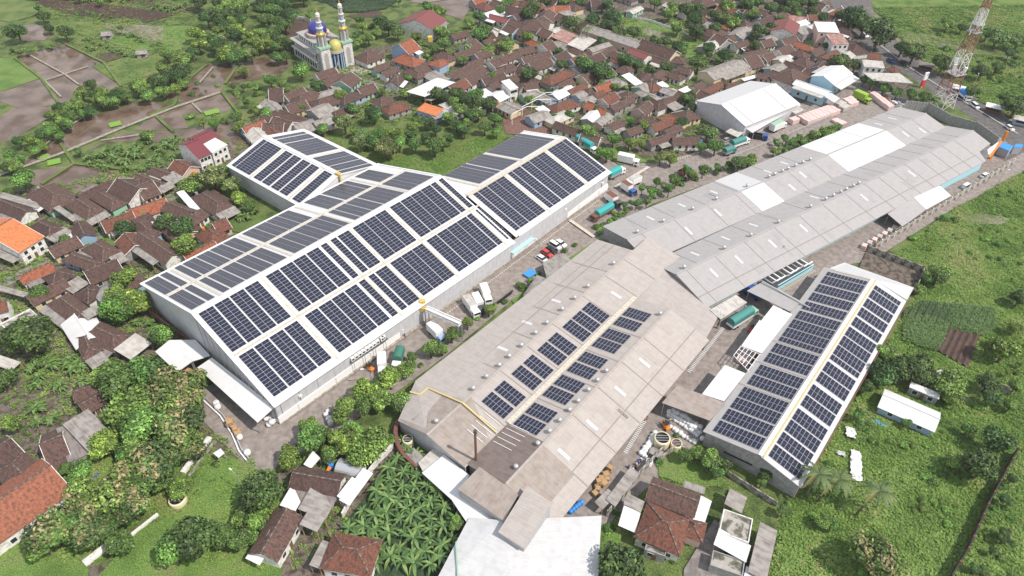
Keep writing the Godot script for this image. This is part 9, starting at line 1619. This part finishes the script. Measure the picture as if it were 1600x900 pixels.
func yard_things():
	var st: SurfaceTool
	# pipe bridge across the inner road
	var b := thing("pipe_bridge", "white truss bridge across the inner road with a yellow stair", "bridge", Vector3(-24.45, 0, -146.25)); var o := Vector3(-24.45, 0, -146.25)
	var p0 := Vector3(-23.6, 6, -142.55) - o; var p1 := Vector3(-13.94, 6, -136.96) - o
	for k: Array in [[.6, 0.0], [-.6, 0.0], [.6, 1.1], [-.6, 1.1]]:
		var sd: Vector3 = (p1 - p0).cross(Vector3.UP).normalized() * k[0]; st = ST(); bar(st, p0 + sd + Vector3(0, k[1], 0), p1 + sd + Vector3(0, k[1], 0), .22); done(st, "chord", M.white_paint, b)
	for k in 9: st = ST(); var q := p0.lerp(p1, k / 8.0); var sd: Vector3 = (p1 - p0).cross(Vector3.UP).normalized() * .6; bar(st, q + sd, q - sd, .16); bar(st, q + sd, q + sd + Vector3(0, 1.1, 0), .12); bar(st, q - sd, q - sd + Vector3(0, 1.1, 0), .12); done(st, "truss_bay", M.white_paint, b)
	st = ST(); bar(st, p0 + Vector3(0, .55, 0), p1 + Vector3(0, .55, 0), .9, .5); done(st, "duct", M.skylight, b)
	for q in [p0, p1]: st = ST(); for s in [[.5, .5], [-.5, .5], [.5, -.5], [-.5, -.5]]: bar(st, Vector3(q.x + s[0], 0, q.z + s[1]), Vector3(q.x + s[0], q.y, q.z + s[1]), .18)
	for q in [p0, p1]:
		st = ST(); for s in [[.5, .5], [-.5, .5], [.5, -.5], [-.5, -.5]]: bar(st, Vector3(q.x + s[0], 0, q.z + s[1]), Vector3(q.x + s[0], q.y, q.z + s[1]), .18)
		done(st, "support", M.steel, b)
	for q in [Vector3(-24.83, 7.6, -144.26) - o, Vector3(-24.62, 5.5, -143.63) - o]: st = ST(); box(st, q, Vector3(1.6, 1.2, 1.2)); done(st, "stair_landing", M.yellow, b)
	# air conditioners on the solar warehouse wall
	var aa := Vector3(-41.01, 4.4, -124.63); var ab := Vector3(-34, 4.4, -132.77)
	for k in 10:
		var u := thing("air_conditioner", "white outdoor unit in the row on the solar warehouse's road wall", "air conditioner", aa.lerp(ab, k / 9.0 if k < 8 else .93 + (k - 8) * .05), .75, "row of outdoor units"); st = ST(); box(st, Vector3(0, .6, 0), Vector3(1.0, 1.2, .6)); done(st, "casing", M.white_paint, u)
		st = ST(); tube(st, Vector3(0, .6, .31), Vector3(0, .6, .34), .36, .36, 10); done(st, "fan_grille", M.dark_steel, u)
	var shelf := thing("unit_shelf", "steel shelf carrying the row of outdoor units", "shelf", aa); st = ST(); bar(st, Vector3(-.6, -.1, .5), ab - aa + Vector3(.6, -.1, -.4), 1.0, .12); done(st, "deck", M.dark_steel, shelf)
	for k in 4: st = ST(); var q := (ab - aa) * (k / 3.0); bar(st, q + Vector3(.3, -.1, .5), q + Vector3(.3, -4.3, .5), .12); done(st, "leg", M.steel, shelf)
	# bags
	bags("white bulk bag in the heap by the near corner of the solar warehouse", [Vector3(-59.9, 0, -108.31), Vector3(-58.77, 0, -108.87), Vector3(-57.75, 0, -107.87), Vector3(-58.69, 0, -106.54), Vector3(-57.75, 0, -109.24), Vector3(-57.91, 0.8, -106.69), Vector3(-56.84, 0, -108.04)], "bags at the warehouse corner", 1.3)
	bags("white bulk bag under the yellow-green tree in the loading yard", [Vector3(-45.5, 0, -109.93), Vector3(-44.46, 0, -108.53), Vector3(-45.2, 0, -110.92), Vector3(-43.78, 0, -107.34)], "bags under the yard tree", 1.3)
	bags("white bulk bag in the double row before the beige canopy", grid_pts(Vector3(39.81, 0, -111.86), Vector3(45.92, 0, -105.97), Vector3(40.92, 0, -113.46), 13, 3) + grid_pts(Vector3(40.01, 0, -112.05), Vector3(45.86, 0, -107.13), Vector3(40.8, 0, -112.85), 10, 2, .2, .8), "bags before the beige canopy", 1.05)
	bags("white bulk bag in the line beside the round cream tanks", grid_pts(Vector3(38.94, 0, -108.87), Vector3(44.81, 0, -103.7), Vector3(39.56, 0, -109.65), 9, 1) + [Vector3(46.91, 0, -104.79), Vector3(44.73, 0, -104.08)], "bags beside the tanks", 1.1)
	bags("white bulk bag in the line along the factory lane", grid_pts(Vector3(35.48, 0, -106.22), Vector3(31.57, 0, -100.29), Vector3(35.88, 0, -105.82), 8, 2), "bags along the factory lane", 1.1)
	bags("white bag dropped on the loading yard gravel", [Vector3(-73.72, 0, -112.82), Vector3(-72.88, 0, -111.59), Vector3(-64.66, 0, -102.54), Vector3(-61.5, 0, -98.11)], "bags on the gravel", 1.4)
	tub("round cream tank beside the bulk bags, larger of the two", Vector3(36.72, 0, -103.51), 2.0, 2.4, "cream_tub", "black"); tub("smaller round cream tank in the corner of the wall", Vector3(40.08, 0, -102.49), 1.4, 1.8, "cream_tub", "brown_wall")
	tub("cream tank behind the curved red wall", Vector3(-24.06, 0, -101.59), 1.3, 2.6, "cream_tub", "black"); tub("round yellow tub on the edge of the lower left lawn", Vector3(-73.03, 0, -85.13), 1.9, 1.6, "cream_tub", "black")
	tub("small white tank among the drums", Vector3(32.95, 0, -97.54), .8, 1.5, "white_paint", "skylight")
	# drums and scrap beside the lane
	for k in 14:
		var q := Vector3(33.61, 0, -99.69).lerp(Vector3(29, 0, -95.33), k / 13.0) + Vector3(rng.randf_range(-1.4, 1.4), 0, rng.randf_range(-.9, .9))
		tag(put("storage_drum", smooth_lathe([Vector2(.02, .95), Vector2(.29, .95), Vector2(.31, .6), Vector2(.29, 0)], 12), M[["blue_paint", "black", "bag", "timber"][k % 4]], self, Transform3D(Basis(), q)), "drum in the clutter between the lane and the garden wall", "drum", "drums beside the lane")
	slab_thing("drum_cover", "grey sheet cover over the drums beside the cream tank", [Vector3(32.98, 1.6, -99.83), Vector3(35.26, 1.6, -98.14), Vector3(36.55, 1.9, -99.71), Vector3(34.24, 1.9, -101.23)], "sheet", "cover")
	crates("wooden crate in the heap under the right eave of the beige factory", "crates along the beige factory", [Vector3(20.18, 0, -91.06), Vector3(21.13, 0, -91.72), Vector3(20.63, 0.9, -91.81), Vector3(21.98, 0, -92.72), Vector3(22.59, 0, -94.08), Vector3(23.31, 0, -95.11), Vector3(21.41, 0, -92.9), Vector3(22.01, 0, -91.7), Vector3(22.76, 0, -93.04), Vector3(20.39, 0, -90.39), Vector3(19.67, 0, -89.07), Vector3(23.58, 0.8, -95.43)], 1.25)
	crates("wooden crate in the row at the edge of the loading yard", "crates in the loading yard", [Vector3(-68.74, 0, -107.17), Vector3(-67.89, 0, -106.38), Vector3(-67, 0, -105.4), Vector3(-66.11, 0, -104.44), Vector3(-65.43, 0, -103.67), Vector3(-67.88, 0.9, -106.09), Vector3(-66.15, 0.9, -104.34)], 1.3)
	crates("pallet stack leaning under the loading canopies", "pallets under the canopy", [Vector3(-84.7, 0, -123.66), Vector3(-83.59, 0, -122.31), Vector3(-82.15, 0, -120.97), Vector3(-83.78, 1, -122.33)], 1.6)
	# wrapped goods of the truck yard
	stacks("pink wrapped pallet load in the long double row by the grey warehouse", "pink pallet loads", Vector3(117.91, 0, -269.91), Vector3(135.13, 0, -280.98), Vector3(120.36, 0, -264.17), 10, 2, 2.2, "pink_pack")
	stacks("pink pallet load beside the grey cover in the truck yard", "pink loads near the lime truck", Vector3(142.24, 0, -286.21), Vector3(146.95, 0, -289.15), Vector3(143.56, 0, -280.62), 2, 3, 2.2, "pink_pack")
	stacks("grey covered load between two pink stacks", "grey covered loads", Vector3(137.66, 0, -282.7), Vector3(141.75, 0, -285.61), Vector3(139.09, 0, -276.61), 1, 2, 2.0, "sheetlight")
	stacks("pale red pallet load in the double row beyond the lime truck", "pale red pallet loads", Vector3(156.43, 0, -292.56), Vector3(159.61, 0, -278.73), Vector3(159.12, 0, -294.38), 9, 2, 2.2, "pink_pack")
	stacks("single pink load at the corner of the grey warehouse", "pink load at the corner", Vector3(113.36, 0, -267.26), Vector3(116.94, 0, -269.38), Vector3(114.09, 0, -264.42), 1, 1, 2.2, "pink_pack")
	stacks("pink load left on the tarmac near the white roof patch", "pink loads on the tarmac", Vector3(131.48, 0, -268.78), Vector3(134.71, 0, -270.36), Vector3(134.57, 0, -264.7), 1, 2, 1.2, "pink_pack")
	for k in 26:
		var q := Vector3(156.74, 0, -297.1).lerp(Vector3(167.3, 0, -282.65), rng.randf()) + Vector3(rng.randf_range(-3, 3), 0, rng.randf_range(-2.5, 2.5))
		var w := rng.randf_range(.8, 2.0)
		tag(block(self, "scrap_bundle", q + Vector3(0, .5, 0), Vector3(w, 1.0, rng.randf_range(.7, 1.4)), rng.randf() * 3, ["orange_paint", "bag", "bl", "timber", "steel", "white_paint"][k % 6]), "bundle in the coloured scrap heap behind the lime truck", "bundle", "scrap heap beside the hedge")
	for k in 7:
		var pl := thing("goods_pallet", "wrapped grey bundle in the row beside the meadow wall lane", "pallet", Vector3(114.31, 0, -182.69).lerp(Vector3(128.22, 0, -192.99), k / 6.0), .95, "bundles along the meadow wall")
		st = ST(); box(st, Vector3(0, .1, 0), Vector3(2.2, .2, 1.6)); done(st, "pallet", M.timber, pl); st = ST(); cham_box(st, Vector3(0, .8, 0), Vector3(2.1, 1.2, 1.5), .1); done(st, "bundle", M.sheetlight if k % 2 else M.pink_pack, pl)
	# long pipes in the pipe store
	sheet_poly("pipe_store_floor", PackedVector2Array([Vector2(114.1, -179.9), Vector2(127.7, -169.6), Vector2(121.4, -160.0), Vector2(109.0, -172.1)]), "soil")
	for k in 9:
		st = ST(); var q := Vector3(111.08, 0.3, -175.63).lerp(Vector3(113.72, 0.3, -178.21), k / 8.0); var q2 := Vector3(120.42, 0.3, -166.98).lerp(Vector3(123.06, 0.3, -169.42), k / 8.0); tube(st, q, q2, .2, .2, 8)
		var pp := done(st, "steel_pipe", M.silver if k % 2 else M.steel); tag(pp, "long grey pipe lying in the walled pipe store", "pipe", "pipes in the pipe store")
	stacks("pink and white sack stack under the open white roof frame", "sacks under the open frame", Vector3(60.85, 0, -130.87), Vector3(64.76, 0, -135.85), Vector3(63.49, 0, -128.44), 4, 3, 1.6, "pink_pack")
	for k in 5: tag(put("storage_drum", smooth_lathe([Vector2(.02, .95), Vector2(.36, .95), Vector2(.38, .6), Vector2(.36, 0)], 12), M.bright_blue, self, Transform3D(Basis.from_scale(Vector3.ONE * 1.3), Vector3(13.91, 0, -84.36).lerp(Vector3(16.4, 0, -86.7), k / 4.0))), "blue drum under the right eave near the white hall", "drum", "blue drums beside the white hall")
	# wooden power poles along the village lanes
	var pole_at := [Vector3(-141.09, 0, -171.56), Vector3(-132.92, 0, -181.69), Vector3(-124.62, 0, -195.46), Vector3(-117.48, 0, -208.2), Vector3(-71.22, 0, -301.28), Vector3(-51.1, 0, -287.71), Vector3(-30.41, 0, -297.54), Vector3(46.08, 0, -272.9), Vector3(58.92, 0, -289.82), Vector3(77.51, 0, -299.97), Vector3(114.39, 0, -319.06), Vector3(143.81, 0, -349.46)]
	var pole_by := ["nearest the orange-roofed white house", "above the brown roofs right of the orange-roofed house", "halfway along the village street", "near the maroon-roofed school", "in front of the mosque", "by the orange-red roofs below the mosque", "beside the wide white canopy roof", "at the lower end of the school lane", "in the middle of the lower school lane", "by the cream school building's lane corner", "behind the pale grey warehouse", "near the red two storey house"]
	for k in pole_at.size():
		var pw := thing("utility_pole", "grey utility pole " + pole_by[k], "pole", pole_at[k], k * .9, "utility poles of the village"); st = ST(); tube(st, Vector3.ZERO, Vector3(0, 8, 0), .14, .10, 6); done(st, "shaft", M.steel, pw)
		st = ST(); bar(st, Vector3(-.9, 7.4, 0), Vector3(.9, 7.4, 0), .1); done(st, "cross_arm", M.timber, pw)
	# chimney of the beige factory
	var ch := thing("rusty_chimney", "slim rusty chimney with a wider cap over the brown roofs", "chimney", Vector3(-7.35, 0, -93.55)); st = ST(); tube(st, Vector3.ZERO, Vector3(0, 16, 0), .32, .28, 10); done(st, "stack", M.rusty, ch)
	st = ST(); tube(st, Vector3(0, 16, 0), Vector3(0, 16.8, 0), .42, .42, 10); done(st, "cap", M.dark_steel, ch)
	# ducts and cooling gear below the longest hall
	var dg := thing("duct_platform", "dark machinery platform with white bent ducts beside the longest hall", "machinery", Vector3(86.91, 0, -165.88)); o = Vector3(86.91, 0, -165.88)
	st = ST(); fan(st, [Vector3(76.13, 2.2, -162.96) - o, Vector3(89.87, 2.2, -173.86) - o, Vector3(93.18, 2.2, -169.88) - o, Vector3(79.31, 2.2, -159.27) - o]); done(st, "deck", M.dark_steel, dg)
	for k in 9:
		var q := Vector3(76.82, 3.4, -160.9).lerp(Vector3(90.64, 3.4, -170.36), k / 8.0) - o; var sd := Vector3(1.2, 0, 1.6); st = ST(); bar(st, q - sd, q + sd * .6, .35); bar(st, q + sd * .6, q + sd * .6 + Vector3(1.6, rng.randf_range(-.6, .8), -1.2), .35); done(st, "duct", M.white_paint if k % 3 else M.steel, dg)
	st = ST(); bar(st, Vector3(79.88, 1.2, -160.43) - o, Vector3(93.75, 1.2, -170.8) - o, .3, 2.2); done(st, "screen_wall", M.wall_cyan, dg)
	st = ST(); bar(st, Vector3(74.15, 4.8, -159.3) - o, Vector3(84.06, 6, -146.6) - o, .35); done(st, "long_duct", M.silver, dg)
	# striped kerbs
	for q in [[Vector3(80.82, 0, -160.02), Vector3(94.83, 0, -170.66), "yellow and white striped kerb below the machinery platform", 26], [Vector3(60.32, 0, -143.88), Vector3(47.31, 0, -126.56), "white striped kerb along the right eave of the beige factory", 34], [Vector3(33.84, 0, -110.59), Vector3(27.62, 0, -100.38), "white striped ramp edge at the factory's lower side door", 20]]:
		var kb := thing("striped_kerb", q[2], "kerb", q[0]); var d: Vector3 = q[1] - q[0]; var n: int = q[3]
		for k in n: st = ST(); bar(st, d * (float(k) / n) + Vector3(0, .09, 0), d * ((k + .5) / n) + Vector3(0, .09, 0), 1.0, .18); done(st, "stripe", M.skylight if q[3] != 26 else M.walkway, kb)
	var rd := thing("kerb_blocks", "pale kerb blocks along the solar warehouse's road side", "kerb", Vector3(-40.93, 0, -123.87)); var ra := Vector3(-20.34, 0, -145.35) - Vector3(-40.93, 0, -123.87); var rb := Vector3(32.52, 0, -210.27) - Vector3(-40.93, 0, -123.87)
	for k in 90: st = ST(); bar(st, ra.lerp(rb, k / 90.0) + Vector3(0, .12, 0), ra.lerp(rb, (k + .55) / 90.0) + Vector3(0, .12, 0), .4, .24); done(st, "kerb_block", M.walkway, rd)
	var vd := thing("kerb_blocks", "yellowish kerb blocks curving round the lawn verge", "kerb", Vector3(39.7, 0, -231.77)); o = Vector3(39.7, 0, -231.77)
	var cv := [Vector3(39.22, 0, -231.79), Vector3(50.03, 0, -229.54), Vector3(62.22, 0, -235.62), Vector3(76.26, 0, -243.82), Vector3(83.64, 0, -248.58)]
	for i in 4:
		for k in 14: st = ST(); bar(st, (cv[i] as Vector3).lerp(cv[i + 1], k / 14.0) - o + Vector3(0, .14, 0), (cv[i] as Vector3).lerp(cv[i + 1], (k + .55) / 14.0) - o + Vector3(0, .14, 0), .5, .28); done(st, "kerb_block", M.walkway, vd)
	# tarpaulins, slides, small sheds
	slab_thing("blue_tarpaulin", "bright blue tarpaulin spread over goods beside the inner road", [Vector3(3.23, 0.9, -165.19), Vector3(5.14, 0.7, -163.55), Vector3(7.57, 0.9, -165.67), Vector3(5.86, 1.1, -167.64)], "bright_blue", "tarpaulin", 0, false)
	slab_thing("white_tent", "white tent roof beside the orange slide", [Vector3(-46.84, 3, -93.63), Vector3(-44.88, 3, -92.57), Vector3(-43.38, 3, -95.44), Vector3(-45.39, 3.4, -97.14)], "white", "tent")
	slab_thing("small_shelter", "small white shelter on the lower left lawn", [Vector3(-68.66, 2.4, -96.61), Vector3(-66.96, 2.4, -95.35), Vector3(-65.93, 2.6, -96.59), Vector3(-67.18, 2.6, -97.85)], "white", "shelter")
	slab_thing("blue_sheet", "small dark blue tarpaulin lying among the left garden shrubs", [Vector3(-95.22, 0.4, -91.2), Vector3(-94.06, 0.4, -90.51), Vector3(-93.66, 0.4, -92), Vector3(-94.84, 0.4, -92.7)], "blue_paint", "tarpaulin", 0, false)
	slab_thing("blue_sheet", "long blue sheet in the weeds below the white-roofed shed", [Vector3(90.7, 0.3, -111.78), Vector3(93.27, 0.3, -109.5), Vector3(93.99, 0.3, -110.08), Vector3(91.5, 0.3, -112.17)], "bright_blue", "tarpaulin", 0, false)
	var sl := thing("play_slide", "orange and blue playground slide beside the white tent", "slide", Vector3(-42.61, 0, -93.83)); st = ST()
	for k in 8:
		var t0 := PI * k / 8; var t1 := PI * (k + 1) / 8; bar(st, Vector3(cos(t0) * 1.6, 2.0 - k * .2, sin(t0) * 1.6), Vector3(cos(t1) * 1.6, 2.0 - (k + 1) * .2, sin(t1) * 1.6), .8, .25)
	done(st, "chute", M.orange_paint, sl); st = ST(); box(st, Vector3(1.8, 1.1, -.6), Vector3(1.0, 2.2, 1.0)); done(st, "ladder_tower", M.bright_blue, sl)
	var tk := thing("tank_shed", "silver barrel-roofed shed beside the white sheds", "shed", Vector3(-36.36, 0, -93.69), -.25); st = ST()
	for k in 10:
		var t0 := PI * k / 10; var t1 := PI * (k + 1) / 10
		quad(st, Vector3(-3, 1.6 + sin(t0) * 1.5, cos(t0) * 2.0), Vector3(3, 1.6 + sin(t0) * 1.5, cos(t0) * 2.0), Vector3(3, 1.6 + sin(t1) * 1.5, cos(t1) * 2.0), Vector3(-3, 1.6 + sin(t1) * 1.5, cos(t1) * 2.0))
		for s in [-3.0, 3.0]: tri(st, Vector3(s, 1.6, 0), Vector3(s, 1.6 + sin(t0) * 1.5, cos(t0) * 2), Vector3(s, 1.6 + sin(t1) * 1.5, cos(t1) * 2))
	done(st, "barrel_roof", M.silver, tk); st = ST(); box(st, Vector3(0, .8, 0), Vector3(5.9, 1.6, 3.9)); done(st, "wall", M.wh, tk)
	# crumpled plastic sheets in the meadow
	for q in [[Vector3(81.5, 0, -97.67), 1.3, 4.4, "long crumpled white plastic sheet in the meadow"], [Vector3(83.61, 0, -107.2), 1.2, 1.6, "pinkish crumpled sheet near the solar warehouse corner"], [Vector3(79.12, 0, -101.01), 1.0, .6, "small white rag in the meadow grass"]]:
		st = ST(); var f := FastNoiseLite.new(); f.seed = int(q[2] * 10); f.frequency = .5
		var at_ := func(i: int, j: int) -> Vector3: return Vector3((i / 8.0 - .5) * 2 * q[1] * (1 - .35 * absf(j / 14.0 - .5)) + f.get_noise_2d(j * 2, 9) * .6, .55 + f.get_noise_2d(i * 1.3, j * 1.3) * .45, (j / 14.0 - .5) * 2 * q[2])
		for i in 8:
			for j in 14: quad(st, at_.call(i, j), at_.call(i + 1, j), at_.call(i + 1, j + 1), at_.call(i, j + 1))
		tag(done(st, "plastic_sheet", M.bag, self, Transform3D(Basis(Vector3.UP, -.33), q[0] + Vector3(0, .5, 0))), q[3], "sheet")
	# bare tree beside the dark teal lorry
	var bt := thing("bare_tree", "bare branching tree in a planter behind the dark teal lorry", "tree", Vector3(58.51, 0, -143.93)); st = ST(); tube(st, Vector3.ZERO, Vector3(.4, 4, -.3), .16, .09, 6, false); done(st, "trunk", M.bark, bt)
	st = ST(); for k in 16: var a: float = k * 2.4; var q: Vector3 = Vector3(.15 + k * .016, 1.6 + k * .16, -.12 - k * .01); tube(st, q, q + Vector3(cos(a) * 1.3, 1.5, sin(a) * 1.3), .05, .015, 4, false)
	done(st, "branches", M.bark, bt)
	# people
	person("person in dark clothes walking along the solar warehouse's road side", Vector3(-29.48, 0, -137.67), 2.2, "dark_steel", "black")
	person("worker in an orange vest standing near the bulk bags", Vector3(37.96, 0, -108.7), .6, "orange_paint", "dark_steel")
	person("worker in a red shirt at the factory's side door", Vector3(34.12, 0, -110.38), 1.4, "red_paint", "black")
	person("worker in white beside the bulk bags", Vector3(39.8, 0, -110.04), 3.0, "white_paint", "dark_steel")
	tag(block(self, "water_tower", Vector3(-42.2, 4.5, -336.88), Vector3(2.2, 2.4, 2.2), .3, "yellow"), "yellow water tank on the house beside the red-roofed hall", "water tank")
